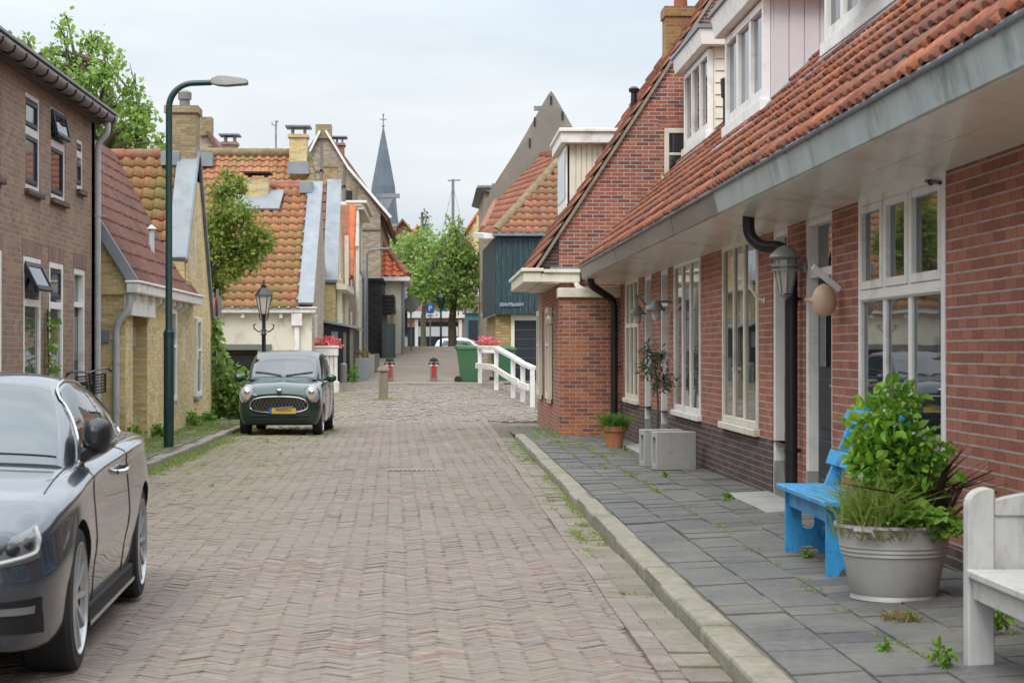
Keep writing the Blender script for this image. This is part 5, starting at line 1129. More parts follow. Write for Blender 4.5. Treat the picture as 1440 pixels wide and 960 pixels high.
far_house(574, 602, 345, 587, 320, 165, 'far little house with an orange gable roof left of the mast', M['tile_new'], M['tile_new'])
far_house(553, 580, 330, 566, 312, 172, 'far dark roofed house beside the church tower', M['tile_brown'], M['tile_brown'])
far_house(565, 615, 405, 590, 368, 140, 'far red brick house half hidden by the left tree', M['brick_gable'], M['tile_old'], [(580, 415, 4, 7), (598, 415, 4, 7)])
far_house(655, 690, 330, 672, 302, 150, 'far yellowish house with an orange roof right of the mast', M['brick_yellow'], M['tile_new'], [(668, 345, 3, 6)])
far_house(640, 684, 400, 662, 372, 138, 'far brown brick house behind the trunk of the elm', M['brick_brown'], M['tile_old'], [(655, 410, 4, 7), (670, 410, 4, 7)])
q = W(672, 316, 149); b = MB(); b.box(q.x-.35, q.x+.35, 148.5, 149.5, 8, q.z); b.box(q.x-.1, q.x+.2, 148.8, 149.2, q.z, q.z+.7); tag(b.build('chimney', M['brick_yellow']), 'distant stepped yellow chimney above the far roofs', 'chimney')
b = MB(); a0, a1 = W(655, 440, 112), W(672, 487, 112); b.box(a0.x, a1.x+.6, 112, 116, .6, a0.z); hh = thing('kiosk', ((a0.x+a1.x)/2, 112, .8), 'small blue green painted annex at the right end of the street', 'annex'); b.build('wall', paint('teal', (.06, .16, .19), .6), hh)
b = MB(); b.box(a0.x-.15, a1.x+.7, 111.8, 116.2, a0.z+.003, a0.z+.15); b.build('roof', M['lead'], hh); b = MB(); b.box(a0.x+.15, a1.x, 111.95, 112.01, 1.2, a0.z-.4); b.build('door', M['navy'], hh)
# ship mast
ms = thing('ship_mast', (W(637, 480, 135).x, 135, .5), 'pale ship mast with crosstree and stays rising above the trees', 'ship mast')
q = W(637, 252, 135); b = MB(); b.tube([(q.x, 135, .5), (q.x, 135, q.z)], [.16, .09], 8); b.build('pole', M['alu'], ms, smooth=40)
b = MB(); b.tube([(q.x-.35, 135, q.z-.1), (q.x+.5, 135, q.z-.05)], .05, 6); b.build('crosstree', M['lead_dark'], ms)
b = MB(); b.tube([(q.x, 135, q.z-.4), (q.x-2.2, 135, 3)], .02, 4); b.tube([(q.x, 135, q.z-.4), (q.x+2.2, 135, 3)], .02, 4); b.build_each('stay', M['lead_dark'], ms)
# ============================================================= street things
# tall street lamp
LX, LY = -3.78, 28.6
t = thing('street_lamp', (LX, LY, .1), 'tall dark green street lamp with a curved arm at the left kerb', 'street lamp')
b = MB(); b.lathe([(.075, 0), (.075, 1.62), (.066, 1.66), (.05, 1.7), (.047, 4.85)], (LX, LY, .1), 16)
zt = 4.95; arc = [(LX, LY, zt)]+[(LX+.35*(1-math.cos(a)), LY, zt+.35*math.sin(a)) for a in np.linspace(.15, math.pi/2, 9)]+[(LX+.60, LY, zt+.36)]
b.tube(arc, [.047]*5+[.042]*6, 14); b.build('pole', M['post_green'], t, smooth=40)
b = MB(); b.lathe([(.079, 0), (.079, .06)], (LX, LY, 1.68), 16); b.box(LX-.02, LX+.02, LY-.085, LY-.07, .5, .8); b.build_each('collar', M['post_green'], t, smooth=40)
b = MB(); b.tube([(LX+.55, LY, zt+.36), (LX+.66, LY, zt+.365)], .038, 12)
P = []
for x, w_, zu, zl_ in ((.60, .05, .42, .34), (.70, .09, .455, .315), (.82, .11, .45, .31), (1.1, .12, .41, .335), (1.12, .11, .39, .345)): P.append([(LX+x, LY-w_, zt+zl_), (LX+x, LY+w_, zt+zl_), (LX+x, LY+w_*.7, zt+zu), (LX+x, LY-w_*.7, zt+zu)])
b.grid(P, close=True); b.quad(*P[0][::-1]); b.quad(*P[-1]); b.build('lamp_head', M['alu'], t, smooth=40, bevel=.006)
# old lantern behind the green car
q = W(371, 410, 43); X, Y = q.x, 43.
t = thing('lantern_post', (X, Y, .06), 'old fashioned black lantern on a post behind the green car', 'street lamp')
b = MB(); b.lathe([(.11, 0), (.11, .35), (.075, .4), (.055, .9), (.045, .95), (.045, 1.75), (.07, 1.78), (.045, 1.82), (.035, 2.1), (.06, 2.14), (.03, 2.2)], (X, Y, .06), 12); b.build('post', M['black'], t, smooth=40)
b = MB()
for s in (-1, 1):
    b.tube([(X, Y, 1.95), (X+s*.1, Y, 1.88), (X+s*.2, Y, 1.95), (X+s*.22, Y, 2.03), (X+s*.17, Y, 2.05)], .015, 6); b.tube([(X, Y, 2.1), (X+s*.08, Y, 2.16), (X+s*.1, Y, 2.26)], .012, 6)
b.build_each('scroll', M['black'], t, smooth=40)
b = MB(); b.lathe([(.085, 2.26), (.17, 2.66)], (X, Y, 0), 6); b.build('lamp_glass', M['lamp_glass'], t)
b = MB()
for k in range(6):
    a = 2*math.pi*k/6; b.tube([(X+.088*math.cos(a), Y+.088*math.sin(a), 2.25), (X+.175*math.cos(a), Y+.175*math.sin(a), 2.67)], .01, 5)
b.lathe([(.2, 2.66), (.19, 2.69), (.09, 2.82), (.06, 2.84), (.07, 2.88), (.03, 2.9), (.015, 3.0)], (X, Y, 0), 6); b.lathe([(.1, 2.24), (.1, 2.27)], (X, Y, 0), 6); b.build('lantern_cage', M['black'], t)
# slim street lamp further on the left, far dark green lantern
q = W(516, 352, 66); X = q.x
t = thing('street_lamp', (X, 66, .9), 'slim grey street lamp in front of the cream hipped house', 'street lamp'); b = MB(); z = q.z; b.tube([(X, 66, .8), (X, 66, z-.1), (X+.12, 66, z), (X+.45, 66, z+.04)], .035, 8); b.build('pole', M['lead_dark'], t, smooth=40)
b = MB(); b.box(X+.4, X+.75, 65.9, 66.1, z, z+.09); b.build('lamp_head', M['alu'], t, bevel=.02)
q = W(620, 413, 93); X = q.x
t = thing('lantern_post', (X, 93, 1.6), 'distant dark green lantern post beside the elm trunk', 'street lamp'); b = MB(); b.lathe([(.07, 0), (.05, .8), (.04, q.z-2.2)], (X, 93, 1.5), 8); b.build('post', M['post_green'], t)
b = MB(); b.lathe([(.1, q.z-.7), (.2, q.z-.2), (.22, q.z-.18), (.1, q.z), (.02, q.z+.1)], (X, 93, 0), 6); b.build('lantern_cage', M['post_green'], t)
# signs
def sign_pole(name, X, Y, zb, zt, label, r=.035):
    t = thing(name, (X, Y, zb), label, 'traffic sign'); b = MB(); b.tube([(X, Y, zb), (X, Y, zt)], r, 8); b.build('pole', M['alu'], t, smooth=40); return t
q = W(605, 436, 90); t = sign_pole('parking_sign', q.x, 90, 1.6, q.z+.3, 'blue square parking sign with white plate below, at the street end')
b = MB(); b.box(q.x-.17, q.x+.17, 89.92, 89.95, q.z-.14, q.z+.3); b.build('sign_plate', M['signblue'], t, bevel=.01); text('letter', 'P', (Vector((q.x, 89.915, q.z+.07)), VX, -VY), .34, M['signwhite'], t, .003)
b = MB(); b.box(q.x-.17, q.x+.17, 89.92, 89.95, q.z-.32, q.z-.17); sp = b.build('sub_plate', M['signwhite'], t); b = MB(); b.box(q.x-.13, q.x+.12, 89.912, 89.919, q.z-.26, q.z-.22); b.build('marking', M['black'], sp)
q = W(578, 428, 82); t = sign_pole('round_sign', q.x, 82, 1.4, q.z+.3, 'grey back of a round traffic sign far down the left side')
b = MB(); b.lathe([(.33, 0), (.33, .02)], (q.x, 81.93, q.z), 20, axis='y'); b.build('sign_plate', M['alu'], t)
q = W(302, 440, 42); t = sign_pole('round_sign', q.x+.06, 42, .05, q.z+.5, 'round red edged traffic sign seen edge-on behind the yellow house', .03)
b = MB(); b.lathe([(.30, 0), (.30, .025)], (q.x+.0, 42, q.z), 24, axis='x'); pl = b.build('sign_plate', M['signwhite'], t); b = MB()
b.tube([(q.x-.005, 42+.28*math.cos(a), q.z+.28*math.sin(a)) for a in np.linspace(0, 2*math.pi, 25)], .04, 6); b.build('rim', M['red'], pl, smooth=50); b = MB(); b.box(q.x+.09, q.x+.12, 41.8, 42.2, q.z-.12, q.z+.35); b.build('rear_plate', M['alu'], t)
pl.rotation_euler = (0, 0, 0)
# bollards
for i, (px, lb) in enumerate(((548, 'red banded wooden bollard on the left, behind the plain post'), (610, 'red banded wooden bollard alone in the middle of the bridge road'))):
    q = W(px, 537, 55.5); z0 = roadz(0, 55.5); t = thing('bollard', (q.x, 55.5, z0), lb, 'bollard', 'red banded bollards across the bridge road')
    s = .10; zz = z0-.02; b = MB(); b.box(q.x-s, q.x+s, 55.5-s, 55.5+s, zz, zz+.58); b.build('post', M['wood_grey'], t, bevel=.012)
    b = MB(); b.lathe([(s*1.3, 0), (s*1.1, .06), (s*.4, .11)], (q.x, 55.5, zz+.581), 4); b.lathe([(s*1.5, .0), (s*1.5, .045)], (q.x, 55.5, zz+.50), 4); cp = b.build('cap', M['black_rough'], t); 
    b = MB(); b.box(q.x-.05, q.x+.05, 55.5-s-.012, 55.5-s-.002, zz+.16, zz+.47); b.build('reflector', M['red'], t)
    b = MB(); b.box(q.x-s-.004, q.x+s+.004, 55.5-s-.006, 55.5+s+.004, zz+.455, zz+.485); b.build('band', M['signwhite'], t)
q = W(539, 560, 48.5); z0 = roadz(0, 48.5); t = MB(); t.box(q.x-.11, q.x+.11, 48.4, 48.62, z0-.05, z0+.66); t.lathe([(.15, .662), (.16, .70), (.12, .78)], (q.x, 48.51, z0), 12); tag(t.build('wooden_post', M['wood_grey'], bevel=.012), 'plain weathered wooden post on the bridge ramp with grass at its foot', 'post')
# right railing
t = thing('railing', (2.2, 46, .1), 'white wooden railing sloping down along the right of the bridge', 'railing')
pts = [(1.25, 54.0), (1.62, 51.6), (1.95, 49.0), (2.12, 47.4), (2.28, 46.0)]; tops = [W(676, 488, 54).z, W(700, 489, 51.6).z, W(723, 502, 49).z, W(738, 511, 47.4).z, W(748, 517, 46).z]
for k, (x, y) in enumerate(pts):
    b = MB(); b.box(x-.055, x+.055, y-.055, y+.055, roadz(x, y)-.1, tops[k]-.03); b.build('post', M['white'], t, bevel=.01)
for k in range(4):
    for dz, h, w_ in ((0, .085, .15), (-.5, .15, .05)):
        if dz and k == 3: pass
        a, c = Vector((pts[k][0], pts[k][1], tops[k]+dz)), Vector((pts[k+1][0], pts[k+1][1], tops[k+1]+dz*(.9 if k > 1 else 1)))
        d = (c-a).normalized()*.02; b = MB(); o = Vector((-.1, 0, 0)) if dz else Vector((0, 0, 0)); b.beam(a+o-(d if not k else -d*0), c+o+d*(3 if k == 3 else 0), w_, h); b.build('rail', M['white'], t, bevel=.008)
def flowers(name, c, r, n, label, seed, mat='flower', s=.07):
    t = thing(name, (c[0], c[1], c[2]-r[2]), label, 'flowers'); V, F = leaf_cloud([(c, r)], n, s, seed, .7, wl=.9); np_obj('petals', V, F, M[mat], t)
    V, F = leaf_cloud([((c[0], c[1], c[2]-r[2]*.45), (r[0]*1.05, r[1]*1.05, r[2]*.7))], n//2, s, seed+1, .5); np_obj('leaves', V, F, M['leaf_shrub'], t)
q = W(686, 482, 54.2); b = MB(); b.box(q.x-.28, q.x+.28, 54.12, 54.4, q.z-.28, q.z-.1); tag(b.build('flower_box', M['white'], bevel=.01), 'small white flower box at the high end of the right railing', 'flower box')
flowers('geraniums', (q.x, 54.25, q.z), (.30, .16, .15), 320, 'pink geraniums in the box on the right railing', 5)
# left: white planter with railing end
q0, q1 = W(441, 489, 51), W(475, 489, 51); z0 = .3
t = thing('flower_box', ((q0.x+q1.x)/2, 51, z0), 'large white panelled flower box at the left bridge end', 'flower box'); b = MB()
b.box(q0.x, q1.x, 50.9, 51.4, W(458, 500, 51).z, q0.z); b.box(q0.x-.03, q1.x+.03, 50.87, 51.43, q0.z+.001, q0.z+.05); b.build('trough', M['white'], t, bevel=.01)
b = MB(); w_ = q1.x-q0.x; zt_ = W(458, 500, 51).z
for k in range(6): b.box(q0.x+w_*k/6+.01, q0.x+w_*(k+.85)/6, 50.95, 51.0, .7, zt_)
b.box(q0.x+.02, q1.x-.02, 51.0, 51.3, .7, zt_-.01); b.build('panel', M['white'], t, bevel=.006)
b = MB(); b.box(q0.x+.1, q1.x+.02, 50.9, 51.35, .1, .7); b.build('base', M['white'], t, bevel=.01)
flowers('geraniums', ((q0.x+q1.x)/2, 51.15, q0.z+.12), (.36, .22, .16), 420, 'pink and red geraniums in the large left flower box', 8, 'flower_red')
# wheelie bins
def bin_(X, Y, z, label, rz=0., s=1.):
    t = thing('wheelie_bin', (0, 0, 0), label, 'wheelie bin', 'green wheelie bins behind the right railing'); b = MB(); rows = []
    for zz, w_, d in ((.06, .21, .24), (.5, .24, .28), (.92, .27, .34), (.93, .29, .36), (.97, .29, .36)): rows.append([(-w_, -d, zz), (w_, -d, zz), (w_, d, zz), (-w_, d, zz)])
    b.grid(rows, close=True); b.quad(*rows[0][::-1]); b.quad(*rows[-1]); b.build('body', M['bin'], t, bevel=.012)
    b = MB(); b.hexa([(-.3, -.38, .975), (.3, -.38, .975), (.3, .36, .985), (-.3, .36, .985), (-.27, -.35, 1.02), (.27, -.35, 1.02), (.28, .36, 1.07), (-.28, .36, 1.07)]); b.build('lid', M['bin'], t, bevel=.015)
    for sx in (-1, 1):
        b = MB(); b.lathe([(.1, -.03), (.1, .03)], (sx*.25, .3, .1), 14, axis='x'); b.build('wheel', M['black_rough'], t, smooth=40)
    b = MB(); b.tube([(-.24, .4, .98), (.24, .4, .98)], .018, 8); b.build('handle', M['bin'], t)
    t.location = (X, Y, z); t.rotation_euler = (0, 0, rz); t.scale = (s, s, s)
q = W(661, 540, 55.2); bin_(q.x, 55.3, roadz(0, 55)-.02, 'nearest green wheelie bin at the high end of the right railing', 1.4)
bin_(1.95, 56.0, roadz(0, 55)-.05, 'green wheelie bin seen through the railing before the yellow brick', .3)
# blue bench
BX0, BX1, BY0, BY1 = 2.33, 2.63, 11.75, 13.15; zp_ = .135
t = thing('blue_bench', (2.55, 12.4, zp_), 'bright blue worn wooden bench against the house wall', 'bench')
zs = zp_+.46; b = MB(); b.box(BX0-.04, BX1+.02, BY0-.12, BY1+.1, zs-.035, zs); b.build('seat', M['blue'], t, bevel=.006)
def leg_board(y):
    b = MB(); n = 15; x0, x1 = BX0, BX1; th = .032
    # outline with an arched foot, with a slot hole
    bm = bmesh.new(); mid = (x0+x1)/2
    foot = [(x0, zp_), (x0+.06, zp_)]+[(mid-.075*math.cos(a), zp_+.055*math.sin(a)**.7) for a in np.linspace(.05, math.pi-.05, 13)]+[(x1-.06, zp_), (x1, zp_)]
    outer = foot+[(x1, zs-.036), (x0, zs-.036)]
    hole = [(mid+.045*math.cos(a), zp_+.27+(.06 if math.sin(a) > 0 else -.06)+.045*math.sin(a)) for a in np.linspace(0, 2*math.pi, 17)[:-1]]
    vo = [bm.verts.new((x, y, z)) for x, z in outer]; vh = [bm.verts.new((x, y, z)) for x, z in hole]
    es = [bm.edges.new((vo[i], vo[(i+1) % len(vo)])) for i in range(len(vo))]+[bm.edges.new((vh[i], vh[(i+1) % len(vh)])) for i in range(len(vh))]
    bmesh.ops.triangle_fill(bm, edges=es, use_beauty=True)
    for f in list(bm.faces):
        c = f.calc_center_median()
        if abs(c.x-mid) < .043 and abs(c.z-zp_-.27) < .10 and ((c.x-mid)/.046)**2+(max(0, abs(c.z-zp_-.27)-.06)/.046)**2 < 1: bm.faces.remove(f)
    g = bmesh.ops.extrude_face_region(bm, geom=bm.faces[:])
    bmesh.ops.translate(bm, vec=(0, th, 0), verts=[e for e in g['geom'] if isinstance(e, bmesh.types.BMVert)])
    bm.verts.index_update(); b.add([v.co.copy() for v in bm.verts], [tuple(v.index for v in f.verts) for f in bm.faces]); bm.free(); return b
for y in (BY0, BY1-.03): leg_board(y).build('leg', M['blue'], t)
b = MB(); b.box(BX0+.02, BX0+.045, BY0+.034, BY1-.032, zs-.14, zs-.037); b.box(BX1-.05, BX1-.025, BY0+.034, BY1-.032, zs-.14, zs-.037); b.build('apron', M['blue'], t)
b = MB(); b.beam((BX0+.25, BY1-.05, zp_+.12), (BX0+.25, BY1-.5, zs-.04), .06, .03, (1, 0, 0)); b.build('brace', M['blue'], t)
for y in (BY0+.08, BY1-.12):
    b = MB(); b.beam((BX1-.06, y, zs-.12), (BX1+.2, y, zs+.52), .045, .095, (1, 0, .4)); b.build('back_post', M['blue'], t, bevel=.005)
for z, x in ((zs+.18, BX1+.01), (zs+.45, BX1+.125)):
    b = MB(); b.beam((x, BY0-.06, z), (x, BY1+.06, z+.0), .022, .10, (.35, 0, 1)); b.build('back_slat', M['blue'], t, bevel=.004)
# white bench at the right edge
WX0 = 2.28; WY0, WY1 = 7.35, 8.42; zw = .12
t = thing('white_bench', (2.6, 7.9, zw), 'weathered white wooden bench with curved end panels at the right edge', 'bench')
for y in (WY0, WY1):
    b = MB(); bt = []
    for a in np.linspace(0, math.pi/2, 6): bt.append((WX0+.09-.09*math.cos(a)*1.0, y, zw+.70+.075*math.sin(a)))
    poly = [(WX0, y, zw)]+bt+[(WX0+.115, y, zw+.765), (WX0+.115, y, zw)]; b.prism(poly, (0, .085, 0)); b.build('leg', M['white_worn'], t, bevel=.006)
    b = MB(); xs_ = np.linspace(WX0+.117, WX0+.72, 12); top = [zw+.70+.055*math.sin((x-WX0-.1)/.6*math.pi*1.1+.3) for x in xs_]
    b.prism([(xs_[0], y, zw+.655)]+[(x, y, z) for x, z in zip(xs_, top)]+[(xs_[-1], y, zw+.655)], (0, .06, 0)); b.build('end_rail', M['white_worn'], t, bevel=.005)
    b = MB(); b.box(WX0+.117, WX0+.72, y+.012, y+.045, zw+.40, zw+.654); b.build('end_panel', M['white_worn'], t)
    b = MB(); b.box(WX0+.64, WX0+.73, y, y+.075, zw, zw+.40); b.build('leg', M['white_worn'], t, bevel=.006)
b = MB()
for k in range(4): b.box(WX0-.01+k*.162, WX0+.145+k*.162, WY0+.09, WY1-.005, zw+.395, zw+.43)
b.build('seat', M['white_worn'], t, bevel=.006)
b = MB(); b.box(WX0+.02, WX0+.05, WY0+.09, WY1-.005, zw+.30, zw+.393); b.build('apron', M['white_worn'], t, bevel=.004)
b = MB(); b.box(WX0+.66, WX0+.70, WY0+.09, WY1-.005, zw+.45, zw+.80); b.build('backrest', M['white_worn'], t, bevel=.006)
# zinc tub
TX, TY, TZ = 2.5, 10.75, .135
t = thing('zinc_tub', (TX, TY, TZ), 'big grey zinc tub planted with shrub, grass and geranium beside the white bench', 'tub'); b = MB()
b.lathe([(.225, 0), (.235, .005), (.228, .03), (.24, .05), (.275, .24), (.284, .245), (.281, .262), (.29, .267), (.287, .285), (.295, .29), (.293, .31), (.31, .39), (.322, .395), (.322, .412), (.305, .41), (.29, .33)], (TX, TY, TZ), 48); b.build('tub_wall', M['tub'], t, smooth=25)
b = MB(); b.lathe([(.0, .345), (.296, .345)], (TX, TY, TZ), 24, caps=False); b.build('soil', M['sand'], t)
for s in (-1, 1):
    b = MB(); a0 = math.pi*.5+s*math.pi*.5+.9; c = (TX+.325*math.cos(a0), TY+.325*math.sin(a0)); b.tube([(c[0]-.05*math.sin(a0), c[1]+.05*math.cos(a0), TZ+.36), (c[0]-.05*math.sin(a0)+.03*math.cos(a0), c[1]+.05*math.cos(a0), TZ+.39), (c[0]+.05*math.sin(a0)+.03*math.cos(a0), c[1]-.05*math.cos(a0), TZ+.39), (c[0]+.05*math.sin(a0), c[1]-.05*math.cos(a0), TZ+.36)], .011, 6); b.build('handle', M['tub'], t, smooth=40)
# plants in it
zt = TZ+.36
blobs = [((TX+.0, TY+.05, zt+.36), (.2, .2, .22)), ((TX-.06, TY, zt+.58), (.17, .16, .17)), ((TX+.03, TY+.05, zt+.72), (.11, .11, .10)), ((TX+.14, TY-.02, zt+.42), (.15, .15, .16)), ((TX-.12, TY-.02, zt+.38), (.12, .13, .15)), ((TX+.02, TY, zt+.18), (.15, .15, .14)), ((TX+.17, TY+.02, zt+.24), (.11, .11, .13))]
tree('leafy_shrub', (TX, TY, zt), 'bushy bright green shrub, the tallest plant in the zinc tub', 'shrub', [(TX, TY+.03, zt-.03), (TX-.01, TY+.03, zt+.3), (TX, TY+.02, zt+.6)], .016, blobs, 1900, .062, M['leaf_shrub'], M['bark'], 21, 2, shell=.6, six=True, wl=.62)
grass_obj('grass_tuft', [(TX-.13, TY-.12, zt-.02), (TX-.08, TY-.18, zt-.02), (TX-.17, TY-.02, zt-.02)], 800, .40, .055, mat=M['grass'], seed=4, lean=.6, w=.004); tag(bpy.data.objects['grass_tuft'], 'tuft of fine green grass spilling over the left of the zinc tub', 'ornamental grass')
o = grass_obj('dry_grass', [(TX-.18, TY-.14, zt-.02), (TX-.08, TY-.22, zt-.02)], 260, .14, .06, mat=M['straw'], seed=5, lean=1.8, w=.003); tag(o, 'straw coloured dry grass at the foot of the tuft in the zinc tub', 'dry grass')
V, F = grass([(TX+.2, TY-.05, zt-.02), (TX+.22, TY+.02, zt)], 60, .58, .03, 6, .8, .012); m = MB(); m.v = [tuple(v) for v in V]; m.f = [tuple(dict.fromkeys(f)) for f in F.tolist()]; m.mi = [0]*len(m.f); tag(m.build('flax_plant', M['leaf_dark'], uv=False, recalc=False), 'dark bronze sword-leaved plant at the right of the zinc tub', 'flax')
# geranium leaves: lobed discs
def lobed(name, cs, n, r, mat, label, cat, seed=3, spread=(.15, .1, .06)):
    g = random.Random(seed); m = MB()
    for _ in range(n):
        c = Vector(g.choice(cs))+Vector((g.gauss(0, spread[0]), g.gauss(0, spread[1]), abs(g.gauss(0, spread[2]))))
        nr = Vector((g.gauss(0, .5), g.gauss(-.35, .5), 1)).normalized(); a = nr.orthogonal().normalized(); d = nr.cross(a); rr = r*g.uniform(.6, 1.2); o0 = g.uniform(0, 6)
        vs = [c+nr*-.01]
        for k in range(15):
            an = o0+k/14*5.7; q = rr*(.72+.28*abs(math.cos(an*2.6)))
            vs.append(c+a*q*math.cos(an)+d*q*math.sin(an)+nr*.012*math.sin(an*5))
        m.add(vs, [(0, k, k+1) for k in range(1, 15)])
        m.tube([c, c.lerp(Vector(cs[0]), .5)-Vector((0, 0, .05)), Vector(cs[0])-Vector((0, 0, .08))], .003, 3, caps=False)
    o = m.build(name, mat, uv=False, recalc=False); return tag(o, label, cat)
lobed('geranium_plant', [(TX+.12, TY-.22, zt+.07), (TX+.22, TY-.17, zt+.05), (TX+.03, TY-.25, zt+.08), (TX+.17, TY-.24, zt+.0)], 130, .058, M['leaf_lime'], 'lobed lime green geranium leaves hanging over the right rim of the zinc tub', 'geranium', spread=(.07, .04, .04))
# concrete blocks
for (y, x0, lb) in ((22.55, 2.53, 'pale concrete block nearest us, with a slot in its street face'), (23.3, 2.47, 'concrete block just behind the nearer one, before the wicker basket')):
    zb = zp(2.7, y); b = MB(); d = .23; x1 = x0+.47; h = .435
    for q in ((x0, x1, y, y+.055, zb, zb+h), (x0, x1, y+d-.055, y+d, zb, zb+h)): b.box(*q)
    b.box(x0, x1, y+.055, y+d-.055, zb, zb+.06); b.box(x0, x1, y+.055, y+d-.055, zb+h-.07, zb+h); b.box(x1-.03, x1, y+.055, y+d-.055, zb+.06, zb+h-.07)
    ob = b.build('concrete_block', M['concrete'], bevel=.006); tag(ob, lb, 'concrete block', 'hollow concrete blocks by the wall')
    ob.data.transform(Matrix.Translation((-x0, -y, 0))); ob.location = (x0, y, 0); ob.rotation_euler = (0, 0, R(10))
# terracotta pot with grassy plant
PX, PY = 2.60, 28.6; pz = zp(PX, PY); t = thing('terracotta_pot', (PX, PY, pz), 'terracotta flower pot standing by the brick block', 'flower pot'); b = MB(); b.lathe([(.11, 0), (.155, .24), (.175, .24), (.18, .31), (.16, .31), (.155, .27)], (PX, PY, pz), 24); b.build('pot', M['terracotta'], t, smooth=30)
b = MB(); b.lathe([(0, .27), (.157, .27)], (PX, PY, pz), 16, caps=False); b.build('soil', M['sand'], t)
tag(grass_obj('herb_plant', [(PX+.11*math.cos(a)*k, PY+.11*math.sin(a)*k, pz+.26) for a in np.linspace(0, 6, 9) for k in (.3, 1)], 1100, .27, .035, mat=M['grass'] if False else LEAF('leaf_herb', (.06, .16, .02), (.10, .23, .03), (.14, .28, .04), (.16, .3, .04)), seed=9, lean=.75, w=.006), 'dense bright green grassy herb in the terracotta pot', 'herb')
# olive tree in wicker basket
OX, OY = 2.86, 25.4; oz = zp(OX, OY); t = thing('wicker_basket', (OX, OY, oz), 'grey wicker basket behind the concrete blocks', 'basket'); b = MB()
for k in range(12): b.tube([(OX+(.17+.0045*k)*math.cos(a), OY+(.17+.0045*k)*math.sin(a), oz+.02+k*.031+.006*math.sin(a*12+k*math.pi)) for a in np.linspace(0, 2*math.pi, 49)], .016, 5)
b.build('weave', M['wicker'], t, smooth=50); b = MB(); b.lathe([(0, .34), (.21, .34)], (OX, OY, oz), 16, caps=False); b.build('soil', M['sand'], t)
zo = oz+.34
tree('olive_tree', (OX, OY, zo), 'small olive tree with a thin stem growing from the wicker basket', 'olive tree', [(OX, OY, zo-.02), (OX+.01, OY, zo+.35), (OX-.02, OY, zo+.75), (OX-.03, OY, zo+1.0)], .02,
     [((OX-.1, OY, zo+.82), (.15, .15, .17)), ((OX+.12, OY, zo+.68), (.13, .13, .15)), ((OX-.03, OY, zo+1.0), (.13, .13, .12)), ((OX+.03, OY+.05, zo+.62), (.13, .13, .12)), ((OX-.16, OY, zo+1.05), (.08, .08, .1)), ((OX+.1, OY, zo+.95), (.08, .08, .08))], 620, .075, M['leaf_olive'], M['bark'], 31, 2, shell=.3, wl=.3)
# wall lamps
q = W(1108, 380, 17.3); t = thing('wall_lantern', (3.08, 16.5, 2.16), 'grey metal wall lantern in front of the black downpipe', 'wall lamp'); b = MB(); lx = 2.93; lz = 2.16
b.tube([(3.085, 16.5, lz+.02), (3.0, 16.5, lz+.02), (lx, 16.5, lz+.05)], .016, 8); b.lathe([(.05, 0), (.05, .02)], (3.075, 16.5, lz+.02), 12, axis='x'); b.build('arm', M['galv'], t, smooth=40)
b = MB(); b.lathe([(.055, .06), (.135, .10), (.13, .115), (.085, .16), (.04, .19), (.0, .2)], (lx, 16.5, lz), 20); b.lathe([(.12, .02), (.12, .04)], (lx, 16.5, lz), 20); b.lathe([(.11, -.02), (.11, 0)], (lx, 16.5, lz), 20); b.build('hood', M['galv'], t, smooth=40)
b = MB(); b.lathe([(.05, -.2), (.085, -.03), (.09, .08)], (lx, 16.5, lz), 8); b.build('lamp_glass', M['lamp_glass'], t)
b = MB()
for k in range(8):
    a = 2*math.pi*k/8; b.tube([(lx+.053*math.cos(a), 16.5+.053*math.sin(a), lz-.205), (lx+.09*math.cos(a), 16.5+.09*math.sin(a), lz-.03), (lx+.095*math.cos(a), 16.5+.095*math.sin(a), lz+.08)], .006, 5)
b.lathe([(.058, -.215), (.02, -.24), (.012, -.26)], (lx, 16.5, lz), 10); b.build('cage', M['galv'], t)
def barn_lamp(y, z, x, label, goose):
    t = thing('barn_lamp', (3.09, y, z), label, 'wall lamp', 'barn lamps between the white windows'); b = MB()
    if goose: b.tube([(3.09, y, z+.12), (2.98, y, z+.26), (x+.08, y, z+.30), (x, y, z+.24), (x, y, z+.1)], .014, 8)
    else: b.tube([(3.09, y, z+.1), (x, y, z+.1)], .016, 8)
    b.build('arm', M['alu'], t, smooth=40); b = MB(); b.lathe([(.03, .12), (.06, .09), (.085, .04), (.13, .0), (.13, -.015)], (x, y, z), 16); b.build('shade', M['alu'], t, smooth=40)
    b = MB(); b.lathe([(.055, -.01), (.06, -.1), (.03, -.15)], (x, y, z), 10); g = b.build('lamp_glass', M['lamp_glass'], t)
barn_lamp(28.9, 2.02, 2.96, 'barn lamp on a curved gooseneck arm, further of the pair', True)
barn_lamp(25.9, 2.02, 2.90, 'barn lamp on a straight arm, nearer of the pair', False)
# pear shaped ceramic wall ornament
q = W(1180, 415, 15.1); t = thing('wall_ornament', (3.0, 15.1, 1.9), 'cream pear-shaped ceramic ornament with a spout on the brick pier', 'wall ornament'); cx, cy, cz = 2.97, 15.05, 1.88
b = MB(); b.lathe([(0, -.14), (.045, -.132), (.08, -.095), (.094, -.045), (.09, .015), (.07, .065), (.035, .1), (0, .112)], (cx, cy, cz), 24, caps=False); b.build('body', M['skin'], t, smooth=60)
b = MB(); b.tube([(cx-.07, cy, cz-.02), (cx-.10, cy, cz-.02), (cx-.125, cy, cz-.015), (cx-.145, cy, cz-.01)], [.04, .026, .014, .017], 12); o = b.build('spout', M['skin'], t, smooth=60)
b = MB(); b.beam((3.09, cy, cz+.06), (2.88, cy, cz+.24), .03, .05); b.beam((2.985, cy, cz+.08), (2.985, cy, cz+.20), .035, .02); b.build('bracket', M['signwhite'], t, bevel=.005)
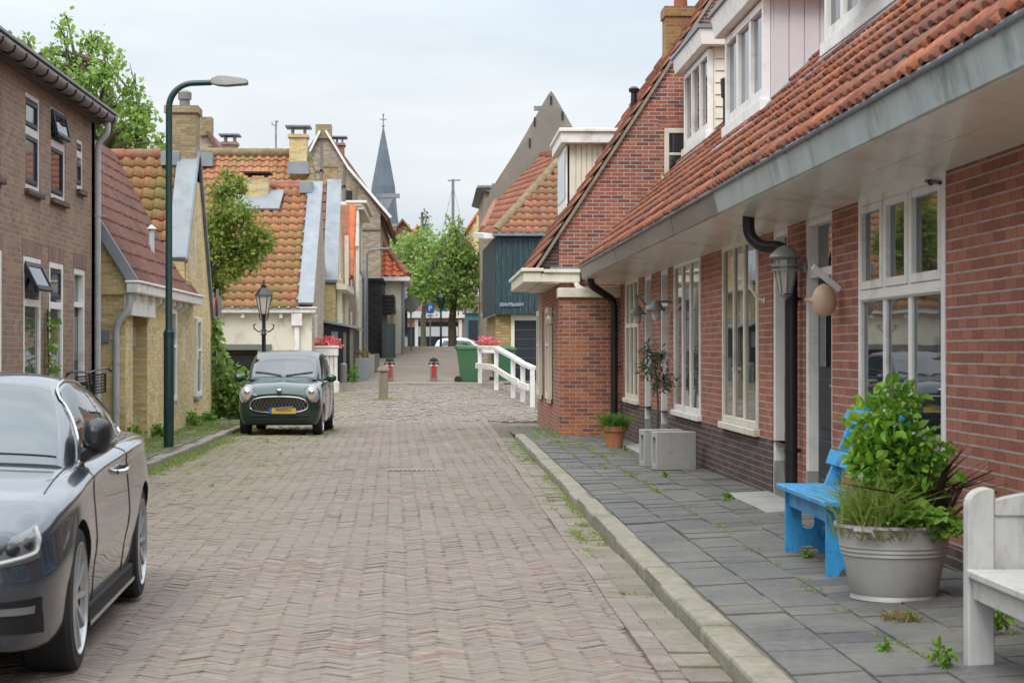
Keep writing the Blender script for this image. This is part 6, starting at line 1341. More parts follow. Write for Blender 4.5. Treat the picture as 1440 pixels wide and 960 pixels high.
# ============================================================= vehicles
def paint_car(name, col, metal, rough=.32):
    m, nt, b = nmat(name); n = noise(nt, 60, 2, .5)
    L(nt, ramp(nt, n, [(.3, tuple(c*.92 for c in col)), (.7, tuple(c*1.08 for c in col))]), b.inputs['Base Color'])
    b.inputs['Metallic'].default_value = metal; b.inputs['Roughness'].default_value = rough; b.inputs['Coat Weight'].default_value = 1; b.inputs['Coat Roughness'].default_value = .03; return m
M['car_grey'] = paint_car('car_grey', (.042, .055, .074), .5, .25); M['car_green'] = paint_car('car_green', (.005, .028, .024), .2); M['car_white'] = paint_car('car_white', (.6, .62, .63), 0)
M['car_glass'] = glassy('car_glass', (.012, .016, .018), .01, .9, 1.75); M['screen'] = glassy('screen', (.06, .075, .085), .02, .6, 1.58)
M['chrome'] = paint('chrome', (.62, .63, .64), .15, 1., .05); M['rim'] = paint('rim', (.45, .46, .475), .3, .5, .05, 6); M['tyre'] = paint('tyre', (.018, .018, .018), .8, var=.2, vscale=12)
M['plastic'] = paint('plastic', (.014, .014, .015), .65, var=.15, spec=.25); M['lens'] = glassy('lens', (.26, .27, .28), .05); M['lens_dark'] = glassy('lens_dark', (.09, .095, .10), .03); M['amber'] = paint('amber', (.55, .16, .03), .3); M['plate_yellow'] = paint('plate_yellow', (.50, .33, .04), .5)
class Loft:
    """half-width / height rows along the length, smooth in both directions"""
    def __init__(s, st, crease=False):
        s.y = np.array([a for a, _ in st], float); s.cr = crease; rows = []
        for _, b in st:
            b = [np.array(q, float) for q in b]
            if crease:      # a scooped flank under a crisp shoulder line
                A = b[3]+(b[4]-b[3])*.86; A[0] -= .004; B = b[4]+(b[5]-b[4])*.16; B[1] += (b[5][1]-b[4][1])*.22; L_ = b[2]+(b[3]-b[2])*.45; L_[0] -= .003
                b = [b[0], b[1], b[2], L_, b[3], A, b[4], B, b[5], b[6]]
            rows.append(b)
        s.p = np.array(rows)
    def km(s, k): return k if not s.cr else float(np.interp(k, [0, 1, 2, 2.45, 3, 3.86, 4, 4.16, 5, 6], range(10)))
    @staticmethod
    def herm(xs, P, x):
        i = int(np.clip(np.searchsorted(xs, x)-1, 0, len(xs)-2)); h = xs[i+1]-xs[i]; t = (x-xs[i])/h
        def tan(k):
            if k == 0: return (P[1]-P[0])/(xs[1]-xs[0])
            if k == len(xs)-1: return (P[k]-P[k-1])/(xs[k]-xs[k-1])
            a = (P[k]-P[k-1])/(xs[k]-xs[k-1]); b = (P[k+1]-P[k])/(xs[k+1]-xs[k]); wa, wb = xs[k+1]-xs[k], xs[k]-xs[k-1]
            return np.where(a*b > 0, (wa+wb)*a*b/np.where(np.abs(wa*b+wb*a) < 1e-12, 1, (wa*b+wb*a)), 0)
        a, b = tan(i), tan(i+1)
        return (2*t**3-3*t*t+1)*P[i]+(t**3-2*t*t+t)*h*a+(-2*t**3+3*t*t)*P[i+1]+(t**3-t*t)*h*b
    def at(s, y, k, side=1):
        row = s.herm(s.y, s.p, y); q = s.herm(np.arange(row.shape[0]), row, s.km(k)); return Vector((side*q[0], y, q[1]))
    def nrm(s, y, k, side=1):
        e = .02; du = s.at(y+e, k, side)-s.at(y-e, k, side); dv = s.at(y, k+e, side)-s.at(y, k-e, side); n = du.cross(dv).normalized(); c = s.at(y, k, side)-Vector((0, y, .5))
        return n if n.dot(c) > 0 else -n
    def off(s, y, k, side, d): return s.at(y, k, side)+s.nrm(y, k, side)*d
    def shell(s, mb, ys, ks):
        rows = []
        for y in ys: rows.append([s.at(y, k, -1) for k in ks]+[s.at(y, k, 1) for k in ks[::-1][1:]])
        mb.grid(rows, close=False); mb.quad(*rows[0][::-1]); mb.quad(*rows[-1]); 
        for r in range(len(rows)-1): mb.quad(rows[r][0], rows[r+1][0], rows[r+1][-1], rows[r][-1])
    def patch(s, mb, fy, k0, k1, side, d=.004, nu=12, nv=8):
        """fy(v)->(ya,yb) for v in 0..1 between k0 and k1"""
        mb.grid([[s.off(fy(v)[0]+(fy(v)[1]-fy(v)[0])*u, k0+(k1-k0)*v, side, d) for u in np.linspace(0, 1, nu)] for v in np.linspace(0, 1, nv)])
    def line(s, mb, pts, side, r=.004, d=.001): mb.tube([s.off(y, k, side, d) for y, k in pts], r, 5)
def lin(a, b, n): return [(a[0]+(b[0]-a[0])*t, a[1]+(b[1]-a[1])*t) for t in np.linspace(0, 1, n)]
def shut(o, cyls, mat):
    """cut the wheel arches"""
    for c, r, hw in cyls:
        m = MB(); m.lathe([(r, -hw), (r, hw)], c, 48, axis='x'); k = m.build('cutter', mat, None, uv=False)
        md = o.modifiers.new('cut', 'BOOLEAN'); md.operation = 'DIFFERENCE'; md.solver = 'EXACT'; md.object = k
        try: md.material_mode = 'TRANSFER'
        except Exception: pass
        dg = bpy.context.evaluated_depsgraph_get(); dg.update(); me = bpy.data.meshes.new_from_object(o.evaluated_get(dg)); o.modifiers.clear(); o.data = me; bpy.data.objects.remove(k)
    bm = bmesh.new(); bm.from_mesh(o.data); finish(bm, o.data, 32, False)
def wheel(parent, x, y, r, rr, w_, style, side):
    tz = MB(); tz.lathe([(rr*.98, -w_/2), (r-.02, -w_/2), (r, -w_/2+.025), (r, w_/2-.025), (r-.02, w_/2), (rr*.98, w_/2)], (x, y, r), 40, axis='x', caps=False); wo = tz.build('wheel', M['tyre'], parent, smooth=35)
    m = MB(); xo = x+side*w_/2; f = -side
    m.lathe([(rr*.93, f*.03), (rr*.97, f*.006), (rr*1.02, -f*.004), (rr*.99, -f*.006), (rr*.95, f*.012)], (xo, y, r), 40, axis='x', caps=False)
    n = style
    for k in range(n):
        a = 2*math.pi*k/n; 
        for da in ((-.10, .10) if n <= 6 else (0,)):
            p0 = (xo+f*.035, y+rr*.16*math.cos(a+da*2), r+rr*.16*math.sin(a+da*2)); p1 = (xo+f*.018, y+rr*.95*math.cos(a+da), r+rr*.95*math.sin(a+da))
            m.beam(p0, p1, .03, rr*.10 if n > 6 else rr*.09, (0, -math.sin(a), math.cos(a)))
    m.lathe([(rr*.22, f*.05), (rr*.22, f*.02), (rr*.12, f*.012), (.001, f*.012)], (xo, y, r), 16, axis='x', caps=False); m.build('rim', M['rim'], wo, smooth=35)
    m = MB(); m.lathe([(.01, f*.1), (rr*.7, f*.1), (rr*.7, f*.13)], (xo, y, r), 24, axis='x', caps=False); m.lathe([(.01, f*w_*.8), (rr*.93, f*w_*.8), (rr*.95, f*.02)], (xo, y, r), 32, axis='x', caps=False); m.build('brake_disc', M['plastic'], wo)
    return wo
def car(label, name, BS, GS, wy, wr, rr, ww, mats, K=6, arch=.03, spokes=10, tx=.0, tw=None, crease=False):
    t = thing(name, (0, 0, 0), label, 'car'); B, G = Loft(BS, crease), Loft(GS); y1 = B.y[-1]
    ys = np.concatenate([np.linspace(0, .5, 16)[:-1], np.linspace(.5, y1-.35, 44)[:-1], np.linspace(y1-.35, y1, 12)]); ks = np.unique(np.concatenate([np.linspace(0, K, 31), np.linspace(3.7, 4.3, 13)]))
    b = MB(); B.shell(b, ys, ks); bo = b.build('body', [mats['paint'], M['plastic']], t, uv=False)
    xc = tw
    shut(bo, [((s*xc, y, wr), wr+arch, .24) for s in (-1, 1) for y in wy], M['plastic'])
    g = MB(); gy = np.linspace(G.y[0], G.y[-1], 40); G.shell(g, gy, np.linspace(0, 4, 21)); g.build('cabin', mats['paint'], t, smooth=40, uv=False)
    for s in (-1, 1):
        for y in wy: wheel(t, s*(xc-.02-ww*0), y, wr, rr, ww, spokes, s)
    return t, B, G, bo
# ---- grey coupe in the foreground
BS = [(0.0, [(0, .28), (.40, .28), (.46, .34), (.50, .47), (.47, .60), (.40, .655), (0, .67)]),
 (.06, [(0, .22), (.60, .22), (.66, .31), (.70, .48), (.665, .625), (.58, .69), (0, .72)]),
 (.22, [(0, .19), (.74, .19), (.815, .30), (.845, .50), (.81, .665), (.69, .735), (0, .775)]),
 (.50, [(0, .18), (.80, .18), (.88, .29), (.905, .54), (.875, .755), (.75, .82), (0, .86)]),
 (.87, [(0, .18), (.80, .18), (.895, .28), (.925, .58), (.905, .815), (.76, .875), (0, .915)]),
 (1.40, [(0, .18), (.80, .18), (.875, .27), (.912, .57), (.895, .85), (.78, .915), (0, .955)]),
 (2.00, [(0, .18), (.80, .18), (.868, .26), (.905, .56), (.888, .875), (.80, .93), (0, .975)]),
 (2.70, [(0, .18), (.80, .18), (.868, .26), (.907, .57), (.892, .895), (.80, .945), (0, .985)]),
 (3.20, [(0, .18), (.80, .18), (.875, .28), (.917, .60), (.905, .915), (.78, .965), (0, .995)]),
 (3.62, [(0, .18), (.80, .18), (.89, .30), (.927, .63), (.908, .925), (.76, .975), (0, 1.0)]),
 (4.10, [(0, .20), (.78, .20), (.86, .33), (.895, .65), (.865, .935), (.70, .985), (0, 1.01)]),
 (4.45, [(0, .25), (.70, .25), (.78, .37), (.81, .65), (.77, .93), (.62, .975), (0, .99)]),
 (4.60, [(0, .33), (.58, .33), (.66, .42), (.69, .63), (.66, .87), (.52, .91), (0, .92)])]
GS = [(1.30, [(.78, .895), (.765, .91), (.74, .925), (.48, .94), (0, .95)]), (1.60, [(.805, .90), (.77, .99), (.705, 1.07), (.45, 1.105), (0, 1.12)]), (1.90, [(.815, .905), (.76, 1.06), (.65, 1.20), (.4, 1.235), (0, 1.25)]),
 (2.15, [(.825, .91), (.75, 1.11), (.595, 1.285), (.38, 1.32), (0, 1.335)]), (2.5, [(.83, .915), (.745, 1.13), (.585, 1.32), (.36, 1.36), (0, 1.372)]), (2.9, [(.83, .92), (.745, 1.13), (.58, 1.31), (.36, 1.35), (0, 1.362)]),
 (3.3, [(.81, .94), (.735, 1.11), (.575, 1.26), (.36, 1.295), (0, 1.31)]), (3.7, [(.77, .96), (.70, 1.07), (.585, 1.165), (.38, 1.20), (0, 1.215)]), (4.1, [(.68, .98), (.64, 1.01), (.58, 1.035), (.38, 1.05), (0, 1.06)])]
t, B, G, bo = car('dark grey coupe with silver spoked wheels in the left foreground', 'grey_coupe', BS, GS, (.87, 3.62), .335, .255, .235, {'paint': M['car_grey']}, spokes=10, tw=.805, crease=True)
m = MB(); 
for s in (-1, 1): G.patch(m, lambda v: (1.37, 2.13), 2.1, 4, s, .006, 16, 10)
m.build('windscreen', M['screen'], t, smooth=60, uv=False)
m = MB()
for s in (-1, 1): G.patch(m, lambda v: (3.25, 4.02), 2.25, 4, s, .006, 12, 10)
m.build('rear_window', M['car_glass'], t, smooth=60, uv=False)
for s in (-1, 1):
    m = MB(); G.patch(m, lambda v: (1.66+v*.36, 2.78-v*.05), .35, 1.80, s, .005, 20, 10); m.build('side_window', M['car_glass'], t, smooth=60, uv=False)
    m = MB(); G.patch(m, lambda v: (2.81-v*.05, 3.62-v*.42), .35, 1.80, s, .005, 12, 10); m.build('side_window', M['car_glass'], t, smooth=60, uv=False)
    m = MB(); G.line(m, lin((1.55, .22), (3.68, .24), 30)+lin((3.7, .5), (3.28, 1.88), 10)+lin((3.2, 1.92), (2.05, 1.92), 24)+lin((1.98, 1.88), (1.58, .3), 12), s, .009, .006); m.build('window_trim', M['chrome'], t, smooth=60, uv=False)
    m = MB(); B.line(m, lin((1.48, 4.75), (1.42, 3.2), 14)+lin((1.42, 3.2), (1.55, 1.6), 14)+lin((1.6, 1.55), (2.7, 1.55), 16)+lin((2.75, 1.6), (2.9, 3.0), 14)+lin((2.9, 3.0), (2.82, 4.85), 14), s, .0045, -.0005); m.build('door_seam', M['plastic'], t, uv=False)
    m = MB(); a, c = B.off(2.52, 3.72, s, .035), B.off(2.76, 3.74, s, .035); m.tube([B.off(2.50, 3.72, s, .0), a, c, B.off(2.78, 3.74, s, 0)], [.013, .016, .016, .013], 8); m.build('door_handle', M['chrome'], t, smooth=50, uv=False)
    # mirror
    m = MB(); c = Vector((s*.865, 1.80, 1.045)); rows = []
    for k, (dy, sx, sz) in enumerate(((-.13, .015, .03), (-.12, .04, .06), (-.06, .068, .088), (.02, .07, .092), (.10, .055, .08), (.13, .03, .05))):
        rows.append([(c.x+s*.0+sx*math.copysign(abs(math.cos(a))**.7, math.cos(a)), c.y+dy, c.z+sz*math.copysign(abs(math.sin(a))**.7, math.sin(a))) for a in np.linspace(0, 2*math.pi, 17)[:-1]])
    m.grid(rows, close=True); m.quad(*rows[0][::-1]); m.quad(*rows[-1]); m.beam((s*.78, 1.70, .935), (s*.85, 1.74, .985), .07, .05); mo = m.build('mirror', M['black'], t, smooth=45, uv=False)
    # headlight
    m = MB(); B.patch(m, lambda v: (.03+.09*v, .21+.08*v), 3.5, 4.52, s, .004, 14, 8); hl = m.build('headlight', M['lens_dark'], t, smooth=60, uv=False)
    m = MB(); B.line(m, lin((.06, 3.62), (.185, 3.66), 12)+lin((.20, 3.72), (.255, 4.38), 8), s, .011, .006); m.build('light_strip', M['lens'], hl, smooth=60, uv=False)
    m = MB(); m.ball(B.off(.10, 4.0, s, -.025), (.04, .05, .036)); m.ball(B.off(.17, 4.0, s, -.025), (.036, .05, .034)); m.build_each('projector', M['black'], hl, smooth=60, uv=False)
    # lower intake, with lamp
    m = MB(); B.patch(m, lambda v: (.045, .27-.06*v), 1.75, 2.65, s, .003, 10, 6); it = m.build('intake', M['plastic'], t, smooth=60, uv=False)
    m = MB(); B.patch(m, lambda v: (.06, .17), 2.3, 2.48, s, .008, 8, 4); m.build('fog_lamp', M['lens_dark'], it, smooth=60, uv=False)
    # sill skirt
    m = MB(); m.beam((s*.868, 1.28, .205), (s*.868, 3.2, .205), .05, .10); sk = m.build('sill_skirt', M['plastic'], t, bevel=.01)
    m = MB(); m.beam((s*.895, 1.27, .165), (s*.895, 3.22, .165), .012, .022); m.build('sill_trim', M['chrome'], sk)
    m = MB(); B.line(m, lin((.62, 4.9), (1.36, 5.02), 16), s, .004, 0); m.build('hood_seam', M['plastic'], t, uv=False)
    m = MB(); B.patch(m, lambda v: (4.42, 4.58), 3.3, 4.5, s, .004, 6, 6); m.build('tail_light', M['red'], t, smooth=60, uv=False)
m = MB(); m.box(-.44, .44, -.006, .03, .34, .62); m.build('grille', M['plastic'], t, bevel=.02)
ang = math.radians(2.4); t.rotation_euler = (0, 0, ang)
def place(t, lx, ly, X, Y):
    a = t.rotation_euler.z; t.location = (X-(lx*math.cos(a)-ly*math.sin(a)), Y-(lx*math.sin(a)+ly*math.cos(a)), t.location.z)
q = W(120, 940, 9.27); place(t, .92, .87, -1.62, 9.30)
coupe = t
# ---- dark green hatchback
BS2 = [(0.0, [(0, .30), (.42, .30), (.48, .36), (.50, .50), (.47, .66), (.38, .72), (0, .75)]),
 (.08, [(0, .22), (.56, .22), (.62, .32), (.655, .50), (.63, .70), (.53, .79), (0, .83)]),
 (.25, [(0, .19), (.62, .19), (.69, .30), (.72, .52), (.70, .76), (.60, .87), (0, .92)]),
 (.50, [(0, .18), (.64, .18), (.71, .28), (.735, .55), (.72, .82), (.62, .92), (0, .96)]),
 (.85, [(0, .18), (.64, .18), (.71, .27), (.738, .57), (.725, .88), (.64, .95), (0, .985)]),
 (1.6, [(0, .18), (.64, .18), (.70, .26), (.735, .57), (.725, .91), (.65, .965), (0, .99)]),
 (2.5, [(0, .18), (.64, .18), (.70, .27), (.735, .58), (.72, .92), (.64, .97), (0, .99)]),
 (3.1, [(0, .20), (.62, .20), (.69, .30), (.72, .58), (.70, .92), (.62, .96), (0, .98)]),
 (3.35, [(0, .28), (.56, .28), (.63, .36), (.66, .58), (.64, .88), (.56, .92), (0, .93)]),
 (3.40, [(0, .34), (.48, .34), (.54, .42), (.58, .58), (.56, .82), (.48, .86), (0, .87)])]
GS2 = [(.72, [(.60, .93), (.585, .945), (.56, .955), (.4, .965), (0, .975)]), (.98, [(.665, .93), (.64, 1.04), (.59, 1.14), (.38, 1.17), (0, 1.185)]), (1.25, [(.68, .93), (.645, 1.14), (.56, 1.33), (.36, 1.37), (0, 1.385)]), (1.5, [(.685, .93), (.645, 1.2), (.555, 1.42), (.36, 1.465), (0, 1.48)]),
 (2.1, [(.685, .93), (.645, 1.22), (.555, 1.445), (.36, 1.49), (0, 1.505)]), (2.7, [(.68, .94), (.64, 1.2), (.55, 1.42), (.36, 1.465), (0, 1.475)]), (3.15, [(.66, .95), (.625, 1.14), (.545, 1.32), (.36, 1.37), (0, 1.38)]), (3.32, [(.62, .95), (.60, .99), (.57, 1.03), (.36, 1.05), (0, 1.06)])]
t, B, G, bo = car('dark green small hatchback with round headlights parked by the left kerb', 'green_hatchback', BS2, GS2, (.55, 2.94), .275, .19, .165, {'paint': M['car_green']}, spokes=7, tw=.655)
m = MB()
for s in (-1, 1): G.patch(m, lambda v: (.79, 1.46), 2.2, 4, s, .006, 14, 10)
m.build('windscreen', M['car_glass'], t, smooth=60, uv=False)
m = MB(); B.line(m, lin((.78, 5.6), (.72, 5.1), 5), 1, .012, .02); B.line(m, lin((.78, 5.6), (.72, 5.1), 5), -1, .012, .02)
for s in (-1, 1): m.tube([G.off(.80, 3.9, s, .02), G.off(.86, 3.1 if s > 0 else 3.3, s, .02), G.off(.90, 2.5, s, .02)], .009, 5)
m.build_each('wiper', M['plastic'], t, uv=False)
for s in (-1, 1):
    m = MB(); G.patch(m, lambda v: (1.0+v*.36, 1.95), .35, 1.75, s, .005, 14, 8); m.build('side_window', M['car_glass'], t, smooth=60, uv=False)
    m = MB(); G.patch(m, lambda v: (2.0, 2.9-v*.1), .35, 1.75, s, .005, 14, 8); m.build('side_window', M['car_glass'], t, smooth=60, uv=False)
    m = MB(); B.line(m, lin((.98, 4.8), (.98, 1.6), 16)+lin((1.0, 1.5), (1.98, 1.5), 10)+lin((1.98, 1.5), (1.98, 4.8), 14)+lin((2.0, 1.5), (2.6, 1.7), 5)+lin((2.62, 1.8), (2.85, 4.7), 12), s, .005, 0); m.build('door_seam', M['plastic'], t, uv=False)
    m = MB(); m.tube([B.off(1.72, 3.7, s, 0), B.off(1.74, 3.7, s, .03), B.off(1.9, 3.7, s, .03), B.off(1.92, 3.7, s, 0)], .012, 6); m.build('door_handle', M['car_green'], t, smooth=50, uv=False)
    m = MB(); c = (s*.83, 1.04, 1.0); m.ball(c, (.095, .06, .075), 16, 10); m.beam((s*.68, 1.06, .965), (s*.78, 1.05, .98), .05, .04); m.build('mirror', M['car_green'], t, smooth=50, uv=False)
    hc_ = B.at(.14, 4.05, s); c = Vector((s*.56, .085, .725)); m = MB(); m.ball(c, (.125, .085, .155), 20, 14); hl = m.build('headlight', M['lens'], t, smooth=60, uv=False); hl.rotation_euler = (0, 0, 0)
    m = MB(); ring = [(c.x+.128*math.cos(a), c.y-.01, c.z+.158*math.sin(a)) for a in np.linspace(0, 2*math.pi, 33)]; m.tube(ring, .012, 6, caps=False); m.build('ring', M['chrome'], hl, smooth=60, uv=False)
    m = MB(); m.ball((c.x-s*.01, c.y-.066, c.z-.08), (.03, .02, .03)); m.build('indicator', M['amber'], hl, smooth=60, uv=False); m = MB(); m.ball((c.x, c.y-.062, c.z+.035), (.055, .03, .055)); m.build('reflector', M['chrome'], hl, smooth=60, uv=False)
# grille: oval chrome surround with mesh
m = MB(); gz, gw_, gh = .555, .50, .135
def gy(x): return -.014+.055*(abs(x)/.6)**6
oval = [(math.copysign(abs(math.cos(a))**.6, math.cos(a))*gw_*(1-.06*math.sin(a)), gz+math.copysign(abs(math.sin(a))**.75, math.sin(a))*gh) for a in np.linspace(0, 2*math.pi, 49)]
m.tube([(x, gy(x)-.012, z) for x, z in oval], .013, 6, caps=False); go = m.build('grille', M['chrome'], t, smooth=60, uv=False)
m = MB(); rows = []
for f in (0, .5, 1): rows.append([(x*f, gy(x*f)-.006, gz+(z-gz)*f) for x, z in oval])
m.grid(rows); m.build('grille_back', M['plastic'], go, uv=False)
m = MB()
for k in range(-14, 15):
    for sg_ in (-1, 1):
        pts_ = []
        for u in np.linspace(-1, 1, 9):
            z = gz+u*gh*.9; x = k*.06+sg_*u*.06
            if abs(x) < gw_*.96*math.sqrt(max(0, 1-(u*.9)**2*.5)): pts_.append((x, gy(x)-.012, z))
        if len(pts_) > 1: m.tube(pts_, .0045, 4, caps=False)
m.build('grille_mesh', M['chrome'], go, uv=False)
m = MB(); m.box(-.17, .30, -.045, -.035, .395, .495); pl = m.build('licence_plate', M['plate_yellow'], t, bevel=.004); m = MB(); m.box(-.17, -.12, -.048, -.0452, .395, .495); m.build('band', M['signblue'], pl)
m = MB(); m.box(-.05, .22, -.048, -.0452, .44, .47); m.beam((-.05, -.05, .49), (.25, -.05, .515), .01, .03, (0, 0, 1)); m.build('scrape', M['wood_grey'], pl)
m = MB(); m.ball((0, .02, .80), (.05, .03, .03)); m.build('badge', M['chrome'], t, smooth=60)
m = MB(); m.tube([(x, gy(x)+.005, .355) for x in np.linspace(-.5, .5, 15)], .022, 6); m.build('bumper_slot', M['plastic'], t, smooth=60)
m = MB(); m.tube([(-.45, 1.75, 1.46), (-.45, 1.9, 1.75)], .008, 5); m.build('antenna', M['plastic'], t)
t.location = (-2.69, 34.75, -.01); t.rotation_euler = (0, 0, R(-1.5))
# ---- white car coming over the crest
wc, B, G, bo = car('white car half hidden beyond the crest of the bridge', 'white_car', BS2, GS2, (.55, 2.94), .275, .19, .165, {'paint': M['car_white']}, spokes=7, tw=.655)
m = MB()
for s in (-1, 1): G.patch(m, lambda v: (.79, 1.46), 2.2, 4, s, .006, 10, 8)
m.build('windscreen', M['screen'], wc, smooth=60, uv=False)
for s in (-1, 1):
    m = MB(); G.patch(m, lambda v: (1.0+v*.36, 2.9-v*.1), .35, 1.75, s, .005, 10, 6); m.build('side_window', M['car_glass'], wc, smooth=60, uv=False)
wc.location = (W(612, 480, 112).x+3.35, 112, roadz(0, 113)); wc.rotation_euler = (0, 0, R(80))
# ---- bicycle against the brown house
t = thing('bicycle', (0, 0, 0), 'black bicycle with a wire basket leaning on the brown house', 'bicycle'); bx = 0.; r = .345
def ring(m, cy, rad, th): m.tube([(0, cy+rad*math.cos(a), r+rad*math.sin(a)) for a in np.linspace(0, 2*math.pi, 41)], th, 7, caps=False)
for cy, nm in ((0, 'wheel'), (1.1, 'wheel')):
    m = MB(); ring(m, cy, r-.02, .022); wo = m.build(nm, M['tyre'], t, smooth=60, uv=False); m = MB(); ring(m, cy, r-.045, .01)
    for k in range(18):
        a = 2*math.pi*k/18; m.tube([(.02*(-1)**k, cy, r), (0, cy+(r-.05)*math.cos(a), r+(r-.05)*math.sin(a))], .0018, 3, caps=False)
    m.lathe([(.02, -.05), (.02, .05)], (0, cy, r), 8, axis='x'); m.build('rim', M['alu'], wo, uv=False)
    m = MB(); m.tube([(0, cy+(r+.03)*math.cos(a), r+(r+.03)*math.sin(a)) for a in np.linspace(.2, math.pi+.3, 20)], .02, 6); m.build('mudguard', M['black'], t, uv=False)
m = MB(); st = (0, .22, .86); bb_ = (0, .62, .29); se = (0, .78, .80)
for a, c in ((st, bb_), (bb_, se), ((0, .25, .78), (0, .76, .72)), (bb_, (0, 1.1, r)), ((0, .76, .75), (0, 1.1, r))): m.tube([a, c], .018, 8)
m.tube([(0, .17, .95), (0, .20, .80), (.05, .02, .42), (.05, 0, r)], .014, 7); m.tube([(0, .20, .80), (-.05, .02, .42), (-.05, 0, r)], .014, 7); m.tube([(0, .22, .86), (0, .17, 1.08)], .014, 8); m.build('frame', M['black'], t, smooth=50, uv=False)
m = MB(); m.tube([(-.30, .34, 1.10), (-.24, .24, 1.13), (-.1, .16, 1.12), (0, .15, 1.09), (.1, .16, 1.12), (.24, .24, 1.13), (.30, .34, 1.10)], .013, 8); m.build('handlebar', M['alu'], t, smooth=50, uv=False)
for s in (-1, 1):
    m = MB(); m.tube([(s*.27, .29, 1.118), (s*.31, .40, 1.085)], .02, 8); m.build('grip', M['black'], t, uv=False); m = MB(); m.tube([(s*.24, .22, 1.12), (s*.30, .16, 1.08)], .007, 5); m.build('brake_lever', M['black'], t, uv=False)
m = MB(); x0, x1, y0_, y1_, z0_, z1_ = -.19, .19, -.2, .08, .82, 1.06
for k in range(11):
    x = x0+(x1-x0)*k/10
    for yy in (y0_, y1_): m.tube([(x*.85, yy*.85, z0_), (x, yy, z1_)], .004, 4)
for k in range(8):
    yy = y0_+(y1_-y0_)*k/7
    for x in (x0, x1): m.tube([(x*.85, yy*.85, z0_), (x, yy, z1_)], .004, 4)
for k in range(7):
    f = k/6; s = .85+.15*f; z = z0_+(z1_-z0_)*f; th = .008 if k == 6 else .004; q = [(x0*s, y0_*s, z), (x1*s, y0_*s, z), (x1*s, y1_*s, z), (x0*s, y1_*s, z)]
    for i in range(4): m.tube([q[i], q[(i+1) % 4]], th, 4)
m.box(x0*.85, x1*.85, y0_*.85, y1_*.85, z0_, z0_+.008); m.build('basket', M['black'], t, uv=False)
m = MB(); m.prism([(0, .62, .90), (-.09, .92, .92), (0, .95, .92), (.09, .92, .92)], (0, 0, .05)); m.tube([(0, .78, .80), (0, .80, .91)], .014, 6); m.build('saddle', M['black'], t, bevel=.015)
m = MB(); m.ball((0, -.06, .72), (.05, .04, .05)); m.build('lamp', M['alu'], t, smooth=50); m = MB(); m.lathe([(.09, .03), (.09, .035)], (0, .62, .29), 16, axis='x'); m.tube([(.05, .62, .29), (.06, .70, .14)], .01, 5); m.box(.06, .16, .67, .75, .12, .15); m.tube([(-.05, .62, .29), (-.06, .54, .44)], .01, 5); m.box(-.16, -.06, .5, .58, .42, .45); m.build('crank', M['alu'], t, uv=False)
t.rotation_euler = (0, R(-7), R(14)); t.location = (-4.42, 26.6, .1)
# ============================================================= trees, shrubs and weeds
def crown(c, R_, n, seed, sz=.45):
    g = random.Random(seed); out = []
    for _ in range(n):
        d = Vector((g.gauss(0, 1), g.gauss(0, 1), g.gauss(0, 1))).normalized()*g.random()**.4
        s = sz*g.uniform(.6, 1.3); out.append((Vector((c[0]+d.x*R_[0], c[1]+d.y*R_[1], c[2]+d.z*R_[2])), (s*R_[0], s*R_[1], s*R_[2])))
    return out
# tall poplar behind the brown house
tb = []
g = random.Random(3)
for px, py, s in ((20, 90, .7), (60, 110, .8), (90, 50, .5), (95, 95, .8), (130, 60, .6), (120, 120, .9), (150, 100, .7), (160, 150, .9), (185, 130, .6), (190, 170, .8), (160, 190, .9), (120, 170, 1), (80, 160, 1), (205, 160, .5), (95, 28, .28), (70, 75, .4), (150, 70, .4), (20, 150, .9), (200, 195, .6), (175, 205, .8), (140, 215, .9), (225, 200, .35), (40, 60, .3), (165, 85, .35), (5, 60, .4), (12, 110, .6), (30, 125, .6)):
    q = W(px, py, 46+g.uniform(-1.2, 1.2)); tb.append((q, (s*.6, s*.8, s*.75)))
q = W(120, 300, 46)
tree('poplar_tree', (q.x, 46, 0), 'tall loose light green poplar rising behind the brown house', 'tree', [(q.x, 46, 0), (q.x+.1, 46, 3), (q.x, 46, 5.5), (q.x-.1, 46, 8.2)], .22, tb, 7600, .115, M['leaf_poplar'], M['bark'], 41, 8, shell=.1, wl=.85)
m = MB()
for px in (95, 130, 30, 150, 190, 60):
    q1 = W(px+g.uniform(-10, 10), 230, 46); q0 = W(px, 40+abs(px-100)*.7, 46); m.tube([q1, q1.lerp(q0, .5)+Vector((.05, 0, 0)), q0], [.05, .035, .01], 5)
    for k in range(7):
        a = q1.lerp(q0, .3+.09*k); m.tube([a, a+Vector((g.uniform(-.4, .4), g.uniform(-.3, .3), g.uniform(.4, .8)))], [.018, .006], 4)
m.build('branches', M['bark'], bpy.data.objects['poplar_tree'], uv=False)
# rust tinged small tree beyond the yellow house
tb = []
for px, py, s in ((315, 270, .5), (335, 260, .35), (310, 310, .6), (340, 300, .5), (360, 330, .45), (330, 345, .6), (305, 350, .5), (355, 355, .4), (300, 385, .45), (325, 380, .4), (375, 335, .28), (380, 345, .2), (305, 405, .35), (318, 245, .22), (345, 365, .45), (365, 350, .3), (295, 330, .4)):
    q = W(px, py, 44+g.uniform(-.6, .6)); tb.append((q, (s*.75, s*.8, s*.7)))
q = W(296, 480, 44)
tree('small_tree', (q.x, 44, .05), 'small rust tinged green tree in front of the mossy roof', 'tree', [(q.x-.4, 44, .05), (q.x-.3, 44, 2), (q.x-.05, 44, 3.2), (q.x+.2, 44, 4.6)], .11, tb, 9500, .095, M['leaf_rust'], M['bark'], 43, 6, shell=.2, wl=.6)
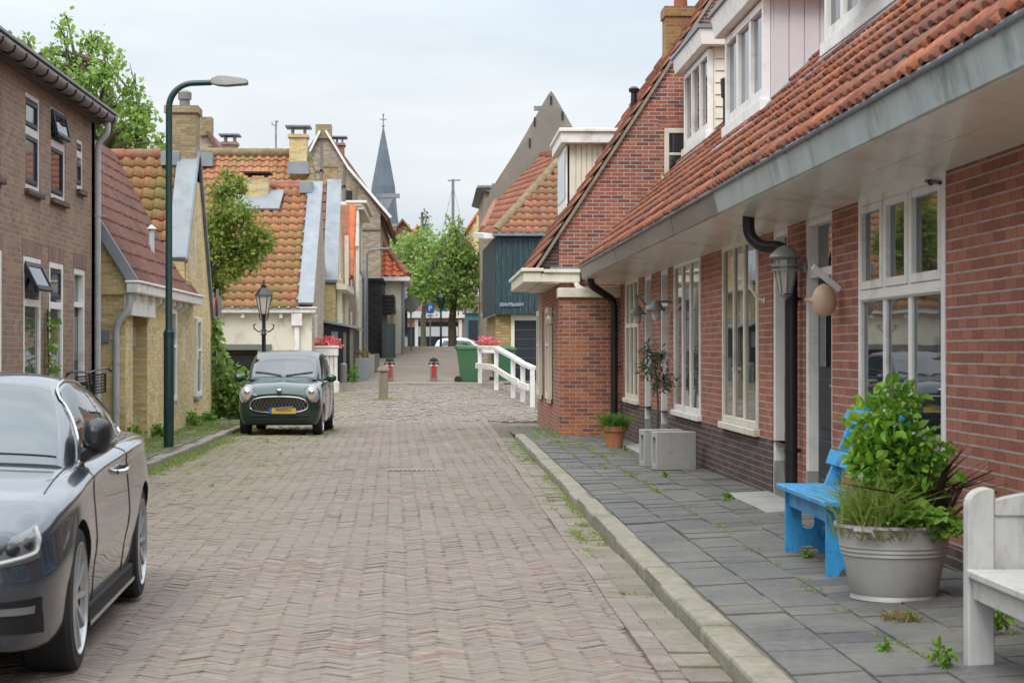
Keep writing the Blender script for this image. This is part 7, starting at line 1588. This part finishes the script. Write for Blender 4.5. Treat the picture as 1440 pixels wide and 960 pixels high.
# elms at the end of the street
def elm(px, base_py, Y, blobs, label, n, seed, tr=.24, size=.26, zb=None):
    q = W(px, base_py, Y); zb = q.z-.6 if zb is None else zb; tp = W(px+4, 400, Y)
    bl = [(W(a, b_, Y+random.uniform(-1, 1)), (s*.8, s*1.0, s*.68)) for a, b_, s in blobs]
    tree('elm_tree', (q.x, Y, zb), label, 'tree', [(q.x, Y, zb), (q.x-.05, Y, (zb+tp.z)/2), (tp.x, Y, tp.z), (tp.x+.1, Y, W(640, 345, Y).z)], tr, bl, n, size, M['leaf_elm'], M['bark'], seed, 7, shell=.15, wl=.6)
elm(637, 487, 94, [(625, 345, 1.1), (650, 350, 1.1), (610, 370, 1.2), (640, 370, 1.4), (662, 375, 1.0), (600, 395, 1.1), (625, 400, 1.2), (655, 400, 1.2), (668, 395, .7), (640, 325, .7), (590, 385, .8), (585, 410, .7), (640, 420, 1.0), (615, 420, .8), (660, 425, .7), (645, 312, .4), (668, 360, .6), (632, 310, .35)], 'leafy elm with a dark trunk standing at the end of the street', 5600, 51, size=.19)
elm(596, 487, 118, [(575, 345, 1.5), (595, 340, 1.3), (570, 370, 1.6), (592, 375, 1.5), (565, 395, 1.3), (585, 400, 1.5), (610, 350, 1.0), (575, 420, 1.2), (560, 350, .8), (600, 322, .6), (606, 410, 1.2)], 'further elm left of the street end, behind the parking sign', 5000, 52, .2, .22)
elm(556, 487, 100, [(558, 360, .6), (560, 385, .8), (566, 410, .7), (556, 400, .6), (556, 340, .35)], 'narrow green tree beside the cream hipped house', 1300, 53, .12, .2)
q = W(598, 320, 128); tree('bare_tree', (q.x, 128, .8), 'thin leafless poplar tip sticking up left of the mast', 'tree', [(q.x, 128, .8), (q.x, 128, 6), (q.x-.2, 128, W(600, 298, 128).z)], .12, [(W(598+dx, py, 128), (.25, .3, .7)) for dx, py in ((0, 305), (3, 315), (-3, 318), (5, 330), (-6, 330), (0, 340))], 260, .18, M['leaf_olive'], M['bark'], 54, 2, shell=.1)
# shrub by the yellow house, with tall stems
q = W(322, 580, 41); bl = [(W(px, py, 41+g.uniform(-.3, .3)), (s, s, s)) for px, py, s in ((320, 560, .28), (335, 545, .26), (312, 545, .28), (330, 570, .24), (340, 562, .2), (306, 565, .26), (318, 525, .2), (332, 520, .13), (308, 520, .14), (345, 535, .13), (312, 500, .1), (315, 580, .2), (338, 578, .16), (305, 480, .12), (304, 462, .1))]
tree('garden_shrub', (q.x, 41, .05), 'tall leafy green shrub between the yellow house and the green car', 'shrub', [(q.x, 41, .05), (q.x-.05, 41, .6), (q.x-.1, 41, 1.2)], .02, bl, 1500, .12, M['leaf_elm'], M['bark'], 61, 5, shell=.4, six=True, wl=.8)
m = MB(); a = W(306, 560, 40.6); c = W(304, 455, 40.6); m.tube([a, a.lerp(c, .5)+Vector((.03, 0, 0)), c], .012, 5); V, F = leaf_cloud([(a.lerp(c, k), (.13, .13, .16)) for k in (.3, .5, .7, .85, 1)], 200, .12, 62, .3, wl=.8); tag(m.build('vine_stem', M['bark'], uv=False), 'thin climbing stem up the pole of the round sign', 'climbing plant'); np_obj('leaves', V, F, M['leaf_elm'], bpy.data.objects['vine_stem'])
# climber on the brown house wall
m = MB(); vy = 25.3; m.tube([(-4.86, vy, .1), (-4.85, vy+.05, 1.0), (-4.86, vy-.02, 2.0)], .012, 5); vo = m.build('climbing_vine', M['bark'], uv=False); tag(vo, 'thin green climber between the windows of the brown house', 'climbing plant')
V, F = leaf_cloud([((-4.82, vy+dy, z), (.06, .12, .2)) for z, dy in ((.5, 0), (.8, .05), (1.05, .0), (1.3, .04), (1.55, 0), (1.8, .03), (.95, .15))], 240, .09, 63, .3, wl=.8); np_obj('leaves', V, F, M['leaf_elm'], vo)
# big weeds along the left houses
for i, (px, py, Y, s, lb) in enumerate(((268, 588, 36.5, .16, 'bright green weed clump below the second window of the yellow house'), (185, 605, 29.1, .15, 'tall green weed at the foot of the grey downpipe'), (288, 590, 39, .1, 'small weed clump at the far corner of the yellow house'), (222, 606, 32, .1, 'small weed at the porch corner of the yellow house'))):
    q = W(px, py, Y); x = max(q.x, -4.42) if Y > 30 else q.x; V, F = leaf_cloud([((x+.03, Y, .12+s*.8), (s, s, s*1.1)), ((x+.05, Y+.2, .12+s*.5), (s*.8, s, s*.7))], 220, .08, 70+i, .2); tag(np_obj('weed', V, F, M['leaf_lime']), lb, 'weed')
V, F = leaf_cloud([((-2.2, 54.9, .85), (.15, .15, .3))], 150, .1, 76, .3); tag(np_obj('weed', V, F, M['leaf_shrub']), 'tall weed growing at the corner of the navy shed', 'weed')
V, F = leaf_cloud([(W(736, 555, 51)-Vector((0, 0, .1)), (.2, .3, .12))], 150, .08, 77, .3); tag(np_obj('weed', V, F, M['leaf_shrub']), 'low weeds under the lower part of the white railing', 'weed')
# single weeds in the right pavement
for i, (px, py, s, lb) in enumerate(((1022, 708, .05, 'small round weed in the pavement by the doorstep'), (1280, 880, .025, 'tiny weed in front of the zinc tub'), (1325, 945, .08, 'fresh green weed at the foot of the white bench'), (1400, 905, .12, 'tall weed under the white bench'), (1245, 920, .03, 'flat weed rosette in the near pavement'), (1135, 790, .03, 'tiny weed at the foot of the blue bench'), (935, 672, .04, 'grassy weed at the foot of the nearest concrete block'), (880, 632, .04, 'weed right of the terracotta pot'), (855, 610, .06, 'weed at the foot of the brick block'))):
    Y = 1.36*2800/(py-493); q = W(px, py, Y); z = zp(q.x, Y); V, F = leaf_cloud([((q.x, Y, z+s*.7), (s*.8, s*.8, s*.7))], int(40+500*s), .022+s*.2, 80+i, .2, six=True); tag(np_obj('weed', V, F, M['leaf_lime']), lb, 'weed')
tag(grass_obj('dry_weed', [(2.3, 9.9, .13), (2.36, 9.8, .13)], 120, .09, .03, mat=M['straw'], seed=12, lean=1.5, w=.003), 'dry brownish weed on the pavement near the white bench', 'weed')
# ground cover: grass and moss along kerbs, joints and the parking strip
cs = []
for k in range(800):
    u = random.random(); cs.append((-3.5+abs(random.gauss(0, .10)), 12+27*u, 0))
for k in range(90): cs.append((-3.45+random.random()*1.6, random.uniform(31.5, 38.5), 0))
for k in range(240): cs.append((-3.72-random.random()*.5, random.uniform(20, 39), .1))
for k in range(160): cs.append((-4.42+random.random()*.2, random.uniform(29, 40), .1))
for k in range(150): cs.append((1.33-abs(random.gauss(0, .03)), random.choice((random.uniform(11, 33), random.uniform(16, 24), random.uniform(20, 33))), 0))
for k in range(50): cs.append((1.14+random.gauss(0, .02), random.uniform(9, 33), 0))
for k in range(50): cs.append((2.16+random.gauss(0, .015), random.uniform(8.5, 30), .12))
for k in range(50): cs.append((random.uniform(1.6, 2.9), random.uniform(22, 33.3), .1))
for k in range(70): cs.append((random.uniform(1.55, 2.15), random.uniform(29, 35.5), .09))
for k in range(26): cs.append((-1.2+random.gauss(0, .22), 48.2+random.gauss(0, .2), roadz(0, 48.2)))
for k in range(40): cs.append((-2.5+random.gauss(0, .3), random.uniform(20, 42), 0))
for k in range(60): cs.append((-1.9+random.gauss(0, .15)+.0, random.uniform(56, 86), roadz(0, 70)*0+0))
cs = [(x, y, roadz(x, y) if y > 55 else z) for x, y, z in cs]
o = grass_obj('grass', cs, 24000, .045, .03, mat=M['grass'], seed=14, lean=1.2, w=.004); tag(o, kind='stuff')
